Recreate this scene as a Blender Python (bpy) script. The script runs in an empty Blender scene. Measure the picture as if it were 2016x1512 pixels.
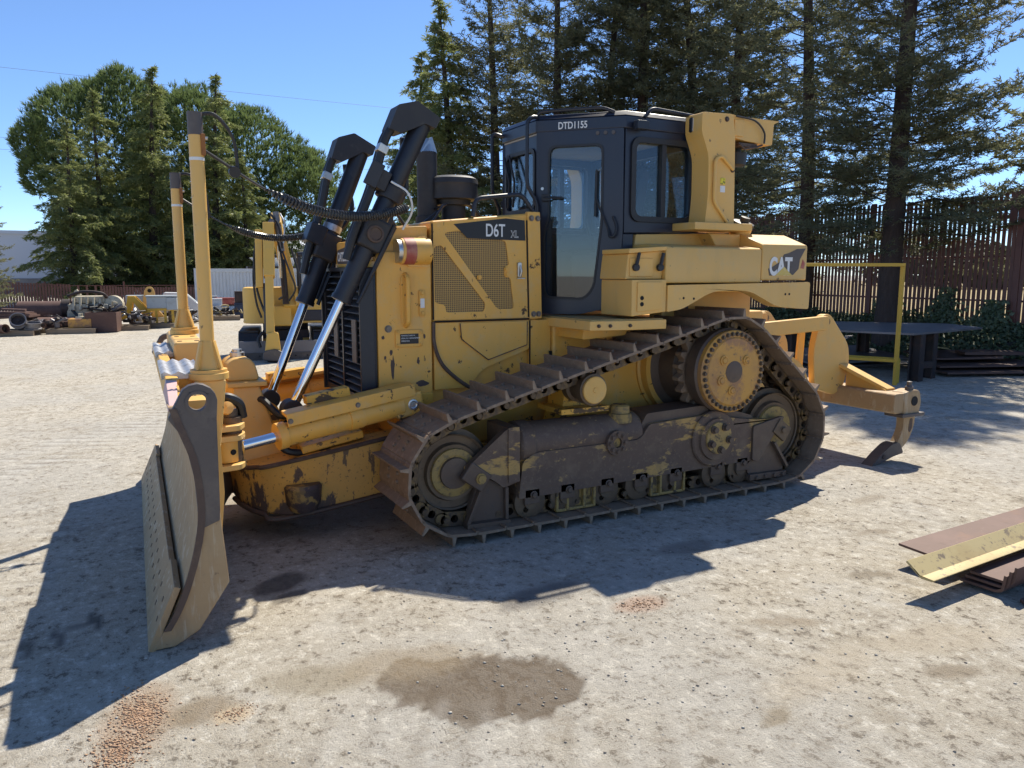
import bpy, bmesh, math, random
import numpy as np
from mathutils import Vector, Matrix
from mathutils.geometry import tessellate_polygon
R = math.radians
sc = bpy.context.scene
col = sc.collection

# ------------------------------------------------------------------ camera
cam_d = bpy.data.cameras.new('camera'); cam = bpy.data.objects.new('camera', cam_d); col.objects.link(cam)
cam.location = (-1.65, -5.17, 1.62)
cam.rotation_euler = (R(90 - 8.12), 0, R(-28.0))
cam_d.sensor_fit = 'HORIZONTAL'; cam_d.sensor_width = 36.0
cam_d.lens = 36.0 * 1514 / 2016
cam_d.clip_start = 0.05; cam_d.clip_end = 4000
sc.camera = cam
# ------------------------------------------------------------------ sky and sun
SUN = Vector((0.59, 0.45, 1.0)).normalized()
elev = math.asin(SUN.z); azim = math.atan2(SUN.x, SUN.y)
w = bpy.data.worlds.new('World'); sc.world = w; w.use_nodes = True
nt = w.node_tree; nt.nodes.clear()
sky = nt.nodes.new('ShaderNodeTexSky'); sky.sky_type = 'NISHITA'; sky.sun_disc = False
sky.sun_elevation = elev; sky.sun_rotation = azim
sky.air_density = 1.0; sky.dust_density = 0.45; sky.ozone_density = 7.0; sky.altitude = 2800
bg = nt.nodes.new('ShaderNodeBackground'); bg.inputs[1].default_value = 0.120
wo = nt.nodes.new('ShaderNodeOutputWorld')
nt.links.new(sky.outputs[0], bg.inputs[0]); nt.links.new(bg.outputs[0], wo.inputs[0])
sl = bpy.data.lights.new('sun', 'SUN'); sl.energy = 4.55; sl.angle = R(0.55); sl.color = (1.0, 0.93, 0.80)
so = bpy.data.objects.new('sun', sl); col.objects.link(so); so.location = (20, 15, 35)
so.rotation_euler = (-SUN).to_track_quat('-Z', 'Y').to_euler()
sc.view_settings.view_transform = 'Standard'; sc.view_settings.look = 'None'
sc.view_settings.exposure = 0.66; sc.view_settings.gamma = 1.0
sc.render.resolution_x = 1024; sc.render.resolution_y = 768
try:
    sc.cycles.max_bounces = 8; sc.cycles.transparent_max_bounces = 12; sc.cycles.diffuse_bounces = 4
except Exception: pass

# ------------------------------------------------------------------ helpers
rng = random.Random(7)
def lk(o): col.objects.link(o); return o
def tag(o, label=None, cat=None, group=None, kind=None):
    if label: o['label'] = label
    if cat: o['category'] = cat
    if group: o['group'] = group
    if kind: o['kind'] = kind
    return o
def empty(name, loc=(0,0,0), rz=0.0):
    o = bpy.data.objects.new(name, None); lk(o); o.location = loc; o.rotation_euler = (0,0,rz)
    o.empty_display_size = 0.2
    return o
def copy_tree(o, parent=None):
    c = o.copy(); lk(c); c.parent = parent
    for ch in list(o.children): copy_tree(ch, c)
    return c
def rr(x0, x1, z0, z1, r, n=5):
    """rounded rectangle, 2D, counter-clockwise"""
    out = []
    for (cx, cz, a0) in ((x1-r, z0+r, -90), (x1-r, z1-r, 0), (x0+r, z1-r, 90), (x0+r, z0+r, 180)):
        for k in range(n+1):
            a = R(a0 + 90*k/n); out.append((cx + r*math.cos(a), cz + r*math.sin(a)))
    return out
def rpoly(pts, r, n=4):
    """round the corners of a 2D polygon"""
    out = []; N = len(pts)
    rs = r if isinstance(r, (list, tuple)) else [r]*N
    for i in range(N):
        p = Vector(pts[i]); a = Vector(pts[i-1]); b = Vector(pts[(i+1) % N]); rad = rs[i]
        da = (a-p); db = (b-p); la, lb = da.length, db.length
        if rad <= 1e-6: out.append(tuple(p)); continue
        t = min(rad, la*0.45, lb*0.45)
        s = p + da/la*t; e = p + db/lb*t
        for k in range(n+1):
            u = k/n; q = s*(1-u)**2 + p*2*u*(1-u) + e*u*u
            out.append(tuple(q))
    return out
def circ(cx, cz, r, n=24, a0=0): return [(cx + r*math.cos(R(a0)+2*math.pi*k/n), cz + r*math.sin(R(a0)+2*math.pi*k/n)) for k in range(n)]
def fr(axis):
    a = Vector(axis).normalized()
    t = Vector((0,0,1)) if abs(a.z) < 0.95 else Vector((1,0,0))
    u = a.cross(t).normalized(); v = a.cross(u).normalized()
    return a, u, v
class G:
    def __init__(s): s.v = []; s.f = []
    def add(s, vs, fs):
        b = len(s.v); s.v += [tuple(p) for p in vs]; s.f += [tuple(b+i for i in f) for f in fs]; return s
    def box(s, x0, x1, y0, y1, z0, z1):
        vs = [(x0,y0,z0),(x1,y0,z0),(x1,y1,z0),(x0,y1,z0),(x0,y0,z1),(x1,y0,z1),(x1,y1,z1),(x0,y1,z1)]
        return s.add(vs, [(0,3,2,1),(4,5,6,7),(0,1,5,4),(1,2,6,5),(2,3,7,6),(3,0,4,7)])
    def hexa(s, b, t):   # 4 bottom pts, 4 top pts (ccw from above)
        return s.add(list(b)+list(t), [(0,3,2,1),(4,5,6,7),(0,1,5,4),(1,2,6,5),(2,3,7,6),(3,0,4,7)])
    def obox(s, c, ax, ay, az, hx, hy, hz):
        c = Vector(c); ax, ay, az = Vector(ax), Vector(ay), Vector(az)
        p = lambda i,j,k: c + ax*hx*i + ay*hy*j + az*hz*k
        return s.hexa([p(-1,-1,-1),p(1,-1,-1),p(1,1,-1),p(-1,1,-1)], [p(-1,-1,1),p(1,-1,1),p(1,1,1),p(-1,1,1)])
    def plate(s, outer, a, b, holes=(), plane='xz', mapf=None):
        """extrude a 2D polygon (with holes) from depth a to depth b"""
        if mapf is None:
            mapf = {'xz': lambda p,d: (p[0], d, p[1]), 'yz': lambda p,d: (d, p[0], p[1]), 'xy': lambda p,d: (p[0], p[1], d)}[plane]
        loops = [list(outer)] + [list(h) for h in holes]
        tris = tessellate_polygon([[Vector((p[0], p[1], 0)) for p in l] for l in loops])
        flat = [p for l in loops for p in l]; n = len(flat)
        vs = [mapf(p, a) for p in flat] + [mapf(p, b) for p in flat]; fs = []
        if len(loops) == 1:
            fs += [tuple(range(n)), tuple(range(2*n-1, n-1, -1))] if n <= 60 and _convex(loops[0]) else [tuple(t) for t in tris] + [tuple(n+i for i in reversed(t)) for t in tris]
        else:
            fs += [tuple(t) for t in tris] + [tuple(n+i for i in reversed(t)) for t in tris]
        o = 0
        for l in loops:
            m = len(l)
            for i in range(m):
                j = (i+1) % m; fs.append((o+i, o+j, n+o+j, n+o+i))
            o += m
        return s.add(vs, fs)
    def cyl(s, p0, p1, r0, r1=None, n=16, caps=True):
        r1 = r0 if r1 is None else r1
        p0, p1 = Vector(p0), Vector(p1); a, u, v = fr(p1-p0)
        vs = [p0 + (u*math.cos(2*math.pi*k/n) + v*math.sin(2*math.pi*k/n))*r0 for k in range(n)]
        vs += [p1 + (u*math.cos(2*math.pi*k/n) + v*math.sin(2*math.pi*k/n))*r1 for k in range(n)]
        fs = [(k, (k+1) % n, n+(k+1) % n, n+k) for k in range(n)]
        if caps: fs += [tuple(reversed(range(n))), tuple(range(n, 2*n))]
        return s.add(vs, fs)
    def pipe(s, p0, p1, ro, ri, n=24):
        p0, p1 = Vector(p0), Vector(p1); a, u, v = fr(p1-p0); vs = []
        for (p, r) in ((p0, ro), (p1, ro), (p1, ri), (p0, ri)):
            vs += [p + (u*math.cos(2*math.pi*k/n) + v*math.sin(2*math.pi*k/n))*r for k in range(n)]
        fs = []
        for q in range(4):
            for k in range(n): fs.append((q*n+k, q*n+(k+1) % n, ((q+1) % 4)*n+(k+1) % n, ((q+1) % 4)*n+k))
        return s.add(vs, fs)
    def lathe(s, c, axis, prof, n=32, closed=False):
        """prof: list of (distance along axis, radius)"""
        c = Vector(c); a, u, v = fr(axis); vs = []; fs = []; m = len(prof)
        for (d, r) in prof:
            vs += [c + a*d + (u*math.cos(2*math.pi*k/n) + v*math.sin(2*math.pi*k/n))*r for k in range(n)]
        for i in range(m-1):
            for k in range(n): fs.append((i*n+k, i*n+(k+1) % n, (i+1)*n+(k+1) % n, (i+1)*n+k))
        if prof[0][1] > 1e-4: fs.append(tuple(reversed(range(n))))
        if prof[-1][1] > 1e-4: fs.append(tuple(range((m-1)*n, m*n)))
        return s.add(vs, fs)
    def tube(s, pts, r, n=8, caps=True):
        pts = [Vector(p) for p in pts]; m = len(pts); vs = []; fs = []
        t0 = (pts[1]-pts[0]).normalized(); _, u, v = fr(t0)
        for i, p in enumerate(pts):
            t = (pts[min(i+1, m-1)] - pts[max(i-1, 0)])
            if t.length < 1e-9: t = t0
            t = t.normalized(); u = (u - t*u.dot(t)).normalized(); v = t.cross(u)
            rad = r[i] if isinstance(r, (list, tuple)) else r
            vs += [p + (u*math.cos(2*math.pi*k/n) + v*math.sin(2*math.pi*k/n))*rad for k in range(n)]
        for i in range(m-1):
            for k in range(n): fs.append((i*n+k, i*n+(k+1) % n, (i+1)*n+(k+1) % n, (i+1)*n+k))
        if caps: fs += [tuple(reversed(range(n))), tuple(range((m-1)*n, m*n))]
        return s.add(vs, fs)
    def bolt(s, p, axis, r=.014, h=.012):
        p = Vector(p); a = Vector(axis).normalized()
        s.cyl(p - a*.004, p + a*h*.3, r*1.35, n=10); return s.cyl(p + a*h*.3, p + a*h, r, n=6)
    def mesh(s, name, smooth=True, ang=35):
        me = bpy.data.meshes.new(name); me.from_pydata(s.v, [], s.f); me.validate()
        bm = bmesh.new(); bm.from_mesh(me); bmesh.ops.recalc_face_normals(bm, faces=bm.faces); bm.to_mesh(me); bm.free()
        if smooth:
            me.shade_smooth(); me.set_sharp_from_angle(angle=R(ang))
        return me
    def obj(s, name, mat, parent=None, bevel=0, ang=35, seg=2):
        o = bpy.data.objects.new(name, s.mesh(name, ang=ang)); lk(o); o.data.materials.append(mat); o.parent = parent
        if bevel:
            b = o.modifiers.new('bevel', 'BEVEL'); b.width = bevel; b.segments = seg; b.limit_method = 'ANGLE'; b.angle_limit = R(40); b.harden_normals = True
        return o
def _convex(l):
    sgn = 0; n = len(l)
    for i in range(n):
        a, b, c = l[i-1], l[i], l[(i+1) % n]
        z = (b[0]-a[0])*(c[1]-b[1]) - (b[1]-a[1])*(c[0]-b[0])
        if abs(z) > 1e-9:
            if sgn and (z > 0) != (sgn > 0): return False
            sgn = 1 if z > 0 else -1
    return True
def smooth_path(pts, n=8):
    """Catmull-Rom through points"""
    P = [Vector(p) for p in pts]; P = [P[0]*2-P[1]] + P + [P[-1]*2-P[-2]]; out = []
    for i in range(1, len(P)-2):
        for k in range(n):
            t = k/n; a, b, c, d = P[i-1], P[i], P[i+1], P[i+2]
            out.append(0.5*((2*b) + (c-a)*t + (2*a-5*b+4*c-d)*t*t + (3*b-a-3*c+d)*t**3))
    out.append(P[-2]); return out
def round_path(pts, r, n=5):
    P = [Vector(p) for p in pts]; out = [P[0]]
    for i in range(1, len(P)-1):
        p = P[i]; a = P[i-1]-p; b = P[i+1]-p; t = min(r, a.length*.45, b.length*.45)
        s = p + a.normalized()*t; e = p + b.normalized()*t
        for k in range(n+1):
            u = k/n; out.append(s*(1-u)**2 + p*2*u*(1-u) + e*u*u)
    out.append(P[-1]); return out
def fast_mesh(name, verts, faces, mat=None, smooth=False):
    """verts (N,3) array, faces (M,k) array"""
    me = bpy.data.meshes.new(name); v = np.asarray(verts, np.float32); f = np.asarray(faces, np.int32)
    M, k = f.shape
    me.vertices.add(len(v)); me.vertices.foreach_set('co', v.ravel())
    me.loops.add(M*k); me.loops.foreach_set('vertex_index', f.ravel())
    me.polygons.add(M); me.polygons.foreach_set('loop_start', np.arange(0, M*k, k, dtype=np.int32))
    me.update(calc_edges=True); me.validate()
    if smooth: me.shade_smooth()
    if mat: me.materials.append(mat)
    return me
def text(name, body, size, mat, parent, loc, rot=(R(90),0,0), sx=1.0, bold=0.0, ext=.0012, align='LEFT', space=1.0):
    cu = bpy.data.curves.new(name, 'FONT'); cu.body = body; cu.size = size; cu.extrude = ext; cu.offset = bold; cu.align_x = align; cu.space_character = space
    t = bpy.data.objects.new(name + '_tmp', cu); lk(t)
    dg = bpy.context.evaluated_depsgraph_get()
    me = bpy.data.meshes.new_from_object(t.evaluated_get(dg)); me.name = name
    bpy.data.objects.remove(t); me.materials.clear(); me.materials.append(mat)
    o = bpy.data.objects.new(name, me); lk(o); o.parent = parent; o.location = loc; o.rotation_euler = rot; o.scale = (sx, 1, 1)
    return o

# ------------------------------------------------------------------ materials
def nodes(name):
    m = bpy.data.materials.new(name); m.use_nodes = True; n = m.node_tree; n.nodes.clear()
    out = n.nodes.new('ShaderNodeOutputMaterial'); b = n.nodes.new('ShaderNodeBsdfPrincipled'); n.links.new(b.outputs[0], out.inputs[0])
    tc = n.nodes.new('ShaderNodeTexCoord')
    return m, n, b, tc.outputs['Object']
def noise(n, vec, scale, detail=4, rough=.6, stretch=None, off=0.0, dist=0.0):
    if stretch or off:
        mp = n.nodes.new('ShaderNodeMapping'); n.links.new(vec, mp.inputs[0])
        if stretch: mp.inputs['Scale'].default_value = stretch
        mp.inputs['Location'].default_value = (off, off*1.7, off*.6); vec = mp.outputs[0]
    t = n.nodes.new('ShaderNodeTexNoise'); t.inputs['Scale'].default_value = scale; t.inputs['Detail'].default_value = detail; t.inputs['Roughness'].default_value = rough
    t.inputs['Distortion'].default_value = dist
    n.links.new(vec, t.inputs['Vector']); return t.outputs[0]
def step(n, val, lo, hi, a=0.0, b=1.0):
    r = n.nodes.new('ShaderNodeMapRange'); r.interpolation_type = 'SMOOTHSTEP'
    n.links.new(val, r.inputs[0]); r.inputs[1].default_value = lo; r.inputs[2].default_value = hi; r.inputs[3].default_value = a; r.inputs[4].default_value = b
    return r.outputs[0]
def math_(n, op, a, b=None):
    m = n.nodes.new('ShaderNodeMath'); m.operation = op
    for i, x in enumerate((a, b)):
        if x is None: continue
        if isinstance(x, (int, float)): m.inputs[i].default_value = x
        else: n.links.new(x, m.inputs[i])
    return m.outputs[0]
def mixc(n, fac, a, b, mode='MIX'):
    m = n.nodes.new('ShaderNodeMix'); m.data_type = 'RGBA'; m.blend_type = mode
    if isinstance(fac, (int, float)): m.inputs[0].default_value = fac
    else: n.links.new(fac, m.inputs[0])
    for i, x in ((6, a), (7, b)):
        if isinstance(x, (tuple, list)): m.inputs[i].default_value = (*x[:3], 1)
        else: n.links.new(x, m.inputs[i])
    return m.outputs[2]
def bump(n, b, h, strength=.3, dist=.01):
    bp = n.nodes.new('ShaderNodeBump'); bp.inputs['Strength'].default_value = strength; bp.inputs['Distance'].default_value = dist
    n.links.new(h, bp.inputs['Height']); n.links.new(bp.outputs[0], b.inputs['Normal'])
def mat(name, base, rough=.5, metal=0.0, layers=(), bmp=None, spec=.5, coat=0.0):
    """layers: (scale, lo, hi, colour, amount[, roughness, stretch]) noise-masked coats over the base colour"""
    m, n, b, vec = nodes(name); c = tuple(base); rgh = rough; cc = None; rsock = None
    for i, L in enumerate(layers):
        s, lo, hi, colr, amt = L[:5]; st = L[6] if len(L) > 6 else None
        msk = step(n, noise(n, vec, s, 6, .65, st, off=3.1*i+.7), lo, hi, 0, amt)
        cc = mixc(n, msk, cc if cc is not None else c, colr)
        if len(L) > 5 and L[5] is not None:
            mr = n.nodes.new('ShaderNodeMix'); mr.data_type = 'FLOAT'; n.links.new(msk, mr.inputs[0])
            if rsock is None: mr.inputs[2].default_value = rough
            else: n.links.new(rsock, mr.inputs[2])
            mr.inputs[3].default_value = L[5]; rsock = mr.outputs[0]
    if cc is None: b.inputs['Base Color'].default_value = (*c, 1)
    else: n.links.new(cc, b.inputs['Base Color'])
    if rsock is None: b.inputs['Roughness'].default_value = rough
    else: n.links.new(rsock, b.inputs['Roughness'])
    b.inputs['Metallic'].default_value = metal; b.inputs['Specular IOR Level'].default_value = spec
    if coat: b.inputs['Coat Weight'].default_value = coat
    if bmp: bump(n, b, noise(n, vec, bmp[0], 5), bmp[1], bmp[2] if len(bmp) > 2 else .005)
    return m
YEL = (.78, .410, .070); DUST = (.60, .44, .22); CHIP = (.040, .028, .026); RUST = (.16, .075, .04)
M = {}
M['yellow'] = mat('yellow paint', YEL, .40, 0, [(1.3, .40, .68, (.69, .39, .090), .9, .55), (6, .52, .78, (.50, .295, .085), .5, .6, (1, 1, .22)), (9, .46, .72, DUST, .42, .8), (11, .638, .662, CHIP, .9, .8), (3.2, .675, .69, CHIP, .85, .8, (1, 1, .45)), (34, .655, .69, (.10, .06, .04), .75, .8, (1, 1, .4)), (60, .69, .72, CHIP, .6)], (40, .10, .002))
M['yellow_clean'] = mat('faded yellow paint', (.74, .43, .11), .46, 0, [(1.8, .40, .68, (.68, .43, .145), .85), (7, .52, .8, (.53, .34, .12), .45, .6, (1, 1, .22)), (11, .5, .76, DUST, .48, .8), (14, .675, .695, (.07, .05, .04), .7), (45, .71, .74, CHIP, .5)], (40, .08, .002))
M['yellow_worn'] = mat('scuffed yellow paint', (.76, .40, .05), .48, 0, [(2.0, .4, .7, (.62, .36, .08), .7), (7, .57, .60, CHIP, .9, .7, (.6, .6, 1.6)), (26, .58, .62, CHIP, .8), (4, .55, .75, DUST, .3)], (40, .15, .003))
M['frame_worn'] = mat('grimy worn track frame paint', (.125, .080, .055), .65, 0, [(2.2, .57, .60, (.50, .30, .085), .9, .55, (.5, 1, 1.6)), (3.5, .48, .72, (.070, .046, .038), .7), (11, .60, .64, (.44, .28, .10), .75, None, (.6, 1, 1)), (7, .48, .76, (.22, .155, .10), .75, .85), (40, .56, .64, (.19, .135, .09), .6)], (60, .35, .005))
M['purple_worn'] = mat('worn dark steel', (.115, .078, .056), .55, .15, [(5, .45, .75, (.17, .125, .085), .7), (22, .55, .65, (.09, .07, .06), .6)], (50, .25, .003))
M['guard_yellow'] = mat('dirty yellow casting', (.34, .225, .07), .6, 0, [(8, .52, .62, (.06, .045, .035), .9), (25, .5, .6, (.10, .08, .05), .6)], (50, .3, .004))
M['shoe'] = mat('rusty track steel', (.255, .180, .122), .62, .12, [(6, .48, .74, (.15, .10, .068), .7), (24, .5, .68, (.34, .26, .185), .7, .55), (3, .5, .8, (.17, .095, .05), .6)], (45, .3, .004))
M['link'] = mat('greasy track link', (.095, .066, .045), .5, .3, [(9, .45, .65, (.26, .165, .06), .75), (30, .53, .66, (.04, .03, .025), .8)], (50, .4, .004))
M['wheel'] = mat('brown idler steel', (.135, .094, .060), .55, .3, [(5, .45, .7, (.19, .135, .08), .7), (26, .55, .7, (.06, .045, .034), .7)], (45, .25, .003))
M['blade'] = mat('dusty worn blade steel', (.37, .245, .125), .65, .06, [(2.4, .42, .7, (.43, .31, .17), .8, .7, (.6, .6, 1)), (9, .5, .8, (.21, .145, .088), .6, None, (1, 1, .30)), (40, .54, .62, (.46, .38, .27), .55, .45, (1, .35, .12)), (16, .62, .68, (.15, .095, .06), .6), (30, .55, .75, (.26, .19, .12), .5)], (30, .2, .003))
M['edge_dark'] = mat('dark wear strip', (.090, .060, .048), .6, .25, [(9, .45, .7, (.16, .11, .075), .7)], (60, .3, .003))
M['plate_dark'] = mat('bare dark end plate', (.105, .088, .080), .55, .2, [(5, .45, .75, (.17, .14, .115), .8), (20, .55, .7, (.07, .055, .05), .7)], (40, .2, .003))
M['black'] = mat('black paint', (.014, .016, .024), .38, 0, [(3, .45, .75, (.030, .032, .040), .8, .55), (14, .55, .8, (.06, .055, .05), .35, .7)], (60, .05, .002))
M['black_dusty'] = mat('dusty black paint', (.022, .022, .026), .55, 0, [(4, .4, .75, (.055, .052, .050), .8, .75), (18, .55, .8, (.09, .08, .07), .4)], (60, .1, .002))
M['navy'] = mat('cab dark blue black paint', (.016, .020, .036), .33, 0, [(2.5, .45, .8, (.032, .036, .052), .8, .5), (15, .6, .8, (.07, .068, .065), .25, .7)], (60, .04, .002))
M['chrome'] = mat('chrome rod', (.78, .79, .82), .10, 1.0, [(14, .55, .75, (.62, .62, .64), .5, .2)])
M['steel'] = mat('bright steel', (.55, .54, .52), .35, .9, [(20, .5, .7, (.38, .34, .30), .5)])
M['galv'] = mat('galvanised tread', (.52, .53, .55), .42, .75, [(22, .45, .65, (.30, .29, .28), .8), (8, .6, .75, (.38, .33, .26), .5)], (50, .3, .003))
M['rubber'] = mat('black rubber', (.018, .018, .020), .5, 0, [(15, .5, .8, (.045, .043, .04), .5)])
M['bolt'] = mat('dull bolt steel', (.20, .17, .14), .55, .5, [(30, .5, .7, (.30, .26, .21), .6)])
M['hole'] = mat('dark recess', (.006, .006, .007), .8)
M['white'] = mat('white decal', (.72, .72, .70), .5, 0, [(30, .55, .7, (.58, .56, .52), .5)])
M['decal'] = mat('black decal', (.010, .010, .012), .45, 0, [(20, .62, .8, (.035, .034, .032), .4)])
M['red'] = mat('faded red paint', (.36, .07, .055), .5, 0, [(9, .45, .7, (.48, .24, .16), .7)])
M['label_yellow'] = mat('warning sticker', (.75, .62, .03), .5, 0, [(60, .52, .56, (.05, .05, .02), .8)])
M['lamp'] = mat('lamp lens', (.75, .76, .76), .15, .2)
M['cloth'] = mat('cab trim', (.36, .33, .27), .85, 0, [(4, .45, .7, (.30, .27, .22), .6)])
M['seat'] = mat('seat fabric', (.03, .03, .034), .9)
M['cabgrey'] = mat('cab interior grey', (.045, .048, .056), .7)
def glass(name, tint, refl=1.0):
    m = bpy.data.materials.new(name); m.use_nodes = True; n = m.node_tree; n.nodes.clear()
    out = n.nodes.new('ShaderNodeOutputMaterial'); mx = n.nodes.new('ShaderNodeMixShader'); tr = n.nodes.new('ShaderNodeBsdfTransparent'); gl = n.nodes.new('ShaderNodeBsdfGlossy')
    lw = n.nodes.new('ShaderNodeLayerWeight'); sch = math_(n, 'ADD', .05, math_(n, 'MULTIPLY', math_(n, 'POWER', lw.outputs['Facing'], 4.0), .9))
    tr.inputs[0].default_value = (*tint, 1); gl.inputs['Roughness'].default_value = .02
    mm = math_(n, 'MULTIPLY', sch, refl)
    n.links.new(mm, mx.inputs[0]); n.links.new(tr.outputs[0], mx.inputs[1]); n.links.new(gl.outputs[0], mx.inputs[2]); n.links.new(mx.outputs[0], out.inputs[0]); return m
M['glass'] = glass('cab glass', (.80, .87, .92), 1.25)
M['cframe'] = mat('scraped push frame paint', (.68, .36, .065), .5, 0, [(1.8, .4, .7, (.54, .31, .085), .7), (5, .60, .625, (.055, .038, .045), .9, .6, (1, 1, .45)), (16, .60, .63, (.06, .042, .04), .85, None, (1, 1, .3)), (45, .60, .64, CHIP, .7)], (40, .2, .003))
def low_wear(m, z0, z1, k):
    n = m.node_tree; b = n.nodes['Principled BSDF']; L = b.inputs['Base Color'].links[0].from_socket; tc = n.nodes.new('ShaderNodeTexCoord'); sp = n.nodes.new('ShaderNodeSeparateXYZ'); n.links.new(tc.outputs['Object'], sp.inputs[0])
    v = math_(n, 'ADD', noise(n, tc.outputs['Object'], 6, 6, .7, (1, 1, .4), off=8), math_(n, 'MULTIPLY', math_(n, 'SUBTRACT', z0, sp.outputs[2]), k)); v = math_(n, 'SUBTRACT', v, math_(n, 'MULTIPLY', math_(n, 'ADD', sp.outputs[0], .70), .35))
    n.links.new(mixc(n, step(n, v, .58, .63, 0, .93), L, (.05, .036, .042)), b.inputs['Base Color'])
low_wear(M['cframe'], .30, 0, 1.1)
M['cframe_dark'] = mat('scraped pad', (.07, .05, .052), .5, .1, [(5, .5, .54, (.42, .28, .09), .8), (22, .5, .6, (.10, .075, .06), .6)], (40, .25, .003))
M['cable'] = mat('glossy black cable', (.035, .034, .033), .3, 0, [(20, .5, .8, (.08, .075, .07), .5)])
M['recess'] = mat('brown recess', (.16, .11, .065), .8)  # flat brown for the bolt recess squares on the cutting edges
M['pink_primer'] = mat('faded pink primer', (.58, .38, .36), .6, 0, [(8, .5, .7, (.50, .36, .18), .6)])
M['rust'] = mat('orange rust', (.30, .12, .035), .8, 0, [(12, .45, .7, (.16, .06, .025), .8)], (50, .3, .003))
M['logo_yellow'] = mat('logo yellow', (.62, .46, .12), .5, 0, [(30, .5, .7, (.70, .62, .42), .7)])
def screen_mat():
    m, n, b, vec = nodes('perforated screen')
    sp = n.nodes.new('ShaderNodeSeparateXYZ'); n.links.new(vec, sp.inputs[0])
    P = .0135
    vo = n.nodes.new('ShaderNodeTexVoronoi'); vo.voronoi_dimensions = '2D'; vo.feature = 'F1'; vo.inputs['Scale'].default_value = 1/P; vo.inputs['Randomness'].default_value = 0
    cb = n.nodes.new('ShaderNodeCombineXYZ'); n.links.new(sp.outputs[0], cb.inputs[0]); n.links.new(sp.outputs[2], cb.inputs[1])
    n.links.new(cb.outputs[0], vo.inputs['Vector'])
    d = vo.outputs['Distance']
    hole = step(n, d, .30, .42, 1, 0)
    c = mixc(n, hole, (.50, .30, .085), (.095, .062, .030)); n.links.new(c, b.inputs['Base Color']); b.inputs['Roughness'].default_value = .55
    bump(n, b, math_(n, 'SUBTRACT', 1.0, hole), .5, .004)
    return m
M['screen'] = screen_mat()
def tread_mat():
    m, n, b, vec = nodes('yellow grip tread')
    vo = n.nodes.new('ShaderNodeTexVoronoi'); vo.feature = 'F1'; vo.inputs['Scale'].default_value = 55; vo.inputs['Randomness'].default_value = .1; n.links.new(vec, vo.inputs['Vector'])
    d = step(n, vo.outputs['Distance'], .25, .45, 1, 0)
    c = mixc(n, d, (.42, .30, .11), (.30, .23, .13)); n.links.new(c, b.inputs['Base Color']); b.inputs['Roughness'].default_value = .65; bump(n, b, d, .6, .005); return m
M['tread'] = tread_mat()
# ================================================================== GROUND (simple first; material below)
def ground_material():
    m, n, b, vec = nodes('pale yard concrete'); L = n.links
    nA = noise(n, vec, .55, 4, .6, off=2.0); nB = noise(n, vec, 2.2, 6, .72, off=5.0); nC = noise(n, vec, 19, 8, .78, stretch=(1.0, .8, 1), off=9.0)
    nD = noise(n, vec, 110, 4, .7, off=4.0); nE = noise(n, vec, 5.2, 6, .74, stretch=(.75, 1.25, 1), off=17)
    rough_ = step(n, nA, .36, .60, .70, 1.0)           # worn smooth lanes against gritty ground
    c = mixc(n, step(n, nA, .36, .62), (.43, .40, .345), (.46, .412, .33))
    c = mixc(n, step(n, nB, .50, .70, 0, .60), c, (.32, .272, .20))
    c = mixc(n, step(n, nB, .30, .47, .60, 0), c, (.52, .49, .43))
    c = mixc(n, step(n, nE, .535, .66, 0, .50), c, (.285, .24, .178))
    c = mixc(n, step(n, nE, .34, .46, .40, 0), c, (.56, .525, .455))
    c = mixc(n, math_(n, 'MULTIPLY', step(n, nC, .37, .47, .85, 0), rough_), c, (.66, .62, .53))
    c = mixc(n, math_(n, 'MULTIPLY', step(n, nC, .535, .62, 0, .92), rough_), c, (.165, .135, .098))
    c = mixc(n, math_(n, 'MULTIPLY', step(n, nD, .56, .68, 0, .85), rough_), c, (.16, .13, .098))
    vo = n.nodes.new('ShaderNodeTexVoronoi'); vo.feature = 'DISTANCE_TO_EDGE'; vo.inputs['Scale'].default_value = 1.3
    wv = n.nodes.new('ShaderNodeVectorMath'); wv.operation = 'ADD'; nz = n.nodes.new('ShaderNodeTexNoise'); nz.inputs['Scale'].default_value = 2.6; nz.inputs['Detail'].default_value = 5
    L.new(vec, nz.inputs['Vector']); L.new(vec, wv.inputs[0]); L.new(nz.outputs[1], wv.inputs[1]); L.new(wv.outputs[0], vo.inputs['Vector'])
    crack = math_(n, 'MULTIPLY', step(n, vo.outputs['Distance'], .002, .007, .6, 0), step(n, nB, .52, .60))
    c = mixc(n, crack, c, (.12, .10, .08))
    at = n.nodes.new('ShaderNodeAttribute'); at.attribute_name = 'stain'
    rag = math_(n, 'MULTIPLY', at.outputs['Alpha'], step(n, nC, .30, .75, 1.15, .65))
    c = mixc(n, rag, c, at.outputs['Color'])
    c = mixc(n, step(n, nC, .60, .72, 0, .35), c, (.14, .12, .095))
    L.new(c, b.inputs['Base Color'])
    b.inputs['Roughness'].default_value = .85; b.inputs['Specular IOR Level'].default_value = .3
    h = math_(n, 'ADD', nC, math_(n, 'MULTIPLY', nD, .45))
    bump(n, b, h, 1.0, .018)
    return m
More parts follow.
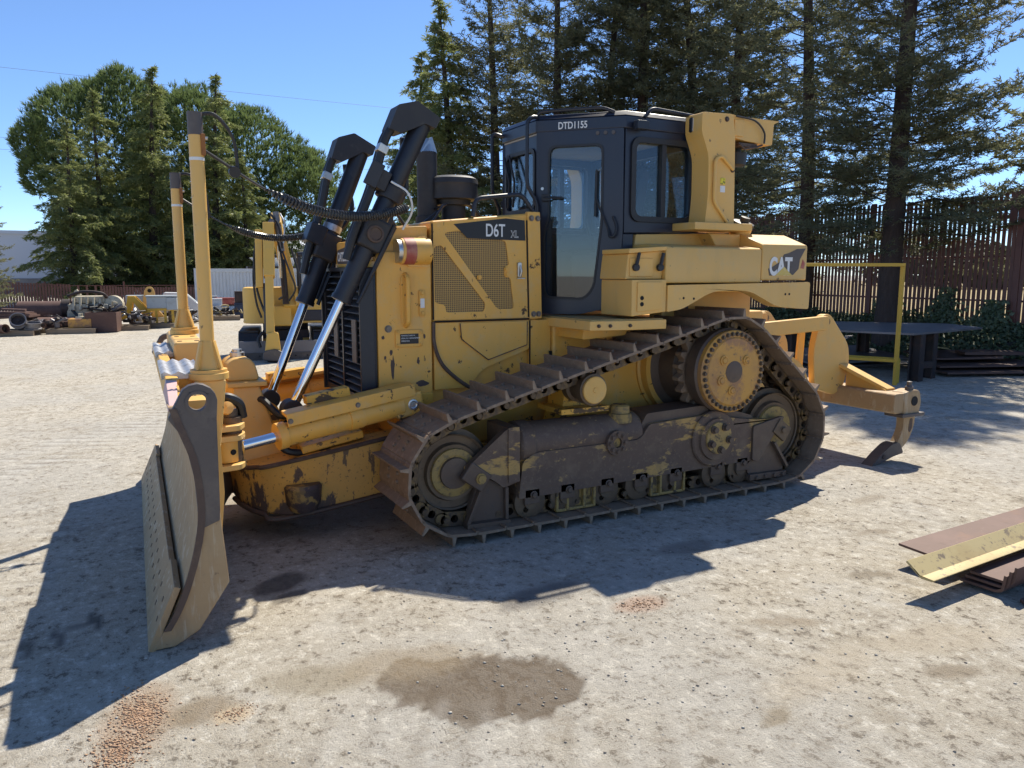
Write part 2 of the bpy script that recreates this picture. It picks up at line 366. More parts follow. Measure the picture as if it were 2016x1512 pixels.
STAINS = [(-.40, -2.60, .44, .27, -31, (.150, .115, .080), .95, .92, .97),
          (-.98, -2.24, .26, .15, -20, (.27, .225, .15), .6, .55, 1.1), (-.62, -2.28, .32, .18, -10, (.30, .235, .15), .6, .5, 1.1),
          (-.92, -1.18, .20, .11, 40, (.10, .088, .075), .85, .75, 1.0), (-.90, -1.36, .12, .06, 20, (.11, .095, .08), .8, .7, 1.0),
          (-1.43, -2.25, .16, .12, 0, (.24, .18, .11), .8, .5, 1.1), (-1.63, -2.22, .15, .34, -12, (.38, .265, .17), .7, .45, 1.05),
          (-1.31, -2.34, .09, .07, 10, (.55, .43, .28), .8, .6, 1.0), (.62, -2.27, .16, .10, 0, (.42, .28, .20), .7, .5, 1.1),
          (1.95, -2.55, .14, .06, -20, (.24, .20, .145), .85, .75, 1.0), (2.35, -2.9, .18, .09, -25, (.37, .30, .20), .6, .6, 1.1),
          (.25, -1.95, .30, .12, 10, (.12, .11, .105), .7, .6, 1.1), (1.35, -1.75, .25, .1, 0, (.16, .14, .13), .5, .5, 1.1),
          (1.6, -3.2, .5, .16, -15, (.43, .36, .26), .5, .4, 1.1), (.9, -3.15, .5, .14, 10, (.45, .38, .28), .5, .4, 1.1),
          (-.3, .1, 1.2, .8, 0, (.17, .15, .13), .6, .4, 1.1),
          (-1.77, -1.22, .03, .16, 10, (.07, .065, .06), .85, .6, 1.0), (-1.92, -1.33, .025, .14, 8, (.09, .08, .075), .8, .6, 1.0), (-2.04, -1.38, .03, .12, 8, (.10, .08, .06), .7, .6, 1.0), (-1.83, -1.24, .10, .03, 5, (.09, .08, .07), .6, .5, 1.1),
          (1.35, -3.4, .16, .07, -20, (.22, .17, .11), .7, .6, 1.05), (.45, -3.3, .12, .05, 15, (.24, .19, .12), .7, .6, 1.05), (2.6, -2.1, .2, .06, -15, (.25, .20, .14), .6, .5, 1.1), (3.2, -1.6, .25, .08, 5, (.25, .205, .15), .6, .5, 1.1), (1.1, -2.75, .2, .07, -30, (.26, .20, .13), .6, .5, 1.1)]
M['ground'] = ground_material()
def grid_mesh(name, xs, ys, zf, mat):
    X, Y = np.meshgrid(xs, ys, indexing='ij'); Z = zf(X, Y)
    v = np.stack([X, Y, Z], -1).reshape(-1, 3); nx, ny = len(xs), len(ys)
    i = np.arange(nx*ny).reshape(nx, ny); f = np.stack([i[:-1,:-1], i[1:,:-1], i[1:,1:], i[:-1,1:]], -1).reshape(-1, 4)
    return fast_mesh(name, v, f, mat, True)
gx = np.concatenate([[-900, -300, -100, -40, -15, -6], np.arange(-3.2, 4.4, .03), [6, 8, 12, 20, 40, 100, 300, 900]])
gy = np.concatenate([[-300, -80, -20, -8], np.arange(-4.2, 5.8, .03), [8, 12, 20, 30, 45, 80, 200, 500, 1200]])
go = bpy.data.objects.new('ground', grid_mesh('ground', gx, gy, lambda X, Y: X*0.0, M['ground'])); lk(go); tag(go, kind='structure')
def paint_stains(me):
    """oil, damp and dirt marks with their own outlines, stored per vertex"""
    n = len(me.vertices); co = np.empty(n*3, np.float32); me.vertices.foreach_get('co', co); co = co.reshape(-1, 3); x, y = co[:, 0], co[:, 1]
    def wv(k, s): return np.sin(x*k+s)*np.sin(y*k*1.3+s*2.1) + .5*np.sin(x*k*2.3-y*k*1.7+s*3) + .35*np.sin(x*k*4.7+y*k*3.9+s)
    col_ = np.tile(np.array([.3, .25, .18, 0.0]), (n, 1)); 
    for i, (cx, cy, rx, ry, a, c, k, lo, hi) in enumerate(STAINS):
        ca, sa = math.cos(R(a)), math.sin(R(a)); u = ((x-cx)*ca + (y-cy)*sa)/rx; v = ((y-cy)*ca - (x-cx)*sa)/ry
        d = np.sqrt(u*u+v*v) + .10*wv(7, i*1.7) + .05*wv(23, i); t = np.clip((hi-d)/(hi-lo), 0, 1); t = t*t*(3-2*t)*k
        w = t[:, None]; new = np.array(c)
        tot = np.clip(col_[:, 3:4]*(1-w) + w, 1e-6, 1); col_[:, :3] = (col_[:, :3]*col_[:, 3:4]*(1-w) + new*w)/tot; col_[:, 3:4] = np.where(tot < 1e-5, 0, tot)
    # faint grouser prints left by tracked machines: lanes of short bars
    q = np.random.RandomState(5)
    for (ox, oy, ang, half, l0, l1, k) in ((-2.35, 2.6, 62, .30, -2.2, 3.0, .62), (-1.55, 3.4, 62, .28, -1.5, 2.4, .55), (-2.2, -.6, 80, .26, -1.2, 1.4, .45), (1.9, -2.6, 20, .28, -1.8, 2.2, .30), (2.2, -.9, 12, .28, -1.4, 2.2, .28), (-.2, -3.1, 150, .26, -1.6, 1.6, .25)):
        ca, sa = math.cos(R(ang)), math.sin(R(ang)); w_ = (x-ox)*ca + (y-oy)*sa; u_ = -(x-ox)*sa + (y-oy)*ca
        ph = (w_ % .175)/.175; bar = np.exp(-((ph-.3)/.16)**2); drk = np.exp(-((ph-.62)/.14)**2)
        msk = np.clip((half-np.abs(u_))/.06, 0, 1)*np.clip((w_-l0)/.4, 0, 1)*np.clip((l1-w_)/.4, 0, 1)*np.clip(.55+.6*wv(5, ang), 0, 1)
        for (b_, c_) in ((bar, (.56, .54, .49)), (drk, (.20, .175, .14))):
            w = (b_*msk*k)[:, None]; tot = np.clip(col_[:, 3:4]*(1-w)+w, 1e-6, 1); col_[:, :3] = (col_[:, :3]*col_[:, 3:4]*(1-w) + np.array(c_)*w)/tot; col_[:, 3:4] = np.where(tot < 1e-5, 0, tot)
    at = me.color_attributes.new('stain', 'FLOAT_COLOR', 'POINT'); at.data.foreach_set('color', col_.astype(np.float32).ravel())
paint_stains(go.data)

# ================================================================== BULLDOZER
dozer = empty('bulldozer', (0, 0, 0))
tag(dozer, 'big yellow crawler bulldozer with black cab, angled front blade and rear ripper', 'bulldozer')

# ---------------------------------------------------------------- track chains
def hull(pts):
    pts = sorted(set((round(a, 5), round(b, 5)) for a, b in pts))
    def half(P):
        h = []
        for p in P:
            while len(h) > 1 and (h[-1][0]-h[-2][0])*(p[1]-h[-2][1]) - (h[-1][1]-h[-2][1])*(p[0]-h[-2][0]) <= 0: h.pop()
            h.append(p)
        return h
    return half(pts)[:-1] + half(reversed(pts))[:-1]
IDF = (0.185, .420); IDR = (2.875, .445); SPR = (2.315, .930)
loop = hull(circ(*IDF, .360, 72) + circ(*IDR, .395, 72) + circ(*SPR, .400, 72))
lp = [Vector((a, 0, b)) for a, b in loop]; seg = [(lp[(i+1) % len(lp)]-lp[i]).length for i in range(len(lp))]; per = sum(seg)
NS = 41
def at_len(s):
    s %= per
    for i, l in enumerate(seg):
        if s <= l: return lp[i] + (lp[(i+1) % len(lp)]-lp[i])*(s/l)
        s -= l
    return lp[0]
knots = [at_len(per*(i+.35)/NS) for i in range(NS)]
pitch = per/NS; hp = pitch/2
SW = .257   # half shoe width
prof = [(-hp-.004, -.014), (-hp+.012, .004), (hp-.052, .006), (hp-.044, .060), (hp-.032, .062), (hp-.024, .006), (hp-.004, .002), (hp+.014, -.016), (hp+.010, -.026), (hp-.008, -.012), (-hp+.010, -.012), (-hp-.002, -.024)]
gsh = G().plate(prof, -SW, SW)
for (bx, by) in ((-.045, -.075), (.005, -.075), (-.045, .075), (.005, .075), ):
    gsh.cyl((bx, by, .005), (bx, by, .020), .013, .011, n=8)
shoe_me = gsh.mesh('track_shoe', ang=30); shoe_me.materials.append(M['shoe'])
gl = G()
for y in (-.085, .085):
    lpn = rpoly([(-hp-.030, -.030), (-hp+.02, -.018), (hp-.03, -.018), (hp+.028, -.036), (hp+.030, -.098), (hp-.04, -.108), (-hp+.04, -.108), (-hp-.030, -.098)], .018, 3)
    gl.plate(lpn, y-.024, y+.024, holes=[circ(.0, -.062, .026, 10)])
    for x in (-hp, hp): gl.cyl((x, y-.036, -.068), (x, y+.036, -.068), .034, n=12)
gl.cyl((-hp, -.142, -.068), (-hp, .142, -.068), .020, n=10)
link_me = gl.mesh('track_link', ang=35); link_me.materials.append(M['link'])
def track_chain(m, parent):
    yc = m*.862
    chain = empty('track_chain'); chain.parent = parent
    for i in range(NS):
        a, b = knots[i], knots[(i+1) % NS]; c = (a+b)/2; t = (b-a).normalized(); nrm = Vector((t.z, 0, -t.x))
        mw = Matrix(((-t.x, 0, nrm.x, c.x), (0, 1, 0, yc), (-t.z, 0, nrm.z, c.z), (0, 0, 0, 1)))
        if mw.to_3x3().determinant() < 0:
            mw = Matrix(((-t.x, 0, nrm.x, c.x), (0, -1, 0, yc), (-t.z, 0, nrm.z, c.z), (0, 0, 0, 1)))
        for nm, me in (('track_shoe', shoe_me), ('track_link', link_me)):
            o = bpy.data.objects.new(nm, me); lk(o); o.parent = chain; o.matrix_local = mw
    return chain
def undercarriage(m):
    Yo = lambda o: m*o
    track_chain(m, dozer)
    yc = m*.862
    # idlers
    for (nm, c, r) in (('front_idler', IDF, .255), ('rear_idler', IDR, .29)):
        g = G().lathe((c[0], yc, c[1]), (0, m, 0), [(-.125, 0.06), (-.125, r*.7), (-.09, r*.86), (-.085, r-.028), (-.04, r-.026), (-.034, r+.012), (.034, r+.012), (.04, r-.026), (.085, r-.028), (.092, r*.93), (.070, r*.90), (.066, r*.72), (.094, r*.68), (.088, r*.50), (.105, r*.46), (.105, .05)], n=56)
        w_ = g.obj(nm, M['wheel'], dozer, ang=28)
        G().lathe((c[0], yc, c[1]), (0, m, 0), [(.085, r*.60), (.108, r*.58), (.114, r*.44), (.110, r*.40), (.110, .03)], n=40).obj('idler_hub', M['guard_yellow'], w_, ang=28)
    # sprocket with teeth
    teeth = []
    for k in range(23*4):
        a = 2*math.pi*k/(23*4); rr_ = (.345, .345, .298, .298)[k % 4]; teeth.append((SPR[0]+rr_*math.cos(a), SPR[1]+rr_*math.sin(a)))
    g = G().plate(teeth, m*.83, m*.90, holes=[circ(*SPR, .23, 40)]); g.obj('sprocket', M['shoe'], dozer, bevel=.006)
    # final drive
    g = G().lathe((SPR[0], 0, SPR[1]), (0, m, 0), [(.50, .36), (.60, .36), (.62, .30), (.76, .28), (.78, .255), (.90, .255), (.93, .305), (1.03, .31), (1.045, .292), (1.055, .292)], n=56)
    fd = g.obj('final_drive', M['purple_worn'], dozer, ang=28)
    g = G().lathe((SPR[0], 0, SPR[1]), (0, m, 0), [(1.045, .296), (1.082, .296), (1.088, .288), (1.088, .250), (1.098, .238), (1.102, .08), (1.102, .0)], n=64)
    cv = g.obj('final_drive_cover', M['cover'], fd, ang=25)
    g = G()
    for k in range(38):
        a = 2*math.pi*k/38; g.bolt((SPR[0]+.270*math.cos(a), m*1.088, SPR[1]+.270*math.sin(a)), (0, m, 0), .0125, .020)
    g.obj('cover_bolts', M['wheel'], fd)
    g = G().lathe((SPR[0]-.005, m*1.10, SPR[1]), (0, m, 0), [(0, .078), (.004, .078), (.006, .072), (.006, 0)], n=32); g.obj('cover_cap', M['purple_worn'], fd)
    for a in (35, 140, 205, 262):
        p = (SPR[0]+.135*math.cos(R(a)), m*1.100, SPR[1]+.135*math.sin(R(a)))
        G().lathe(p, (0, m, 0), [(0, .036), (.010, .036), (.012, .028), (.008, .022), (.016, .018), (.016, 0)], n=20).obj('cover_plug', M['cover'], fd)
    # roller frame: lower plate, rounded upper tube, front recoil housing
    g = G().plate(rpoly([(.60, .21), (2.62, .235), (2.88, .50), (2.90, .525), (2.60, .545), (2.12, .62), (1.62, .60), (1.55, .50), (.72, .50), (.63, .45)], [.02, .03, .03, .01, .05, .05, .03, .05, .04, .03]), Yo(.74), Yo(1.03))
    fm = g.obj('roller_frame', M['frame_worn'], dozer, bevel=.012)
    g = G().lathe((.62, yc+m*.02, .535), (1, 0, 0), [(0, .03), (0, .135), (.02, .15), (.10, .152), (.12, .140), (.95, .140), (1.0, .10), (1.0, .03)], n=28)
    g.obj('recoil_housing', M['frame_worn'], dozer, ang=28)
    g = G().plate(rpoly([(1.55, .56), (2.16, .62), (2.50, .56), (2.62, .545), (2.60, .575), (2.30, .66), (2.10, .685), (1.62, .67)], .02), Yo(.76), Yo(1.00)); g.obj('frame_top_plate', M['purple_worn'], dozer, bevel=.008)
    # pivot shaft boss and cap with bolts
    g = G().lathe((2.20, 0, .445), (0, m, 0), [(1.02, .205), (1.045, .205), (1.055, .195), (1.055, .155), (1.075, .150), (1.075, 0)], n=44); ps = g.obj('pivot_boss', M['frame_worn'], dozer, ang=28)
    g = G().lathe((2.21, 0, .455), (0, m, 0), [(1.07, .118), (1.088, .116), (1.09, .10), (1.09, 0)], n=40)
    g.obj('pivot_cap', M['cover_dirty'], ps, ang=28)
    g = None
    for k in range(5):
        a = 2*math.pi*k/5 + 1.05; G().bolt((2.21+.088*math.cos(a), m*1.09, .455+.088*math.sin(a)), (0, m, 0), .022, .034).obj('pivot_bolt', M['purple_worn'], ps)
    g = G().pipe((1.345, m*1.02, .50), (1.345, m*1.05, .50), .085, .034, 28)
    for k in range(8):
        a = 2*math.pi*k/8; g.bolt((1.345+.060*math.cos(a), m*1.05, .50+.060*math.sin(a)), (0, m, 0), .013, .012)
    g.obj('inspection_ring', M['frame_worn'], dozer, ang=28)
    G().lathe((1.345, m*1.02, .50), (0, m, 0), [(0, .033), (.012, .033), (.014, .0)], n=16).obj('inspection_plug', M['guard_yellow'], dozer)
    g = G().lathe((1.44, m*.93, .62), (0, 0, 1), [(0, .085), (.06, .085), (.065, .07), (.11, .065), (.12, .05), (.12, 0)], n=20); g.obj('filler_cap', M['guard_yellow'], dozer, ang=28)
    # front guard (idler yoke) and lower front guard
    g = G().plate(rpoly([(.215, .44), (.515, .672), (.60, .672), (.60, .33), (.49, .30), (.44, .345), (.40, .37)], [.05, .02, .02, .02, .02, .01, .01]), Yo(.985), Yo(1.035))
    g.plate(rpoly([(.52, .33), (.60, .33), (.60, .68), (.52, .68)], .01), Yo(.74), Yo(1.045)); g.obj('idler_yoke', M['frame_worn'], dozer, bevel=.008)
    g = G().plate(rpoly([(.24, .10), (.52, .09), (.525, .30), (.37, .375), (.33, .36)], .015), Yo(.96), Yo(1.00))
    g.plate(rpoly([(.355, .375), (.375, .385), (.26, .105), (.235, .105)], .004), Yo(1.00), Yo(1.04))
    g.plate([(.235, .075), (.53, .065), (.53, .095), (.235, .105)], Yo(.96), Yo(1.05)); g.plate(rpoly([(.505, .30), (.528, .30), (.528, .09), (.508, .09)], .004), Yo(1.00), Yo(1.03))
    lg = g.obj('front_guard', M['purple_worn'], dozer, bevel=.006)
    G().lathe((IDF[0], m*.97, IDF[1]), (0, m, 0), [(0, .10), (.02, .095), (.025, 0)], n=28).obj('idler_shaft', M['purple_worn'], dozer, ang=28)
    g = G().obox((.30, m*1.03, .395), (.80, 0, -.6), (0, m, 0), (.6, 0, .8), .085, .022, .062); g.obj('idler_block', M['purple_worn'], dozer, bevel=.010)
    g = G().bolt((.325, m*1.054, .385), (0, m, 0), .026, .018); g.obj('idler_bolt', M['guard_yellow'], dozer)
    # rear guard
    g = G().plate(rpoly([(2.57, .13), (2.93, .12), (2.94, .17), (2.80, .36), (2.74, .36), (2.555, .20)], .012), Yo(.97), Yo(1.02))
    g.plate(rpoly([(2.79, .35), (2.81, .36), (2.955, .16), (2.935, .15)], .004), Yo(1.02), Yo(1.06)); g.plate([(2.565, .085), (2.945, .075), (2.945, .12), (2.565, .13)], Yo(.97), Yo(1.05))
    for x in (2.63, 2.72, 2.81, 2.90): g.bolt((x, m*1.05, .10), (0, m, 0), .015, .014)
    g.obj('rear_guard', M['purple_worn'], dozer, bevel=.006)
    g = G().plate(rpoly([(2.58, .24), (2.64, .22), (2.90, .545), (2.86, .55), (2.58, .50)], .02), Yo(1.02), Yo(1.05)); g.obj('rear_yoke', M['purple_worn'], dozer, bevel=.006)
    g = G().obox((2.87, m*1.045, .445), (.80, 0, -.6), (0, m, 0), (.6, 0, .8), .075, .016, .06).bolt((2.875, m*1.06, .445), (0, m, 0), .026, .018); g.obj('idler_block', M['wheel'], dozer, bevel=.008)
    # rollers
    for x in (.70, .965, 1.28, 1.565, 1.87, 2.25, 2.50):
        g = G().lathe((x, yc, .175), (0, m, 0), [(-.135, .05), (-.135, .112), (-.10, .112), (-.095, .092), (.095, .092), (.10, .112), (.135, .112), (.142, .095), (.142, .05), (.155, .048), (.155, 0)], n=32)
        ro = g.obj('track_roller', M['wheel'], dozer, ang=28)
        G().obox((x, m*1.00, .215), (1, 0, 0), (0, 1, 0), (0, 0, 1), .055, .03, .05).bolt((x+.01, m*1.03, .225), (0, m, 0), .02, .02).obj('roller_bracket', M['purple_worn'], ro, bevel=.01)
    # roller guards: ribbed castings
    for x in (1.03, 1.80):
        g = G().plate(rpoly([(x-.14, .085), (x+.16, .075), (x+.17, .225), (x-.13, .235)], .01), Yo(.97), Yo(.99))
        for dx in (-.135, -.055, .075, .155): g.box(x+dx-.010, x+dx+.010, min(Yo(.985), Yo(1.02)), max(Yo(.985), Yo(1.02)), .08, .235)
        g.box(x-.14, x+.165, min(Yo(.985), Yo(1.015)), max(Yo(.985), Yo(1.015)), .075, .095)
        rg = g.obj('roller_guard', M['guard_yellow'], dozer, bevel=.006)
        if m < 0:
            for (tx, tz, bd) in ((x-.04, .165, 'CAT 1.D'), (x-.04, .130, 'AUCD89M 8'), (x+.086, .165, '0-63'), (x+.086, .130, '0A-0Z')):
                text('cast_lettering', bd, .030, M['edge_dark'], rg, (tx, -.991, tz), sx=.62, ext=.0015)
    # carrier roller
    g = G().lathe((1.155, 0, .872), (0, m, 0), [(.72, .06), (.80, .06), (.80, .105), (.86, .105), (.87, .085), (.96, .085), (.97, .105), (1.03, .105), (1.035, .09)], n=36)
    cr = g.obj('carrier_roller', M['wheel'], dozer, ang=28)
    G().lathe((1.155, 0, .872), (0, m, 0), [(1.02, .09), (1.05, .09), (1.054, .084), (1.054, .02), (1.060, .016), (1.060, 0)], n=36).obj('roller_cap', M['yellow_clean'], cr, ang=28)
    g = G().plate(rpoly([(1.02, .60), (1.30, .60), (1.24, .74), (1.22, .86), (1.08, .86), (1.06, .72)], .02), Yo(.60), Yo(.80)); g.box(.98, 1.36, min(Yo(.6), Yo(.92)), max(Yo(.6), Yo(.92)), .70, .735)
    g.obj('carrier_bracket', M['yellow_worn'], dozer, bevel=.01)
M['cover'] = mat('worn yellow cover', (.58, .30, .06), .5, 0, [(5, .44, .58, (.30, .155, .09), .85, .6), (3, .45, .7, (.42, .22, .075), .7), (22, .60, .66, (.10, .07, .055), .6)], (40, .2, .003))
M['cover_dirty'] = mat('dirty yellow cap', (.40, .26, .085), .55, 0, [(9, .52, .6, (.05, .04, .035), .9), (28, .56, .64, (.07, .055, .04), .7)], (50, .3, .003))
undercarriage(-1); undercarriage(1)
# ---------------------------------------------------------------- main case and belly
g = G().box(1.165, 3.05, -.50, .50, .46, 1.28).box(.15, 1.17, -.43, .43, .46, 1.27); g.obj('main_case', M['yellow'], dozer, bevel=.02)
g = G().plate(rpoly([(-.02, .34), (2.9, .34), (3.05, .46), (-.08, .46)], .02), -.48, .48); g.obj('belly_guard', M['yellow_worn'], dozer, bevel=.01)
for m in (-1, 1):
    g = G().lathe((SPR[0], 0, SPR[1]), (0, m, 0), [(.48, .42), (.52, .42), (.53, .40), (.60, .40)], n=48); g.obj('bevel_housing', M['yellow'], dozer, ang=28)
    # fender support and inner fender
    g = G().plate(rpoly([(1.20, 1.18), (1.56, 1.20), (1.60, 1.30), (1.22, 1.29)], .02), m*.48, m*.82); g.obj('fender_bracket', M['yellow'], dozer, bevel=.01)

# ---------------------------------------------------------------- radiator guard (front housing)
FX = -.115
g = G().plate(rpoly([(FX, .80), (.255, .80), (.255, 1.74), (.20, 1.765), (FX+.02, 1.76), (FX, 1.73)], [.01, .0, .0, .03, .06, .04]), -.47, .47)
rad = g.obj('radiator_guard', M['yellow'], dozer, bevel=.018, seg=3)
g = G().plate(rpoly([(FX-.02, 1.70), (.24, 1.74), (.245, 1.93), (.02, 1.915), (-.04, 1.86)], [.02, .0, .02, .05, .06]), -.44, .44); g.obj('guard_top', M['yellow'], rad, bevel=.018, seg=3)
g = G().plate(rpoly([(-.06, .74), (.25, .74), (.25, .85), (-.06, .85)], .02), -.50, .50); g.obj('front_skirt', M['yellow_worn'], rad, bevel=.01)
# trunnion bosses for the lift cylinders
for m in (-1, 1):
    g = G().lathe((.21, m*.485, 1.765), (-1, 0, 0), [(-.02, .085), (.10, .085), (.17, .080), (.175, .07), (.175, 0)], n=32)
    tb = g.obj('trunnion_boss', M['yellow'], rad, ang=28)
    G().lathe((.21, m*.485, 1.765), (-1, 0, 0), [(.085, .0855), (.155, .0835)], n=32).obj('red_band', M['red'], tb, ang=28)
    G().lathe((.21, m*.485, 1.765), (-1, 0, 0), [(.172, .074), (.20, .074), (.20, 0)], n=32).obj('trunnion_ring', M['steel'], tb, ang=28)
    g = G().plate(rpoly([(.085, 1.67), (.235, 1.665), (.245, 1.76), (.225, 1.86), (.17, 1.86), (.13, 1.78), (.085, 1.75)], .02), m*.455, m*.487)
    for p in ((.12, 1.695), (.19, 1.69), (.19, 1.76), (.13, 1.765), (.18, 1.83)): g.bolt((p[0], m*.487, p[1]), (0, m, 0), .014, .014)
    g.obj('boss_bracket', M['yellow_clean'], rad, bevel=.008)
    # grab handle, hinge rib, rating plate
    hp_ = round_path([(.075, m*.468, 1.62), (.075, m*.52, 1.60), (.075, m*.52, 1.31), (.075, m*.468, 1.29)], .04)
    g = G().plate(rr(.045, .105, 1.29, 1.62, .028), m*.465, m*.478); g.obj('handle_plate', M['yellow'], rad, bevel=.005)
    G().tube(hp_, .016, 10).obj('grab_handle', M['yellow'], rad)
    g = G().plate(rr(.165, .205, 1.35, 1.52, .01), m*.465, m*.482); g.bolt((.185, m*.482, 1.50), (0, m, 0), .013).bolt((.185, m*.482, 1.37), (0, m, 0), .013); g.obj('hinge_strap', M['yellow'], rad, bevel=.004)
    G().plate(rr(.172, .200, 1.405, 1.465, .003), m*.482, m*.4845).obj('white_tag', M['white'], rad)
    g = G().plate(rr(.00, .185, 1.155, 1.265, .008), m*.465, m*.481)
    for p in ((.015, 1.17), (.17, 1.17), (.015, 1.25), (.17, 1.25)): g.bolt((p[0], m*.481, p[1]), (0, m, 0), .009)
    g.obj('plate_holder', M['yellow'], rad, bevel=.004)
    g = G().plate(rr(.03, .155, 1.175, 1.24, .004), m*.481, m*.4835); rp = g.obj('rating_plate', M['decal'], rad)
    if m < 0:
        for k, (tz, bd) in enumerate(((1.225, 'MANUFACTURED IN'), (1.208, 'SERIAL NO  ARRANGEMENT'), (1.190, 'OPERATION'))):
            text('plate_lettering', bd, .012, M['white'], rp, (.036, -.4838, tz), sx=.85, ext=.0004)
    G().bolt((-.045, m*.470, 1.275), (0, m, 0), .018, .016).obj('side_bolt', M['bolt'], rad)
for (cx, cz, w_, h_, sd) in ((-.02, 1.02, .016, .085, 1), (.155, 1.06, .010, .030, 2), (-.08, 1.22, .012, .014, 3), (.03, 1.205, .016, .032, 4), (-.03, 1.12, .012, .022, 5), (.18, .91, .05, .022, 6), (-.07, 1.09, .010, .016, 7), (.20, 1.22, .012, .018, 8)):
    q_ = random.Random(sd); sh = [(cx + w_*math.cos(a)*q_.uniform(.5, 1.15), cz + h_*math.sin(a)*q_.uniform(.6, 1.15)) for a in np.linspace(0, 2*math.pi, 15)[:-1]]
    G().plate(sh, -.4705, -.4718).obj('paint_chip', M['edge_dark'], rad)
# grille: black frame, centre post, slats
gf = G().plate(rr(-.455, .455, .80, 1.665, .012), FX-.095, FX-.003, holes=[rr(-.425, -.012, .84, 1.64, .006), rr(.012, .425, .84, 1.64, .006)], plane='yz')
grille = gf.obj('grille', M['black'], dozer, bevel=.006)
G().box(FX-.030, FX-.006, -.43, .43, .83, 1.65).obj('radiator_core', M['hole'], grille)
for s in (-1, 1):
    y0, y1 = (s*.012, s*.425); ya, yb = min(y0, y1), max(y0, y1)
    for k in range(17):
        z = .865 + k*.0465
        G().hexa([(FX-.088, ya, z-.010), (FX-.040, ya, z+.014), (FX-.040, yb, z+.014), (FX-.088, yb, z-.010)], [(FX-.086, ya, z-.003), (FX-.038, ya, z+.021), (FX-.038, yb, z+.021), (FX-.086, yb, z-.003)]).obj('grille_slat', M['black_dusty'], grille)
    G().box(FX-.100, FX-.090, ya+.10, yb-.22, 1.05, 1.33).obj('slat_strip', M['plate_dark'], grille, bevel=.002)
G().box(FX-.115, FX-.02, -.475, -.455, .79, 1.66).obj('grille_side', M['black'], grille, bevel=.005)
G().box(FX-.115, FX-.02, .455, .475, .79, 1.66).obj('grille_side', M['black'], grille, bevel=.005)
# name plate above the grille
g = G().plate(rr(-.30, .30, 1.665, 1.84, .03), FX-.045, FX+.09, plane='yz'); npl = g.obj('name_panel', M['yellow'], dozer, bevel=.012)
g = G().plate(rpoly([(-.245, 1.69), (.245, 1.69), (.235, 1.785), (.0, 1.805), (-.235, 1.785)], .015), FX-.049, FX-.044, plane='yz'); g.obj('name_decal', M['plate_dark'], npl)
text('name_lettering', 'CATERPILLAR', .085, M['white'], npl, (FX-.0505, .225, 1.71), (R(90), 0, R(-90)), sx=.78, bold=.0022)
# work lamps on the guard top
for y in (.05, -.30):
    g = G().plate(rr(y-.055, y+.055, 1.895, 2.0, .012), -.03, .05, plane='yz'); wl = g.obj('work_lamp', M['rubber'], dozer, bevel=.01)
    G().plate(rr(y-.045, y+.045, 1.905, 1.99, .012), -.036, -.029, plane='yz').obj('lamp_lens', M['lamp'], wl)
g = G().plate(rpoly([(-.30, 1.82), (.16, 1.82), (.10, 1.91), (-.24, 1.91)], .02), -.03, .10, plane='yz'); g.obj('lamp_bracket', M['yellow'], dozer, bevel=.01)

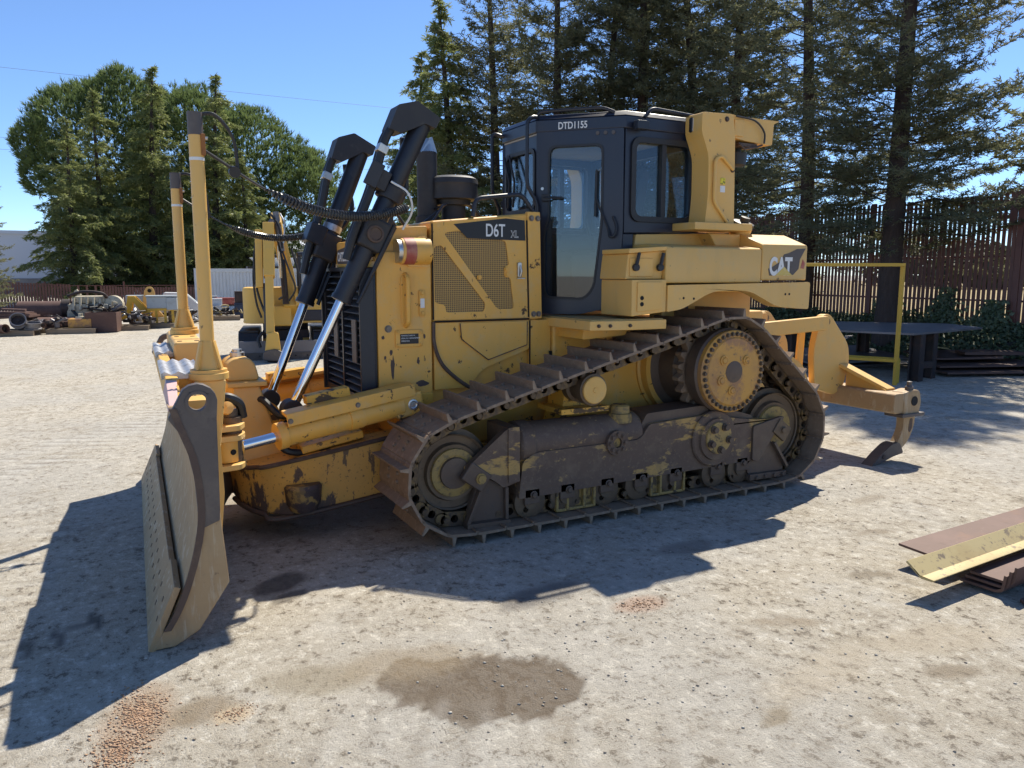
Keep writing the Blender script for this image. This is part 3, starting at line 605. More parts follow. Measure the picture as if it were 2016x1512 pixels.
# ---------------------------------------------------------------- engine hood
HY = .46
g = G().hexa([(.262, -HY, 1.30), (1.075, -HY, 1.30), (1.075, HY, 1.30), (.262, HY, 1.30)], [(.262, -HY, 1.962), (1.075, -HY, 2.045), (1.075, HY, 2.045), (.262, HY, 1.962)])
hood = g.obj('engine_hood', M['yellow'], dozer, bevel=.02, seg=3)
for m in (-1, 1):
    Ya, Yb = m*(HY-.004), m*(HY+.012)
    # engine door: sheet with two screened openings
    mesh1 = [(.345, 1.885), (.445, 1.905), (.80, 1.845), (.825, 1.68), (.79, 1.675), (.79, 1.60), (.835, 1.60), (.865, 1.385), (.735, 1.385)]
    mesh2 = [(.275, 1.795), (.325, 1.81), (.645, 1.425), (.635, 1.37), (.355, 1.37), (.35, 1.42), (.278, 1.435)]
    door = [(.268, 1.322), (.975, 1.322), (.955, 1.99), (.80, 2.005), (.268, 1.948)]
    g = G().plate(door, Ya, Yb, holes=[rpoly(mesh1, .025, 3), rpoly(mesh2, .02, 3)]); ed = g.obj('engine_door', M['yellow'], dozer, bevel=.004)
    for msh in (mesh1, mesh2):
        G().plate(rpoly(msh, .025, 3), m*(HY-.002), m*(HY+.004)).obj('door_screen', M['screen'], ed)
    G().plate(rpoly([(.415, 1.945), (.80, 1.993), (.945, 1.985), (.952, 1.848), (.515, 1.856)], .004), Yb, Yb+m*.0025).obj('model_decal', M['decal'], ed)
    if m < 0:
        text('model_lettering', 'D6T', .118, M['white'], ed, (.645, Yb-.003, 1.872), sx=.68, bold=.0016)
        text('model_lettering', 'XL', .066, M['white'], ed, (.838, Yb-.003, 1.868), sx=.72, bold=.0016)
        text('model_lettering', 'XL', .066, M['decal'], ed, (.838, Yb-.0046, 1.868), sx=.72, bold=-.0012)
    g = G().plate(rr(.885, .915, 1.60, 1.70, .01), Yb, Yb+m*.02); g.tube([(.90, Yb+m*.02, 1.68), (.905, Yb+m*.035, 1.64), (.90, Yb+m*.02, 1.60)], .007, 8); g.box(.885, .945, min(Yb, Yb+m*.014), max(Yb, Yb+m*.014), 1.588, 1.596); g.obj('door_latch', M['steel'], ed, bevel=.003)
    for p in ((.805, 1.655), (.81, 1.62), (.60, 1.60)): G().bolt((p[0], Yb, p[1]), (0, m, 0), .013).obj('screen_bolt', M['yellow'], ed)
    # firewall column
    g = G().plate([(.985, 1.312), (1.085, 1.312), (1.065, 2.045), (.965, 2.045)], m*.44, m*(HY+.018)); fc = g.obj('firewall_post', M['yellow'], dozer, bevel=.006)
    for p in ((.995, 2.0), (1.045, 2.0), (1.015, 1.345), (1.055, 1.345)): G().bolt((p[0], m*(HY+.018), p[1]), (0, m, 0), .015, .014).obj('post_bolt', M['bolt'], fc)
    # lower side panels
    g = G().plate(rpoly([(.268, .86), (.268, 1.303), (.985, 1.303), (.985, 1.10), (.62, .98), (.52, .86)], [.0, .0, .0, .02, .06, .0]), m*.44, m*(HY+.010)); lp_ = g.obj('lower_panel', M['yellow'], dozer, bevel=.006)
    g = G().plate(rpoly([(.45, 1.298), (.965, 1.298), (.965, 1.13), (.66, 1.04), (.46, 1.19)], [.0, .0, .02, .03, .05]), m*(HY+.010), m*(HY+.020)); g.obj('access_cover', M['yellow'], lp_, bevel=.004)
    g = G().plate([(.99, .90), (1.16, .90), (1.16, 1.303), (.99, 1.303)], m*.44, m*(HY+.014)); g.obj('rear_lower_panel', M['yellow'], dozer, bevel=.006)
    G().box(1.145, 1.163, min(m*.47, m*.486), max(m*.47, m*.486), .93, 1.08).obj('panel_strap', M['hole'], dozer)
    # rubber seal curve at the edge between guard and engine
    g = G().tube(smooth_path([(.262, m*.478, 1.31), (.268, m*.478, 1.16), (.32, m*.478, 1.03), (.42, m*.478, .93), (.52, m*.478, .86)]), .013, 8); g.obj('panel_edge', M['edge_dark'], dozer)
for m in (-1, 1):
    for pth in ([(.264, m*.474, 1.325), (.264, m*.474, 1.945)], [(.27, m*.474, 1.312), (.98, m*.474, 1.312)], [(.978, m*.474, 1.325), (.960, m*.474, 1.985)], [(.988, m*.475, .98), (.988, m*.475, 1.30)]):
        G().tube(pth, .0055, 6).obj('panel_gap', M['hole'], dozer)
    G().tube([(.453, m*.481, 1.295), (.462, m*.481, 1.19), (.66, m*.481, 1.042), (.962, m*.481, 1.132), (.964, m*.481, 1.295)], .0035, 6).obj('panel_gap', M['edge_dark'], dozer)
# hood top bits: exhaust, air precleaner, rails
g = G().lathe((.425, 0.0, 1.96), (0, 0, 1), [(0, .085), (.06, .085), (.065, .071), (.50, .071), (.50, .062), (.505, .06)], n=32)
ex = g.obj('exhaust_stack', M['black_dusty'], dozer, ang=28)
g = G().hexa([(.365, -.045, 2.455), (.485, -.045, 2.455), (.485, .045, 2.455), (.365, .045, 2.455)], [(.43, -.03, 2.545), (.455, -.03, 2.565), (.455, .03, 2.565), (.43, .03, 2.545)]); g.cyl((.425, 0, 2.44), (.44, 0, 2.555), .071, .02, 24); g.obj('exhaust_cap', M['steel'], ex)
g = G().lathe((.615, -.02, 2.0), (0, 0, 1), [(0, .085), (.10, .085), (.105, .12), (.14, .125), (.142, .172), (.145, .178), (.235, .172), (.25, .178), (.285, .172), (.302, .14), (.306, 0)], n=40)
g.obj('air_precleaner', M['black_dusty'], dozer, ang=28)
g = G().tube(round_path([(.58, -.42, 2.0), (.60, -.42, 2.12), (.95, -.42, 2.165), (1.04, -.42, 2.05)], .05), .016, 10); g.obj('hood_rail', M['black'], dozer)
g = G().tube(round_path([(.58, .42, 2.0), (.60, .42, 2.12), (.95, .42, 2.165), (1.04, .42, 2.05)], .05), .016, 10); g.obj('hood_rail', M['black'], dozer)
for (a, b) in (((.33, -.32, 1.965), (.42, -.30, 2.08)), ((.42, -.30, 2.08), (.52, .25, 2.06)), ((.30, -.22, 1.96), (.50, -.16, 2.1))):
    G().tube([a, b], .008, 6).obj('hood_line', M['black'], dozer)
for y in (.30, .12): G().tube(smooth_path([(.05, y, 1.93), (.10, y, 2.05), (.20, y-.03, 2.06), (.28, y-.05, 1.96)]), .012, 8).obj('hood_hose', M['rubber'], dozer)

# ---------------------------------------------------------------- cab
# door plane runs from A (front) to B (rear); the far side mirrors it
A = Vector((1.165, .255)); B = Vector((1.60, .70)); DL = (B-A).length
def door_map(m):
    t = (B-A).normalized(); nn = Vector((t.y, -t.x))   # outward-ish for +y side
    def f(p, d):   # p=(u along door 0..DL, z); d outward
        q = A + t*p[0] + Vector((-t.y, t.x))*d
        return (q.x, m*q.y, p[1])
    return f
cabr = empty('cab', (0, 0, 0)); cabr.parent = dozer
for m in (-1, 1):
    f = door_map(m)
    outer = rpoly([(.0, 1.335), (.33, 1.335), (DL-.02, 1.40), (DL+.005, 1.95), (DL, 2.615), (.0, 2.615)], [.02, .05, .03, .02, .01, .01])
    inner = rpoly([(.075, 1.46), (.355, 1.445), (.425, 1.53), (.475, 1.98), (.475, 2.51), (.095, 2.51), (.095, 2.02), (.065, 1.93), (.065, 1.55)], [.10, .06, .08, .05, .055, .055, .05, .05, .05])
    g = G().plate(outer, -.035, .012, holes=[inner], mapf=f); dr = g.obj('cab_door', M['navy'], cabr, bevel=.005)
    ins = [(p[0]*.985+.004, 2.0+(p[1]-2.0)*.99) for p in inner]
    g = G().plate([(.27+(p[0]-.27)*1.05, 1.98+(p[1]-1.98)*1.02) for p in inner], .012, .020, holes=[[(.27+(p[0]-.27)*.975, 1.98+(p[1]-1.98)*.99) for p in inner]], mapf=f); g.obj('door_seal', M['rubber'], dr)
    g = G().plate([(.27+(p[0]-.27)*1.01, 1.98+(p[1]-1.98)*1.005) for p in inner], -.008, -.002, mapf=f); g.obj('door_glass', M['glass'], dr)
    g = G().obox(f((.075, 2.16), .03), (Vector(f((1, 0), 0))-Vector(f((0, 0), 0))).normalized(), (Vector(f((0, 0), 1))-Vector(f((0, 0), 0))).normalized(), (0, 0, 1), .03, .012, .025)
    g.tube([f((.06, 2.16), .035), f((.20, 2.155), .045)], .010, 8); g.obj('door_handle', M['rubber'], dr, bevel=.004)
    G().lathe(f((.045, 2.225), .012), Vector(f((0, 0), 1))-Vector(f((0, 0), 0)), [(0, .012), (.005, .011), (.005, 0)], n=12).obj('door_lock', M['steel'], dr)
    g = G().tube([f((.44, 2.34), .03), f((.435, 2.02), .035)], .009, 6); g.tube([f((.436, 2.15), .04), f((.53, 1.93), .03)], .007, 6); g.obj('door_wiper', M['rubber'], dr)
    g = G().tube(smooth_path([f((.53, 1.93), .03), f((.545, 1.88), .05), f((.575, 1.89), .05), f((.585, 1.95), .04), f((.56, 2.02), .03)]), .009, 8); g.obj('washer_hose', M['rubber'], dr)
    # side panel with sliding window behind the door
    sp_o = [(1.615, 1.40), (1.70, 1.90), (2.27, 1.93), (2.27, 2.62), (1.615, 2.615)]
    g = G().plate([(1.61, 1.905), (2.27, 1.925), (2.27, 2.62), (1.61, 2.615)], m*.655, m*.705, holes=[rr(1.675, 2.205, 2.005, 2.545, .06)]); sp2 = g.obj('side_panel', M['navy'], cabr, bevel=.006)
    G().plate([(1.60, 1.38), (1.68, 1.38), (1.70, 1.903), (1.61, 1.903)], m*.62, m*.695).obj('door_pillar', M['navy'], cabr, bevel=.006)
    g = G().plate(rr(1.655, 2.225, 1.985, 2.565, .075), m*.702, m*.722, holes=[rr(1.695, 2.185, 2.025, 2.525, .05)]); g.obj('window_seal', M['rubber'], sp2, bevel=.004)
    g = G().box(1.925, 1.965, min(m*.66, m*.712), max(m*.66, m*.712), 2.02, 2.53); g.obj('window_bar', M['rubber'], sp2, bevel=.004)
    for (a, b) in ((1.69, 1.926), (1.964, 2.19)):
        G().plate([(a, 2.02), (b, 2.02), (b, 2.53), (a, 2.53)], m*.680, m*.685).obj('window_pane', M['glass'], sp2)
    # lower skirt of the cab under the side window
    g = G().plate(rpoly([(1.70, 1.74), (2.35, 1.74), (2.35, 1.92), (1.72, 1.90)], .01), m*.60, m*.70); g.obj('cab_skirt', M['yellow_clean'], cabr, bevel=.008)
# windscreen wall
g = G().plate(rpoly([(-.255, 2.02), (.255, 2.02), (.255, 2.615), (-.255, 2.615)], .01), 1.168, 1.205, holes=[rr(-.215, .215, 2.09, 2.50, .05)], plane='yz'); fw = g.obj('front_wall', M['navy'], cabr, bevel=.006)
G().box(1.168, 1.205, -.255, .255, 1.35, 2.019).obj('front_lower_wall', M['navy'], cabr)
G().plate(rr(-.225, .225, 2.08, 2.51, .05), 1.182, 1.187, plane='yz').obj('windscreen', M['glass'], fw)
g = G().plate(rr(-.232, .232, 2.07, 2.52, .06), 1.158, 1.168, holes=[rr(-.208, .208, 2.097, 2.493, .05)], plane='yz'); g.obj('windscreen_seal', M['rubber'], fw)
for s in (.12, .20):
    g = G().tube([(1.14, s, 2.50), (1.13, s-.10, 2.30), (1.14, s-.06, 2.12)], .009, 6); g.obj('wiper_arm', M['rubber'], fw)
# rear wall
g = G().plate(rpoly([(-.70, 1.92), (.70, 1.92), (.70, 2.615), (-.70, 2.615)], .01), 2.245, 2.285, holes=[rr(-.58, .58, 2.02, 2.53, .05)], plane='yz'); rw = g.obj('rear_wall', M['navy'], cabr, bevel=.006)
G().plate(rr(-.59, .59, 2.01, 2.54, .05), 2.262, 2.267, plane='yz').obj('rear_window', M['glass'], rw)
# roof: plan hexagon with chamfered cap
plan = [(1.152, -.262), (1.60, -.718), (2.29, -.718), (2.29, .718), (1.60, .718), (1.152, .262)]
g = G().plate(plan, 2.612, 2.700, plane='xy'); n0 = len(g.v)
top = [(1.175, -.25), (1.62, -.69), (2.27, -.69), (2.27, .69), (1.62, .69), (1.175, .25)]
g.add([(p[0], p[1], 2.7005) for p in plan] + [(p[0], p[1], 2.735) for p in top], [tuple(range(6, 12))] + [(i, (i+1) % 6, 6+(i+1) % 6, 6+i) for i in range(6)])
roof = g.obj('cab_roof', M['navy'], cabr, bevel=.01)
G().plate([(p[0]*.98+.035, p[1]*.95) for p in plan], 2.600, 2.611, plane='xy').obj('headliner', M['cloth'], roof)
text('unit_number', 'DTD1155', .066, M['white'], roof, (1.262, -.3805, 2.628), (R(90), 0, math.atan2(-.456, .448)), sx=.78, bold=.0012)
g = G().tube(round_path([(1.17, -.24, 2.71), (1.18, -.26, 2.755), (1.29, -.37, 2.76), (1.50, -.585, 2.76), (1.56, -.64, 2.725)], .04), .013, 8); g.obj('roof_rail', M['black'], roof)
for p in ((1.70, -.745, 2.63), (1.80, -.745, 2.63)): pass
g = G().obox((1.70, -.76, 2.63), (1, 0, 0), (0, 1, 0), (0, 0, 1), .05, .03, .03); g.obj('roof_bracket', M['black'], roof, bevel=.006)
g = G().tube(round_path([(1.74, -.74, 2.69), (1.80, -.74, 2.755), (2.20, -.74, 2.735), (2.24, -.74, 2.70)], .04), .014, 8); g.obj('roof_rail', M['black'], roof)
g = G().obox((2.17, -.77, 2.665), Vector((1, -.25, 0)).normalized(), Vector((.25, 1, 0)).normalized(), (0, 0, 1), .055, .045, .055); wl = g.obj('roof_lamp', M['rubber'], roof, bevel=.012)
G().obox(Vector((2.17, -.77, 2.665)) + Vector((-.01, -.046, 0)), Vector((1, -.25, 0)).normalized(), Vector((.25, 1, 0)).normalized(), (0, 0, 1), .047, .003, .045).obj('lamp_lens', M['lamp'], wl, bevel=.002)
for k in range(3): G().lathe(door_map(-1)((.44+.055*k, 2.588), .012), (-.7, -.7, 0), [(0, .014), (.008, .013), (.008, 0)], n=12).obj('marker_lamp', M['plate_dark'], roof)
# hand rails at the windscreen corners
for (m, xo) in ((-1, 1.07), (1, 1.075)):
    pts = [(xo+.09, m*.24, 2.66), (xo, m*.28, 2.69), (xo, m*.28, 2.24), (xo+.07, m*.30, 2.12), (xo+.07, m*.30, 2.04)]
    if m < 0: pts = [(xo+.10, -.26, 2.72), (xo+.04, m*.28, 2.715), (xo, m*.28, 2.68), (xo, m*.28, 2.24), (xo+.07, m*.30, 2.13), (xo+.07, m*.30, 2.03)]
    G().tube(round_path(pts, .05), .014, 10).obj('hand_rail', M['black'], cabr)
# floor and interior
g = G().plate([(1.20, -.25), (1.60, -.65), (2.26, -.65), (2.26, .65), (1.60, .65), (1.20, .25)], 1.36, 1.40, plane='xy'); g.obj('cab_floor', M['cabgrey'], cabr)
g = G().plate(rpoly([(1.80, 1.42), (2.16, 1.42), (2.20, 1.80), (1.76, 1.80)], .05), -.25, .25); g.obj('seat_base', M['cabgrey'], cabr, bevel=.03)
g = G().plate(rpoly([(1.66, 1.80), (2.10, 1.80), (2.10, 1.90), (1.66, 1.93)], .04), -.25, .25); g.obj('seat_cushion', M['seat'], cabr, bevel=.03)
g = G().plate(rpoly([(2.00, 1.88), (2.11, 1.88), (2.20, 2.40), (2.16, 2.45), (2.11, 2.40)], .03), -.23, .23); g.obj('seat_back', M['seat'], cabr, bevel=.03)
g = G().box(1.62, 2.2, .30, .46, 1.42, 1.95); g.obj('armrest_console', M['cabgrey'], cabr, bevel=.03)
g = G().box(1.62, 2.2, -.46, -.32, 1.42, 1.90); g.obj('armrest_console', M['cabgrey'], cabr, bevel=.03)
g = G().box(1.215, 1.33, -.22, .22, 1.42, 2.04); g.obj('dashboard', M['cabgrey'], cabr, bevel=.03)
G().tube(smooth_path([(1.60, -.30, 1.90), (1.56, -.30, 2.0), (1.57, -.30, 2.06)]), .012, 8).obj('steering_lever', M['rubber'], cabr)
# ---------------------------------------------------------------- roll-over posts
for m in (-1, 1):
    po = rpoly([(2.115, 2.735), (2.115, 2.60), (2.185, 2.45), (2.19, 2.16), (2.17, 1.985), (2.445, 1.985), (2.425, 2.60), (2.40, 2.745)], [.02, .03, .05, .08, 0, 0, .02, .02])
    g = G().plate(po, m*.64 if False else m*.725, m*.90); rp = g.obj('roll_bar_post', M['yellow_clean'], dozer, bevel=.018, seg=3)
    G().plate([(2.04, 1.93), (2.58, 1.93), (2.58, 1.983), (2.04, 1.983)], m*.66, m*.95).obj('post_foot', M['yellow_clean'], rp, bevel=.006)
    pth = round_path([(2.41, m*.91, 2.36), (2.29, m*.915, 2.45), (2.235, m*.915, 2.42), (2.235, m*.915, 2.13), (2.37, m*.91, 1.99)], .04)
    G().tube(pth, .012, 8).obj('post_handle', M['yellow_clean'], rp)
    g = G().plate(rr(2.30, 2.345, 2.255, 2.30, .003), m*.90, m*.9025); g.obj('warning_sticker', M['label_yellow'], rp)
    G().plate(rr(2.30, 2.345, 2.20, 2.245, .003), m*.90, m*.9025).obj('white_sticker', M['white'], rp)
    for p in ((2.34, 2.705), (2.41, 2.36), (2.37, 2.0)): G().bolt((p[0], m*.90, p[1]), (0, m, 0), .014).obj('post_bolt', M['edge_dark'], rp)
    # step platform beside the cab, tread, riser boxes
    pl = [(1.14, m*.48), (1.14, m*1.00), (1.45, m*1.06), (1.72, m*1.06), (1.72, m*.72), (1.62, m*.70), (1.20, m*.28), (1.10, m*.28)]
    g = G().plate(pl, 1.255, 1.318, plane='xy'); pf = g.obj('step_platform', M['yellow_clean'], dozer, bevel=.006)
    g = G().plate([(1.155, m*.50), (1.155, m*.985), (1.45, m*1.045), (1.70, m*1.045), (1.70, m*.73), (1.61, m*.71), (1.20, m*.30)], 1.318, 1.326, plane='xy'); g.obj('tread_plate', M['tread'], pf)
    for x in (1.20, 1.28, 1.42): G().bolt((x, m*(1.0+(x-1.14)*.19 if x > 1.14 else 1.0)+m*.003, 1.285), (0, m, 0), .009).obj('platform_bolt', M['edge_dark'], pf)
    g = G().plate(rpoly([(1.415, 1.345), (1.70, 1.37), (1.70, 1.585), (1.415, 1.585)], .01), m*.72, m*1.075); bb = g.obj('battery_box', M['yellow_clean'], dozer, bevel=.01)
    g = G().plate(rpoly([(1.455, 1.375), (1.63, 1.385), (1.66, 1.40), (1.66, 1.57), (1.455, 1.57)], [.008, .02, .03, .008, .008]), m*1.075, m*1.084); bd = g.obj('box_door', M['yellow_clean'], bb, bevel=.004)
    for z in (1.465, 1.425): G().lathe((1.49, m*1.084, z), (0, m, 0), [(0, .015), (.003, .014), (.003, 0)], n=14).obj('door_lock', M['hole'], bd)
    g = G().plate(rpoly([(1.40, 1.588), (1.70, 1.588), (1.72, 1.78), (1.42, 1.755)], .01), m*.72, m*1.02); sbx = g.obj('tool_box', M['yellow_clean'], dozer, bevel=.008)
    G().plate(rr(1.43, 1.62, 1.605, 1.725, .006), m*1.02, m*1.028).obj('box_lid', M['yellow_clean'], sbx, bevel=.004)
    g = G().plate(rpoly([(1.405, 1.755), (1.72, 1.78), (1.72, 1.805), (1.405, 1.785)], .004), m*.74, m*1.05); g.obj('box_step', M['yellow_clean'], sbx, bevel=.004)
    for x in (1.47, 1.67): 
        g = G().lathe((x, m*1.03, 1.665), (0, m, 0), [(0, .025), (.02, .024), (.02, 0)], n=14); g.tube([(x, m*1.045, 1.68), (x+.02, m*1.045, 1.76)], .012, 8); g.obj('rubber_latch', M['rubber'], sbx)
    # fuel tank: front block, rear block with sloped shoulder, lower fender beam
    def blk(nm, x0, x1, z0, z1, zs, mt):
        # section in y-z: outer wall up to z1, sloped top to zs further in
        g = G(); o0, o1 = m*1.055, m*.44; os = m*.83
        sec = [(o0, z0), (o0, z1-.01), (m*1.045, z1+.005), (os, zs), (o1, zs), (o1, z0)]
        g.plate(sec, x0, x1, plane='yz'); return g.obj(nm, mt, dozer, bevel=.012, seg=3)
    tf = blk('fender_box', 1.705, 2.58, 1.56, 1.80, 1.83, M['yellow_clean'])
    tk = blk('fuel_tank', 2.584, 3.045, 1.575, 1.83, 1.915, M['yellow_clean'])
    g = G().plate([(2.36, 1.80), (2.583, 1.80), (2.583, 1.915), (2.28, 1.915)], m*.44, m*.83); g.obj('tank_neck', M['yellow_clean'], tk, bevel=.008)
    g = G().plate(rpoly([(1.703, 1.37), (1.83, 1.385), (2.10, 1.505), (2.44, 1.505), (2.72, 1.385), (3.05, 1.36), (3.055, 1.562), (1.703, 1.548)], [.01, .05, .08, .08, .06, .02, .02, .01]), m*.98, m*1.085); fb = g.obj('fender_beam', M['yellow_clean'], dozer, bevel=.012, seg=3)
    g = G().plate(rpoly([(1.703, 1.50), (3.04, 1.49), (3.04, 1.56), (1.703, 1.548)], .01), m*.44, m*.98); g.obj('fender_floor', M['yellow_clean'], dozer)
    for p in ((1.84, 1.46), (1.93, 1.455), (2.80, 1.475), (2.84, 1.475)): G().lathe((p[0], m*1.085, p[1]), (0, m, 0), [(0, .009), (.002, .008), (.002, 0)], n=10).obj('beam_hole', M['hole'], fb)
    G().plate(rpoly([(2.05, 1.15), (2.95, 1.15), (2.95, 1.50), (2.05, 1.50)], .05), m*.44, m*.60).obj('inner_fender', M['yellow_clean'], dozer, bevel=.02)
    if m < 0:
        cd = G().plate(rpoly([(2.80, 1.765), (2.85, 1.775), (2.93, 1.805), (3.02, 1.81), (2.985, 1.76), (2.965, 1.73), (2.955, 1.66), (2.90, 1.615), (2.84, 1.615), (2.66, 1.61), (2.645, 1.66), (2.70, 1.68), (2.76, 1.71)], .004), -1.055, -1.0575).obj('logo_decal', M['plate_dark'], tk)
        text('logo_lettering', 'C', .175, M['white'], cd, (2.655, -1.0590, 1.618), sx=.62, bold=.007)
        text('logo_lettering', 'AT', .175, M['white'], cd, (2.735, -1.0590, 1.618), sx=.66, bold=.007)
        G().plate([(2.715, 1.612), (2.80, 1.675), (2.885, 1.612)], -1.0608, -1.0622).obj('logo_triangle', M['logo_yellow'], cd)
        G().plate([(2.975, 1.665), (3.01, 1.66), (3.02, 1.70), (2.995, 1.73)], -1.055, -1.0572).obj('logo_remnant', M['red'], tk)
    # filler neck with cap
    if m < 0:
        c0 = Vector((2.645, -.74, 1.89)); ax = Vector((.05, -.38, .9)).normalized()
        fn = G().lathe(c0, ax, [(0, .075), (.10, .075), (.105, .068)], n=28).obj('filler_neck', M['yellow_clean'], tk, ang=28)
        G().lathe(c0, ax, [(.10, .080), (.125, .080), (.130, .06), (.132, .035), (.165, .035), (.168, .0)], n=28).obj('filler_cap', M['rubber'], fn, ang=28)
# roll bar cross beam and rear lamp head
g = G().box(2.17, 2.40, -.72, .72, 2.62, 2.73); g.obj('roll_bar_beam', M['yellow_clean'], dozer, bevel=.015)
g = G().plate(rpoly([(2.42, 2.60), (2.56, 2.58), (2.83, 2.565), (2.84, 2.72), (2.90, 2.745), (2.50, 2.745), (2.42, 2.755)], [.01, .02, .02, .01, .005, .02, .01]), -.86, -.62); rh = g.obj('lamp_housing', M['yellow_clean'], dozer, bevel=.006)
G().plate(rr(2.445, 2.535, 2.605, 2.72, .006), -.872, -.860).obj('housing_plate', M['yellow_clean'], rh, bevel=.004)
g = G().lathe((2.60, -.74, 2.555), (0, 0, -1), [(0, .03), (.04, .03), (.045, .075), (.13, .068), (.14, .055), (.14, 0)], n=24); g.obj('rear_work_lamp', M['rubber'], rh, ang=28)
g = G().obox((2.60, -.80, 2.555), (1, 0, 0), (0, 1, 0), (0, 0, 1), .09, .05, .012); g.tube([(2.50, -.87, 2.55), (2.55, -.87, 2.52), (2.66, -.87, 2.54), (2.72, -.87, 2.56)], .008, 6); g.obj('lamp_mount', M['edge_dark'], rh)
G().tube(smooth_path([(2.45, -.88, 2.74), (2.62, -.89, 2.72), (2.72, -.885, 2.65), (2.73, -.88, 2.57)]), .007, 6).obj('lamp_wire', M['rubber'], rh)
# hydraulic clutter behind the cab
g = G().box(2.50, 2.86, -.35, .35, 1.915, 2.00); g.obj('rear_deck', M['edge_dark'], dozer, bevel=.02)
G().lathe((2.66, -.45, 1.91), (0, 0, 1), [(0, .05), (.08, .05), (.085, .035), (.12, .03), (.12, 0)], n=20).obj('breather', M['edge_dark'], dozer)
# ---------------------------------------------------------------- ripper
rip = empty('ripper', (0, 0, 0)); rip.parent = dozer
g = G().box(2.95, 3.25, -.45, .45, .52, 1.32); g.obj('rear_bracket', M['yellow_clean'], rip, bevel=.02)
for y in (-.36, .36):
    # tall carrier plate, top link, lower link
    g = G().plate(rpoly([(3.98, .60), (3.94, .95), (4.02, 1.26), (4.13, 1.27), (4.40, .98), (4.42, .82), (4.36, .60), (4.24, .52)], [.05, .10, .05, .07, .10, .05, .05, .05]), y-.035, y+.035); rpb = g.obj('ripper_carrier', M['yellow_clean'], rip, bevel=.008)
    g = G().plate(rpoly([(3.86, .60), (3.90, 1.16), (3.97, 1.16), (3.95, .70)], .02), y+.09, y+.12); g.obj('carrier_web', M['yellow_clean'], rpb, bevel=.006)
    G().lathe((4.07, y-.05, 1.20), (0, -1, 0), [(0, .034), (.012, .032), (.012, 0)], n=18).obj('carrier_pin', M['wheel'], rpb)
    g = G().plate(rpoly([(3.18, 1.10), (4.08, 1.14), (4.08, 1.26), (3.18, 1.22)], .04), y-.12, y-.045 if False else y+.045); 
    g = G().plate(rpoly([(3.18, 1.09), (4.05, 1.13), (4.05, 1.255), (3.18, 1.215)], .04), y-.10, y-.04); g.obj('ripper_top_link', M['yellow_clean'], rip, bevel=.012)
    g = G().plate(rpoly([(3.05, 1.12), (3.35, 1.12), (3.86, .82), (3.98, .60), (3.90, .52), (3.40, .55), (3.05, .60)], .06), y+.0, y+.08); g.obj('ripper_lower_link', M['yellow_clean'], rip, bevel=.012)
    G().cyl((3.70, y-.10, .72), (3.70, y+.10, .72), .07, n=24).obj('link_boss', M['yellow_clean'], rip, bevel=.006)
    g = G().cyl((3.15, y*.5, 1.34), (3.55, y*.5, .98), .055, n=18); g.cyl((3.55, y*.5, .98), (3.82, y*.5, .74), .030, n=14); g.obj('ripper_cylinder', M['yellow_clean'], rip, ang=28)
    # bright strut from carrier to beam
    g = G().obox(((4.30+4.52)/2, y*1.0+(-.22 if y < 0 else .22), .70), (Vector((4.50, y*2.2, .60))-Vector((4.30, y, .83))).normalized(), Vector((.0, 1, 0)), Vector((.4, 0, 1)).normalized(), .05, .05, .01)
    g = G(); d = Vector((4.46, y*2.25, .61))-Vector((4.34, y*1.1, .80)); dn = d.normalized(); sd = Vector((1, 0, 0)); up = sd.cross(dn).normalized()
    g.obox(Vector((4.40, y*1.67, .700)), dn, sd, up, d.length/2, .055, .018); g.obj('beam_strut', M['yellow_clean'], rip, bevel=.008)
    g = G().plate([(y*1.1, .60), (y*1.1, .80), (y*2.25, .61), (y*2.25, .60)], 4.385, 4.415, plane='yz'); g.obj('strut_gusset', M['yellow_clean'], rip)
g = G().plate(rr(4.28, 4.53, .43, .605, .03), -.98, .98); bm_ = g.obj('ripper_beam', M['blade'], rip, bevel=.008)
for y in (-.92, .92):
    g = G().plate(rpoly([(4.40, .41), (4.61, .41), (4.63, .52), (4.60, .62), (4.52, .63), (4.40, .61)], .03), y-.07, y+.07); sp_ = g.obj('shank_pocket', M['blade'], rip, bevel=.010)
    G().box(4.36, 4.66, y-.09, y+.09, .395, .425).obj('pocket_flange', M['plate_dark'], sp_, bevel=.006)
    G().lathe((4.53, y-.072, .53), (0, -1, 0), [(0, .042), (.003, .042), (.003, 0)], n=24).obj('pocket_hole', M['hole'], sp_)
    G().lathe((4.52, y-.02, .62), (0, 0, 1), [(0, .035), (.03, .035), (.045, .02), (.075, .022), (.08, 0)], n=16).obj('pin_head', M['plate_dark'], sp_)
    if y > 0: continue
    shank = rpoly([(4.45, .42), (4.61, .42), (4.605, .30), (4.54, .17), (4.41, .08), (4.33, .12), (4.41, .19), (4.46, .29)], [.0, .0, .06, .1, .06, .02, .08, .06])
    g = G().plate(shank, y-.035, y+.035); sk = g.obj('ripper_shank', M['blade'], rip, bevel=.012)
    G().plate(rpoly([(4.54, .37), (4.575, .37), (4.575, .28), (4.545, .24), (4.525, .27)], .02), y-.0375, y-.034).obj('shank_recess', M['edge_dark'], sk)
    tip = rpoly([(4.46, .075), (4.40, .175), (4.30, .165), (4.17, .09), (4.035, -.01), (4.17, .012), (4.32, .055)], [.02, .03, .03, .03, .01, .03, .03])
    g = G().plate(tip, y-.052, y+.052); tp = g.obj('ripper_tip', M['plate_dark'], sk, bevel=.014)
    G().lathe((4.20, y-.053, .068), (0, -1, 0), [(0, .020), (.006, .019), (.006, 0)], n=14).obj('tip_pin', M['edge_dark'], tp)
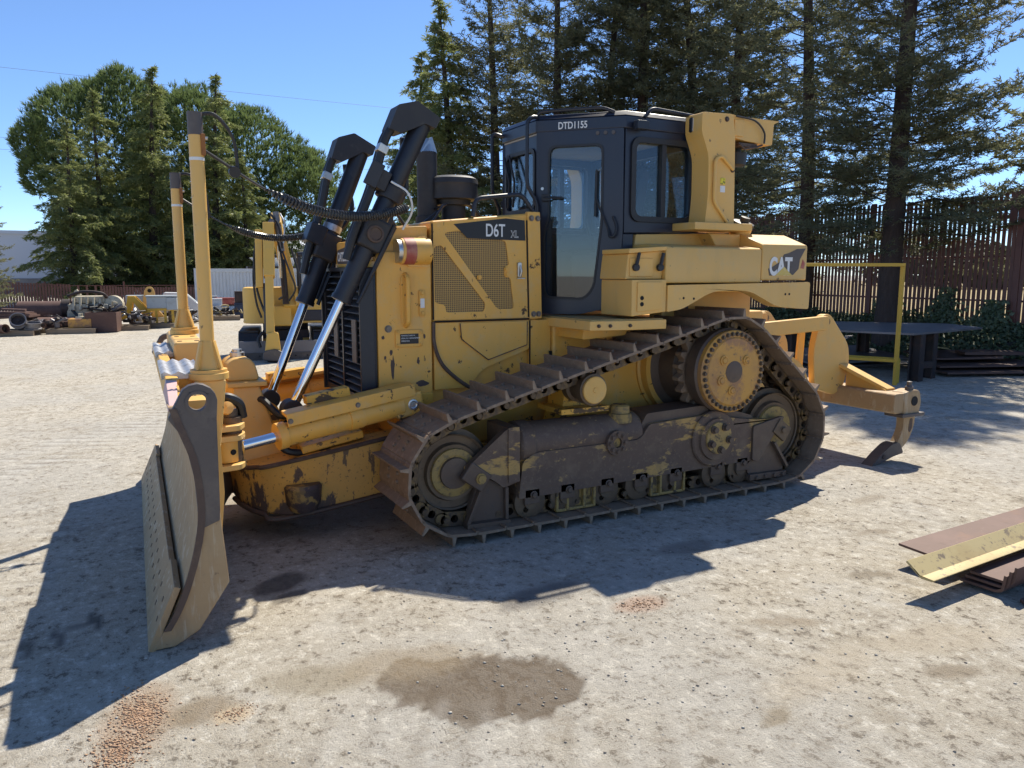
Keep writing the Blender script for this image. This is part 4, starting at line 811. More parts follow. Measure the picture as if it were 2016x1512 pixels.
# ---------------------------------------------------------------- C-frame
cf = empty('push_frame', (0, 0, 0)); cf.parent = dozer
outline = [(-1.00, -.14), (-.97, -.30), (-.88, -.42), (-.72, -.485), (.30, -.53), (.30, -.40), (-.55, -.30), (-.66, -.16), (-.66, .16), (-.55, .30), (.30, .40), (.30, .53), (-.72, .485), (-.88, .42), (-.97, .30), (-1.00, .14)]
g = G()
lo = outline; n = len(lo)
def zt(x): return .455 + (x+1.0)*.15
def zb(x): return .125 + max(0, (x+.7))*.13 + max(0, -(x+.80))*.35
for grow, z0f, z1f, nm, mt in ((0, zb, zt, 'frame_body', M['yellow_worn']),):
    tris = tessellate_polygon([[Vector((p[0], p[1], 0)) for p in lo]])
    vs = [(p[0]+.03*(1 if p[0] < -.6 else 0), p[1]*.97, zb(p[0])) for p in lo] + [(p[0], p[1], zt(p[0])) for p in lo]
    g.add(vs, [tuple(t) for t in tris] + [tuple(n+i for i in t) for t in tris] + [(i, (i+1) % n, n+(i+1) % n, n+i) for i in range(n)])
fb_ = g.obj('frame_body', M['cframe'], cf, bevel=.02, seg=3)
# lip round the top edge, and the bottom strip
lip = [Vector((p[0]*1.0-.008, p[1]*1.02, zt(p[0])-.012)) for p in lo[0:5]]
G().tube(smooth_path([Vector((-1.008, .14, zt(-1)-.012))] + lip), .014, 8).obj('frame_lip', M['edge_dark'], fb_)
G().tube(smooth_path([Vector((p[0]*1.0+.02, p[1]*.985, zb(p[0])+.01)) for p in lo[0:5]]), .016, 8).obj('frame_lip', M['edge_dark'], fb_)
# wear pad casting on the side
g = G().lathe((-.62, -.475, .34), (0, 0, -1), [(0, .10), (.02, .115), (.12, .105), (.17, .08), (.18, .0)], n=28); g.obj('frame_pad', M['cframe_dark'], fb_, ang=28)
# top plate blocks, centre tower
G().obox((-.42, -.40, .575), (.985, .0, .17), (0, 1, 0), (-.17, 0, .985), .20, .07, .025).obj('frame_block', M['yellow_worn'], cf, bevel=.01)
G().obox((-.30, .40, .62), (.985, 0, .17), (0, 1, 0), (-.17, 0, .985), .50, .08, .06).obj('frame_block', M['yellow_worn'], cf, bevel=.01)
g = G().hexa([(-1.00, -.26, .44), (-.68, -.26, .46), (-.68, .26, .46), (-1.00, .26, .44)], [(-.965, -.19, .925), (-.80, -.19, .925), (-.80, .19, .925), (-.965, .19, .925)])
tw = g.obj('frame_tower', M['yellow_clean'], cf, bevel=.012)
G().box(-1.0, -.76, -.22, .22, .925, .955).obj('tower_cap', M['yellow_clean'], tw, bevel=.006)
g = G().plate(rpoly([(-.99, .955), (-.79, .955), (-.815, 1.06), (-.85, 1.10), (-.94, 1.10), (-.99, 1.06)], .03), -.14, .14); g.obj('tower_head', M['yellow_clean'], tw, bevel=.012)
G().lathe((-.90, 0, 1.095), (0, 0, 1), [(0, .045), (.03, .045), (.032, .03), (.05, .03), (.05, 0)], n=20).obj('tower_pin', M['steel'], tw)
g = G().plate(rpoly([(-.70, .44), (-.52, .50), (-.62, .72), (-.70, .78)], .02), -.28, -.24); g.obj('tower_web', M['yellow_worn'], cf, bevel=.006)
g = G().plate(rpoly([(-.70, .44), (-.52, .50), (-.62, .72), (-.70, .78)], .02), .24, .28); g.obj('tower_web', M['yellow_worn'], cf, bevel=.006)
# ball joint to the blade
g = G().lathe((-1.28, 0, .29), (1, 0, 0), [(0, .17), (.24, .17), (.27, .12), (.30, .085), (.37, .085), (.46, .14)], n=32); g.obj('ball_joint', M['purple_worn'], cf, ang=28)
# ---------------------------------------------------------------- angle cylinders
def anglecyl(m):
    p0 = Vector((-1.10, m*.78, .665)); p1 = Vector((.09, m*.60, .815)); ax = (p1-p0).normalized()
    L = (p1-p0).length
    g = G().cyl(p0+ax*.30, p0+ax*(L-.12), .068, n=28); g.lathe(p0+ax*.29, ax, [(0, .04), (0, .078), (.05, .078), (.055, .068)], n=28); g.lathe(p0+ax*(L*.60), ax, [(0, .068), (.003, .074), (.09, .074), (.093, .068)], n=28)
    ac = g.obj('angle_cylinder', M['yellow'], dozer, ang=28)
    G().cyl(p0+ax*.04, p0+ax*.30, .030, n=24).obj('cylinder_rod', M['chrome'], ac, ang=28)
    g = G().lathe(p0, (0, 0, 1), [(-.06, .05), (-.06, .085), (.06, .085), (.06, .05)], n=28); g.cyl(p0+ax*.06, p0+ax*.09, .05, n=20); e = g.obj('rod_eye', M['yellow'], ac, bevel=.006)
    G().lathe(p0+Vector((.03, m*.082, 0)), (0.2, m, 0), [(0, .016), (.003, .015), (.003, 0)], n=12).obj('eye_port', M['hole'], e)
    g = G().obox(p0+ax*(L-.07), ax, Vector((0, 1, 0)), ax.cross(Vector((0, 1, 0))), .10, .055, .075); eb = g.obj('base_eye', M['yellow'], ac, bevel=.02)
    G().lathe(p0+ax*(L-.05)+Vector((0, m*.056, 0)), (0, m, 0), [(0, .034), (.006, .034), (.008, .024), (.004, .018), (.004, 0)], n=24).obj('eye_cap', M['steel'], eb, ang=28)
    # sheet guard above the barrel
    n_ = ax.cross(Vector((0, 1, 0))) ; up = Vector((-ax.z, 0, ax.x)).normalized()
    c = p0 + ax*(L*.62+.02) + up*.115 + Vector((0, m*-.01, 0))
    g = G().obox(c, ax, Vector((0, 1, 0)), up, L*.345, .075, .012); g.obox(c-up*.032+Vector((0, m*.070, 0)), ax, Vector((0, 1, 0)), up, L*.345, .006, .032)
    gd = g.obj('cylinder_guard', M['yellow'], ac, bevel=.006)
    G().obox(c+up*.035+ax*(-.12)+Vector((0, -m*.10, 0)), ax, Vector((0, 1, 0)), up, .14, .05, .028).obj('guard_block', M['yellow_worn'], gd, bevel=.006)
    for s in (-.40, .02): G().bolt(c-up*.032+ax*s+Vector((0, m*.077, 0)), (0, m, 0), .012).obj('guard_bolt', M['bolt'], gd)
anglecyl(-1); anglecyl(1)
# ---------------------------------------------------------------- lift cylinders
def liftcyl(T, Bt, m, wrapped):
    T = Vector(T); Bt = Vector(Bt); ax = (Bt-T).normalized(); L = (Bt-T).length
    g = G().cyl(T, T+ax*(L*.615), .060, n=30); g.lathe(T+ax*(L*.60), ax, [(0, .060), (.0, .066), (.03, .066), (.035, .045)], n=30)
    lc = g.obj('lift_cylinder', M['black'], dozer, ang=28)
    G().cyl(T+ax*(L*.61), T+ax*(L-.06), .031, n=28).obj('cylinder_rod', M['chrome'], lc, ang=28)
    g = G().lathe(Bt+ax*-.02, (0, 1, 0), [(-.06, .03), (-.06, .065), (.06, .065), (.06, .03)], n=24); g.obj('rod_eye', M['black_dusty'], lc, bevel=.008)
    # hood cap over the head: chamfered box in the cylinder frame
    side = Vector((0, 1, 0)); fwd = side.cross(ax).normalized()
    if fwd.x > 0: fwd = -fwd
    def q(a, f, s): return T + ax*a + fwd*f + side*s
    prf = [(-.070, -.074), (-.085, .100), (-.005, .195), (.150, .188), (.138, .110), (.085, .062), (.01, .0), (.0, -.074)] 
    g = G().plate(rpoly(prf, .010), -.074, .074, mapf=lambda p, d: tuple(q(p[0], p[1], d))); g.obj('head_cover', M['black_dusty'], lc, bevel=.006)
    # hard lines and hoses down the front of the barrel
    for (s, r, a1) in ((-.03, .026, .62), (.035, .022, .55)):
        pts = [q(.10, .16, s), q(.22, .17, s), q(.50, .125, s), q(.80, .105, s), q(a1+.35, .085, s)]
        G().tube(smooth_path(pts), r, 10).obj('hydraulic_hose', M['rubber'], lc)
    G().obox(q(.27, .165, -.03), ax, side, fwd, .025, .032, .032).obj('hose_clip', M['steel'], lc, bevel=.004)
    G().tube(smooth_path([q(.12, .06, .05), q(.24, -.02, .10), q(.36, -.10, .10), q(.48, -.10, .08), q(.62, -.05, .05)]), .018, 8).obj('hydraulic_hose', M['rubber'], lc)
    # trunnion yoke
    tq = q(L*.385, 0, 0)
    g = G().obox(tq, ax, side, fwd, .10, .082, .078); tk_ = g.obj('trunnion_yoke', M['black_dusty'], lc, bevel=.02, seg=3)
    G().lathe(tq+side*(m*.082), (0, m, 0), [(0, .054), (.012, .052), (.014, .040), (.006, .036), (.006, 0)], n=28).obj('yoke_cap', M['edge_dark'], tk_, ang=28)
    G().cyl(tq, Vector((tq.x+.02, m*.40, 1.755)), .05, n=18).obj('trunnion_pin', M['black'], tk_)
    # collar
    if wrapped:
        g = G().pipe(T+ax*(L*.22), T+ax*(L*.265), .085, .058, 24); g.obox(q(L*.225, .10, -.03), ax, side, fwd, .06, .05, .045); g.obj('clamp_block', M['black_dusty'], lc, bevel=.006)
        G().obox(q(L*.225, .16, -.095), ax, side, fwd, .075, .012, .04).obj('clamp_bracket', M['black'], lc, bevel=.004)
        G().tube(smooth_path([q(L*.22, .05, -.10), q(L*.23, -.06, -.14), q(L*.27, -.14, -.11), q(L*.33, -.15, -.06)]), .007, 6).obj('sensor_wire', M['white'], lc)
    else:
        G().pipe(T+ax*(L*.30), T+ax*(L*.325), .066, .056, 24).obj('collar', M['galv'], lc)
        g = G().obox(q(L*.36, .10, 0), ax, side, fwd, .07, .085, .06); g.obj('clamp_block', M['black'], lc, bevel=.008)
    # small lines along the back of the lower barrel
    G().tube([q(L*.33, -.11, m*.02), q(L*.60, -.095, m*.02)], .014, 8).obj('hard_line', M['black'], lc)
    G().tube([q(L*.33, -.09, m*.06), q(L*.58, -.085, m*.06)], .011, 8).obj('hard_line', M['black'], lc)
    return lc
LN = liftcyl((.185, -.52, 2.545), (-.665, -.40, .775), -1, True)
LF = liftcyl((.060, .36, 2.485), (-.665, .30, .745), 1, False)
G().tube(smooth_path([(-.62, -.36, .80), (-.70, -.30, .74), (-.80, -.20, .84), (-.84, -.12, .74)]), .022, 8).obj('hydraulic_hose', M['rubber'], cf)
G().tube(smooth_path([(-.62, -.30, .72), (-.74, -.38, .66), (-.72, -.46, .56), (-.60, -.44, .52)]), .022, 8).obj('hydraulic_hose', M['rubber'], cf)
# ---------------------------------------------------------------- blade
blade = empty('blade', (-1.305, -.10, 0), R(-2.0)); blade.parent = dozer
# local frame: x relative to -1.36, y relative to -.10
BW = 1.56
front = [(-.07, 1.06), (-.045, .98), (.0, .84), (.018, .70), (.018, .56), (-.01, .41), (-.06, .25), (-.105, .15), (-.145, .085)]
fs = [(p.x, p.y) for p in smooth_path([Vector((a, b, 0)) for a, b in front], 3)]
back = [(a+.032, b) for a, b in fs]
g = G().plate(fs + back[::-1], -BW, BW); mb = g.obj('moldboard', M['blade'], blade, ang=25)
# cutting edges (three pieces) and end bits, with bolt recesses
def edge(nm, y0, y1, z0=-.0, w=.285):
    d = Vector((-.085, 0, -.12)).normalized() if False else Vector((-.40, 0, -.92)).normalized()
    up = Vector((-.135, 0, .235)); nrm = Vector((-.92, 0, .40)).normalized()
    lo_ = Vector((-.212, 0, .003)); a = lo_; b = lo_ - d*w
    g = G().hexa([a+Vector((0, y0, 0))+nrm*.0, a+Vector((0, y1, 0)), a-nrm*.03+Vector((0, y1, 0)), a-nrm*.03+Vector((0, y0, 0))], [b+Vector((0, y0, 0)), b+Vector((0, y1, 0)), b-nrm*.03+Vector((0, y1, 0)), b-nrm*.03+Vector((0, y0, 0))])
    o = g.obj(nm, M['blade'], blade, bevel=.004)
    k = max(2, int(abs(y1-y0)/.16))
    for i in range(k):
        yy = y0 + (y1-y0)*(i+.5)/k
        for (s, dy) in ((.38, 0), (.62, .05)):
            c = a.lerp(b, s) + Vector((0, yy+dy, 0)) + nrm*.0005
            G().obox(c, Vector((0, 1, 0)), (b-a).normalized(), nrm, .010, .010, .0016).obj('bolt_recess', M['recess'], o)
    return o
edge('end_bit', -BW-.02, -1.20, w=.30); edge('cutting_edge', -1.195, 0.0); edge('cutting_edge', .005, 1.195); edge('end_bit', 1.20, BW+.02, w=.30)
for y, m in ((-BW, -1), (BW, 1)):
    # end plate: dark upper plate with lifting eye, tan lower wear plate, dark wear strip
    eye = (.045, 1.080)
    up_pl = [(-.075, 1.015), (-.045, 1.075)] + [(.045+.080*math.cos(R(a)), 1.08+.080*math.sin(R(a))) for a in range(135, -1, -22)] + [(.118, 1.0), (.112, .60), (.108, .55), (.03, .52), (.02, .62), (.016, .74), (-.005, .86), (-.04, .96)]
    g = G().plate(up_pl, y+m*-.02, y+m*.03, holes=[circ(*eye, .038, 20)]); ep = g.obj('end_plate', M['plate_dark'], blade, bevel=.006)
    G().pipe((eye[0], y+m*.034, eye[1]), (eye[0], y-m*.024, eye[1]), .050, .037, 28).obj('lifting_eye', M['plate_dark'], ep)
    low = [(.018, .60), (.11, .60), (.135, .26), (.0, .06), (-.10, .006), (-.195, .004), (-.165, .05), (-.105, .15), (-.06, .25), (-.01, .41), (.018, .56)]
    g = G().plate(low, y-m*.02, y+m*.022); g.obj('end_wear_plate', M['blade'], blade, bevel=.006)
    strip = [(a+.0, b) for a, b in fs] + [(a+.030, b) for a, b in fs][::-1]
    g = G().plate(strip, y-m*.01, y+m*.034); g.obj('wear_strip', M['edge_dark'], blade)
# top spill rail, box back structure
g = G().plate(rpoly([(-.075, 1.05), (-.02, 1.05), (.0, 1.12), (-.06, 1.125)], .008), -1.10, 1.10); g.obj('top_rail', M['yellow_worn'], blade, bevel=.006)
for m in (-1, 1):
    g = G().hexa([(-.072, m*1.54, 1.04), (-.03, m*1.54, 1.04), (-.02, m*1.08, 1.06), (-.075, m*1.08, 1.06)], [(-.065, m*1.54, 1.055), (-.03, m*1.54, 1.055), (-.01, m*1.08, 1.12), (-.06, m*1.08, 1.125)]); g.obj('rail_ramp', M['pink_primer'], blade, bevel=.004)
    g = G().plate([(m*1.53, 1.0), (m*1.15, 1.0), (m*1.12, 1.10), (m*1.20, 1.105)], -.02, -.008, plane='yz'); g.obj('ramp_gusset', M['yellow_worn'], blade)
g = G().plate(rpoly([(.0, .30), (.12, .34), (.15, .62), (.14, .95), (.10, 1.06), (-.02, 1.06), (.035, .90), (.055, .70), (.055, .55)], .015), -1.40, 1.40); g.obj('blade_back_box', M['yellow_clean'], blade, bevel=.012)
for k, yy in enumerate((-1.0, -.55, .10, .75)):
    # galvanised tread steps and yellow wedge below
    if k in (0, 3): continue
for (y0, y1, z) in ((-.95, -.30, 1.135), (.20, .95, 1.135)):
    g = G(); xs = np.linspace(-.075, .115, 13); ys = np.linspace(y0, y1, 4)
    vs = []; fsx = []
    for i, x in enumerate(xs):
        for yy in ys: vs.append((x, yy, z + .008*math.sin(i*math.pi*.5)))
    for i in range(12):
        for j in range(3): fsx.append((i*4+j, i*4+j+1, (i+1)*4+j+1, (i+1)*4+j))
    nb = len(vs); vs += [(v_[0], v_[1], z-.03) for v_ in vs[:]]; fsx += [tuple(nb+q for q in reversed(f_)) for f_ in fsx[:]]
    for i in range(12): fsx += [(i*4, (i+1)*4, nb+(i+1)*4, nb+i*4), (i*4+3, nb+i*4+3, nb+(i+1)*4+3, (i+1)*4+3)]
    for j in range(3): fsx += [(j, nb+j, nb+j+1, j+1), (48+j, 48+j+1, nb+48+j+1, nb+48+j)]
    tr = g.add(vs, fsx).obj('tread_step', M['galv'], blade, ang=60)
    g = G().plate([(-.055, 1.06), (.10, 1.04), (.10, z-.031), (-.055, z-.031)], y0+.01, y1-.01); g.obj('step_riser', M['yellow_worn'], tr, bevel=.004)
g = G().plate(rpoly([(.03, 1.06), (.21, 1.06), (.21, 1.20), (.045, 1.20), (.03, 1.185)], .02), .12, 1.25); cbx = g.obj('centre_box', M['yellow_clean'], blade, bevel=.02, seg=3)
for (x, y) in ((.07, .20), (.17, .20), (.07, .60), (.17, .60)): G().lathe((x, y, 1.20), (0, 0, 1), [(0, .016), (.003, .015), (.003, 0)], n=10).obj('box_hole', M['hole'], cbx)
g = G().box(.02, .20, .06, .30, .80, 1.04); g.obj('pivot_block', M['yellow_clean'], blade, bevel=.012)
for m in (-1, 1):
    # brackets for the angle cylinder
    yb = -.68 if m < 0 else .86
    for z in (.585, .745, .80):
        g = G().plate(rpoly([(.10, yb-.14), (.30, yb-.10), (.34, yb), (.30, yb+.10), (.10, yb+.14)], .03), z-.016, z+.016, plane='xy'); g.obj('cylinder_bracket', M['yellow_clean'], blade, bevel=.005)
    g = G().lathe((.26, yb-.06*0, .56), (0, 0, 1), [(0, .045), (.04, .045), (.045, .06), (.29, .06), (.295, .042), (.33, .042), (.33, 0)], n=22); g.obj('bracket_pin', M['wheel'], blade, ang=28)
    # hydraulic elbow
    G().tube(smooth_path([(.16, yb+.02, .93), (.24, yb-.02, .96), (.31, yb, .92), (.33, yb+.02, .84)]), .026, 8).obj('elbow_hose', M['rubber'], blade)
    G().lathe((.24, yb-.04, .90), (0, -1, .3), [(0, .034), (.05, .034), (.055, .02), (.06, 0)], n=18).obj('elbow_fitting', M['yellow_clean'], blade)
# machine-control masts
def mast(bx, by, ztop, zb_, hgt):
    z0 = zb_
    g = G().hexa([(bx-.07, by-.07, z0-.28), (bx+.03, by-.07, z0-.36), (bx+.03, by+.07, z0-.36), (bx-.07, by+.07, z0-.28)], [(bx-.075, by-.075, z0), (bx+.075, by-.075, z0), (bx+.075, by+.075, z0), (bx-.075, by+.075, z0)])
    ms = g.obj('mast_bracket', M['yellow_clean'], blade, bevel=.012)
    G().lathe((bx, by, z0), (0, 0, 1), [(0, .095), (.03, .095), (.032, .088), (.048, .088), (.05, .04)], n=40).obj('mast_flange', M['yellow_clean'], ms, ang=28)
    g = G().cyl((bx, by, z0+.05), (bx, by, ztop), .034, n=28); pole = g.obj('mast_pole', M['yellow_clean'], ms, ang=28)
    for k in range(4):
        a = math.pi/4 + k*math.pi/2; d = Vector((math.cos(a), math.sin(a), 0)); s = Vector((-d.y, d.x, 0))*.006
        pts = [Vector((bx, by, z0+.052))+d*.03, Vector((bx, by, z0+.052))+d*.085, Vector((bx, by, z0+hgt))+d*.042, Vector((bx, by, z0+hgt))+d*.03]
        g = G().add([p-s for p in pts]+[p+s for p in pts], [(0,1,2,3), (7,6,5,4), (0,4,5,1), (1,5,6,2), (2,6,7,3), (3,7,4,0)]); g.obj('mast_gusset', M['yellow_clean'], ms)
    G().lathe((bx, by, z0+.05), (0, 0, 1), [(0, .070), (hgt-.06, .042), (hgt-.05, .040)], n=8).obj('mast_cone', M['yellow_clean'], ms, ang=60)
    G().cyl((bx, by, ztop-.105), (bx, by, ztop+.002), .0355, n=28).obj('mast_socket', M['plate_dark'], pole, ang=28)
    G().obox((bx+.030, by-.012, ztop-.15), (1, 0, 0), (0, 1, 0), (0, 0, 1), .010, .022, .05).obj('mast_bracket_plate', M['rust'], pole, bevel=.002)
    G().cyl((bx+.034, by-.02, ztop-.12), (bx+.052, by-.02, ztop-.12), .008, n=10).obj('mast_bolt', M['steel'], pole)
    G().pipe((bx, by, ztop-.225), (bx, by, ztop-.210), .0352, .0338, 24).obj('mast_tape', M['white'], pole)
    return ms
m1 = mast(.145, -.95, 2.39, 1.10, .19)
m2 = mast(.135, .85, 2.31, 1.202, .17)
blade_M = Matrix.Translation((-1.305, -.10, 0)) @ Matrix.Rotation(R(-2.0), 4, 'Z')
def coil(p0, p1, sag, turns, r, wr, slack0):
    p0, p1 = Vector(p0), Vector(p1); pts = []; N = turns*9
    def base(t): 
        return p0.lerp(p1, t) + Vector((0, 0, -sag*4*t*(1-t)))
    for i in range(N+1):
        t = i/N; c = base(t); tg = (base(min(1, t+.01))-base(max(0, t-.01))).normalized(); u = tg.cross(Vector((0, 0, 1))).normalized(); v = tg.cross(u)
        amp = r*min(1, max(0.02, (t-slack0)/.12)) if t < slack0+.12 else r
        if t < slack0: amp = 0
        amp *= min(1, (1-t)/.03+.05)
        a = 2*math.pi*turns*(t**1.12); pts.append(c + (u*math.cos(a)+v*math.sin(a))*amp)
    return G().tube(pts, wr, 6)
tp1 = blade_M @ Vector((.18, -.95, 2.23)); tp2 = blade_M @ Vector((.17, .85, 2.15))
e1 = Vector((.06, -.60, 2.03)); e2 = Vector((-.12, .33, 1.98))
coil(tp1+Vector((.16, .06, -.10)), e1, .125, 58, .023, .0070, .12).obj('coil_cable', M['cable'], dozer)
coil(tp2+Vector((.16, -.06, -.12)), e2, .13, 64, .020, .0060, .12).obj('coil_cable', M['cable'], dozer)
for (tp, zt_, cs) in ((tp1, 2.385, Vector((.16, .06, -.10))), (tp2, 2.305, Vector((.16, -.06, -.12)))):
    G().tube(smooth_path([Vector((tp.x-.02, tp.y, zt_)), Vector((tp.x+.06, tp.y, zt_+.0)), Vector((tp.x+.14, tp.y+cs.y*.6, zt_-.09)), tp+cs+Vector((0, 0, .05)), tp+cs]), .009, 8).obj('mast_lead', M['rubber'], dozer)
    G().tube([tp+Vector((-.02, 0, 0)), tp+cs], .008, 8).obj('mast_lead', M['rubber'], dozer)
    G().lathe(tp+cs+Vector((-.015, 0, 0)), (0, 1, .2), [(-.018, .028), (.018, .028), (.018, 0)], n=18).obj('cable_plug', M['rubber'], dozer)
# ================================================================== SETTING: bank, field, fences, far buildings
M['fence'] = mat('maroon fence slat', (.155, .062, .044), .55, 0, [(3, .45, .7, (.12, .046, .035), .7), (20, .55, .75, (.21, .10, .065), .5)])
M['drygrass'] = mat('dry field grass', (.36, .27, .13), .95, 0, [(1.2, .4, .7, (.27, .20, .09), .8), (9, .45, .7, (.42, .33, .18), .6)], (8, .8, .06))
M['soil'] = mat('dark bank soil', (.060, .050, .038), .95, 0, [(6, .45, .7, (.10, .085, .06), .7)], (10, .6, .03))
M['plate'] = mat('brown mill steel', (.115, .066, .052), .65, .15, [(2.2, .42, .7, (.15, .088, .072), .8), (14, .55, .75, (.08, .042, .032), .7), (3, .55, .7, (.17, .085, .05), .6), (40, .6, .7, (.20, .14, .11), .4)], (30, .12, .003))
M['plate_grey'] = mat('grey steel plate', (.17, .16, .165), .5, .4, [(1.5, .42, .7, (.23, .22, .225), .8), (10, .55, .75, (.12, .10, .09), .6)], (30, .1, .003))
M['beam_dark'] = mat('dark rusty beam', (.040, .030, .028), .7, .1, [(6, .45, .7, (.09, .05, .035), .7)])
M['stand_yellow'] = mat('safety yellow tube', (.62, .37, .035), .5, 0, [(9, .55, .75, (.36, .26, .07), .6)])
M['angle_yellow'] = mat('chipped yellow angle iron', (.47, .37, .17), .5, .1, [(14, .58, .64, (.14, .10, .07), .8), (40, .58, .66, (.20, .15, .10), .7), (3, .45, .7, (.40, .29, .12), .7)], (30, .1, .002))
M['white_paint'] = mat('white painted steel', (.62, .63, .64), .5, 0, [(1.5, .45, .7, (.52, .53, .54), .7), (9, .6, .75, (.42, .36, .30), .5)])
M['wall'] = mat('pale blue grey wall panel', (.50, .535, .60), .7, 0, [(.3, .4, .7, (.46, .50, .57), .7)])
# planting bank by the right fence, dry field beyond it
def bank_z(X, Y):
    t = np.clip((X - 11.7)/1.5, 0, 1); return .66*t*t*(3-2*t) - .02*(t <= 0) + .05*np.sin(X*5+Y*3)*t*(1-t)*2
bk = bpy.data.objects.new('planting_bank', grid_mesh('planting_bank', np.linspace(11.55, 13.3, 22), np.linspace(-6, 26, 90), bank_z, M['soil'])); lk(bk); tag(bk, kind='structure')
fld = bpy.data.objects.new('field', grid_mesh('field', np.array([13.28, 16, 22, 40, 80, 200, 600]), np.array([-80, -20, -5, 0, 5, 10, 18, 30, 60]), lambda X, Y: .655 + .02*(X-13.28)**.8*.3, M['drygrass'])); lk(fld); tag(fld, kind='structure')
# right fence: posts, rails, slats
fr_ = empty('slat_fence', (13.24, 4.5, .60)); tag(fr_, 'tall dark maroon slat fence along the planted bank beside the redwoods', 'fence')
def fx(y): return 13.13 + (y-2.8)*.052
def fpart(g, nm, mt, par=None, bevel=0):
    o = g.obj(nm, mt, par or fr_, bevel=bevel); o.matrix_parent_inverse = Matrix.Translation((-13.24, -4.5, -.60)) if par is None else Matrix.Identity(4); return o
ys = np.arange(-.6, 13.0, .098)
slat_me = G().box(-.006, .006, -.034, .034, 0, 2.48).mesh('slat'); slat_me.materials.append(M['fence'])
for i, y in enumerate(ys):
    o = bpy.data.objects.new('slat', slat_me); lk(o); o.parent = fr_; o.location = (fx(y)-13.24, y-4.5, .02 + rng.uniform(-.004, .004)); o.rotation_euler = (rng.uniform(-.006, .006), 0, rng.uniform(-.12, .12))
for z in (1.13, 1.95, 2.95):
    g = G().tube([(fx(-.7)+.035, -.7, z), (fx(13)+.035, 13, z)], .021, 8); fpart(g, 'rail', M['fence'])
for y in (-.2, 3.02, 6.2, 9.4, 12.6):
    g = G().box(fx(y)-.035, fx(y)+.02, y-.055, y+.055, .55, 3.13); fpart(g, 'post', M['fence'], bevel=.006)
# left far fence
lf = empty('slat_fence', (-4.0, 32.6, 0)); tag(lf, 'low maroon slat fence far behind the scrap row under the cedars', 'fence')
a = np.array((-9.5, 33.7)); b = np.array((4.6, 30.2)); dv = (b-a)/np.linalg.norm(b-a); Ln = np.linalg.norm(b-a); nv = np.array((-dv[1], dv[0]))
g = G()
for k in range(int(Ln/.11)):
    p = a + dv*(k*.11) ; h = 1.20 + rng.uniform(-.02, .02) + .12*math.sin(k*.05); w2 = dv*.042
    if 62 < k < 74 and k % 3: continue
    q = [p-w2-nv*.006, p+w2-nv*.006, p+w2+nv*.006, p-w2+nv*.006]
    g.hexa([(*c, .03) for c in q], [(*c, h) for c in q])
o = g.obj('slat_panel', M['fence'], lf); o.matrix_parent_inverse = Matrix.Translation((4.0, -32.6, 0)); tag(o, kind='stuff')
for s in np.arange(0, Ln, 3.0):
    p = a+dv*s+nv*.06; o = G().cyl((*p, 0), (*p, 1.32), .035, n=10).obj('post', M['fence'], lf); o.matrix_parent_inverse = Matrix.Translation((4.0, -32.6, 0))
for z in (.25, 1.15):
    p = a+nv*.04; q = b+nv*.04; o = G().tube([(*p, z), (*q, z)], .02, 6).obj('rail', M['fence'], lf); o.matrix_parent_inverse = Matrix.Translation((4.0, -32.6, 0))
# far white building
bd = empty('warehouse', (-9, 68, 0)); tag(bd, 'pale blue grey flat-roofed warehouse beyond the far left fence', 'building')
def wpart(g, nm, mt, org, par, bevel=0):
    o = g.obj(nm, mt, par, bevel=bevel); o.matrix_parent_inverse = Matrix.Translation(tuple(-c for c in org)); return o
wpart(G().box(-26, -3.6, 66, 80, 0, 4.7), 'wall', M['wall'], (-9, 68, 0), bd)
wpart(G().box(-26.2, -3.4, 65.8, 80.2, 4.7, 4.95), 'parapet', M['wall'], (-9, 68, 0), bd)
wpart(G().box(-26.1, -3.5, 65.9, 66, 0, 1.3), 'base_band', M['plate_grey'], (-9, 68, 0), bd)
for x in (-18, -11.5): wpart(G().box(x, x+3, 65.93, 66.02, 0, 3.4), 'roller_door', M['white_paint'], (-9, 68, 0), bd)
bd2 = empty('warehouse', (4, 62, 0)); tag(bd2, 'long white shed glimpsed between the cedar trunks', 'building')
wpart(G().box(-2.5, 22, 60, 70, 0, 3.6), 'wall', M['white_paint'], (4, 62, 0), bd2); wpart(G().hexa([(-2.8, 59.6, 3.6), (22.3, 59.6, 3.6), (22.3, 70.4, 3.6), (-2.8, 70.4, 3.6)], [(-2.8, 64.8, 4.6), (22.3, 64.8, 4.6), (22.3, 65.2, 4.6), (-2.8, 65.2, 4.6)]), 'roof', M['white_paint'], (4, 62, 0), bd2)
for k in range(4): wpart(G().box(1+k*4.5, 2.4+k*4.5, 59.93, 60.02, .9, 2.0), 'window', M['plate_grey'], (4, 62, 0), bd2)
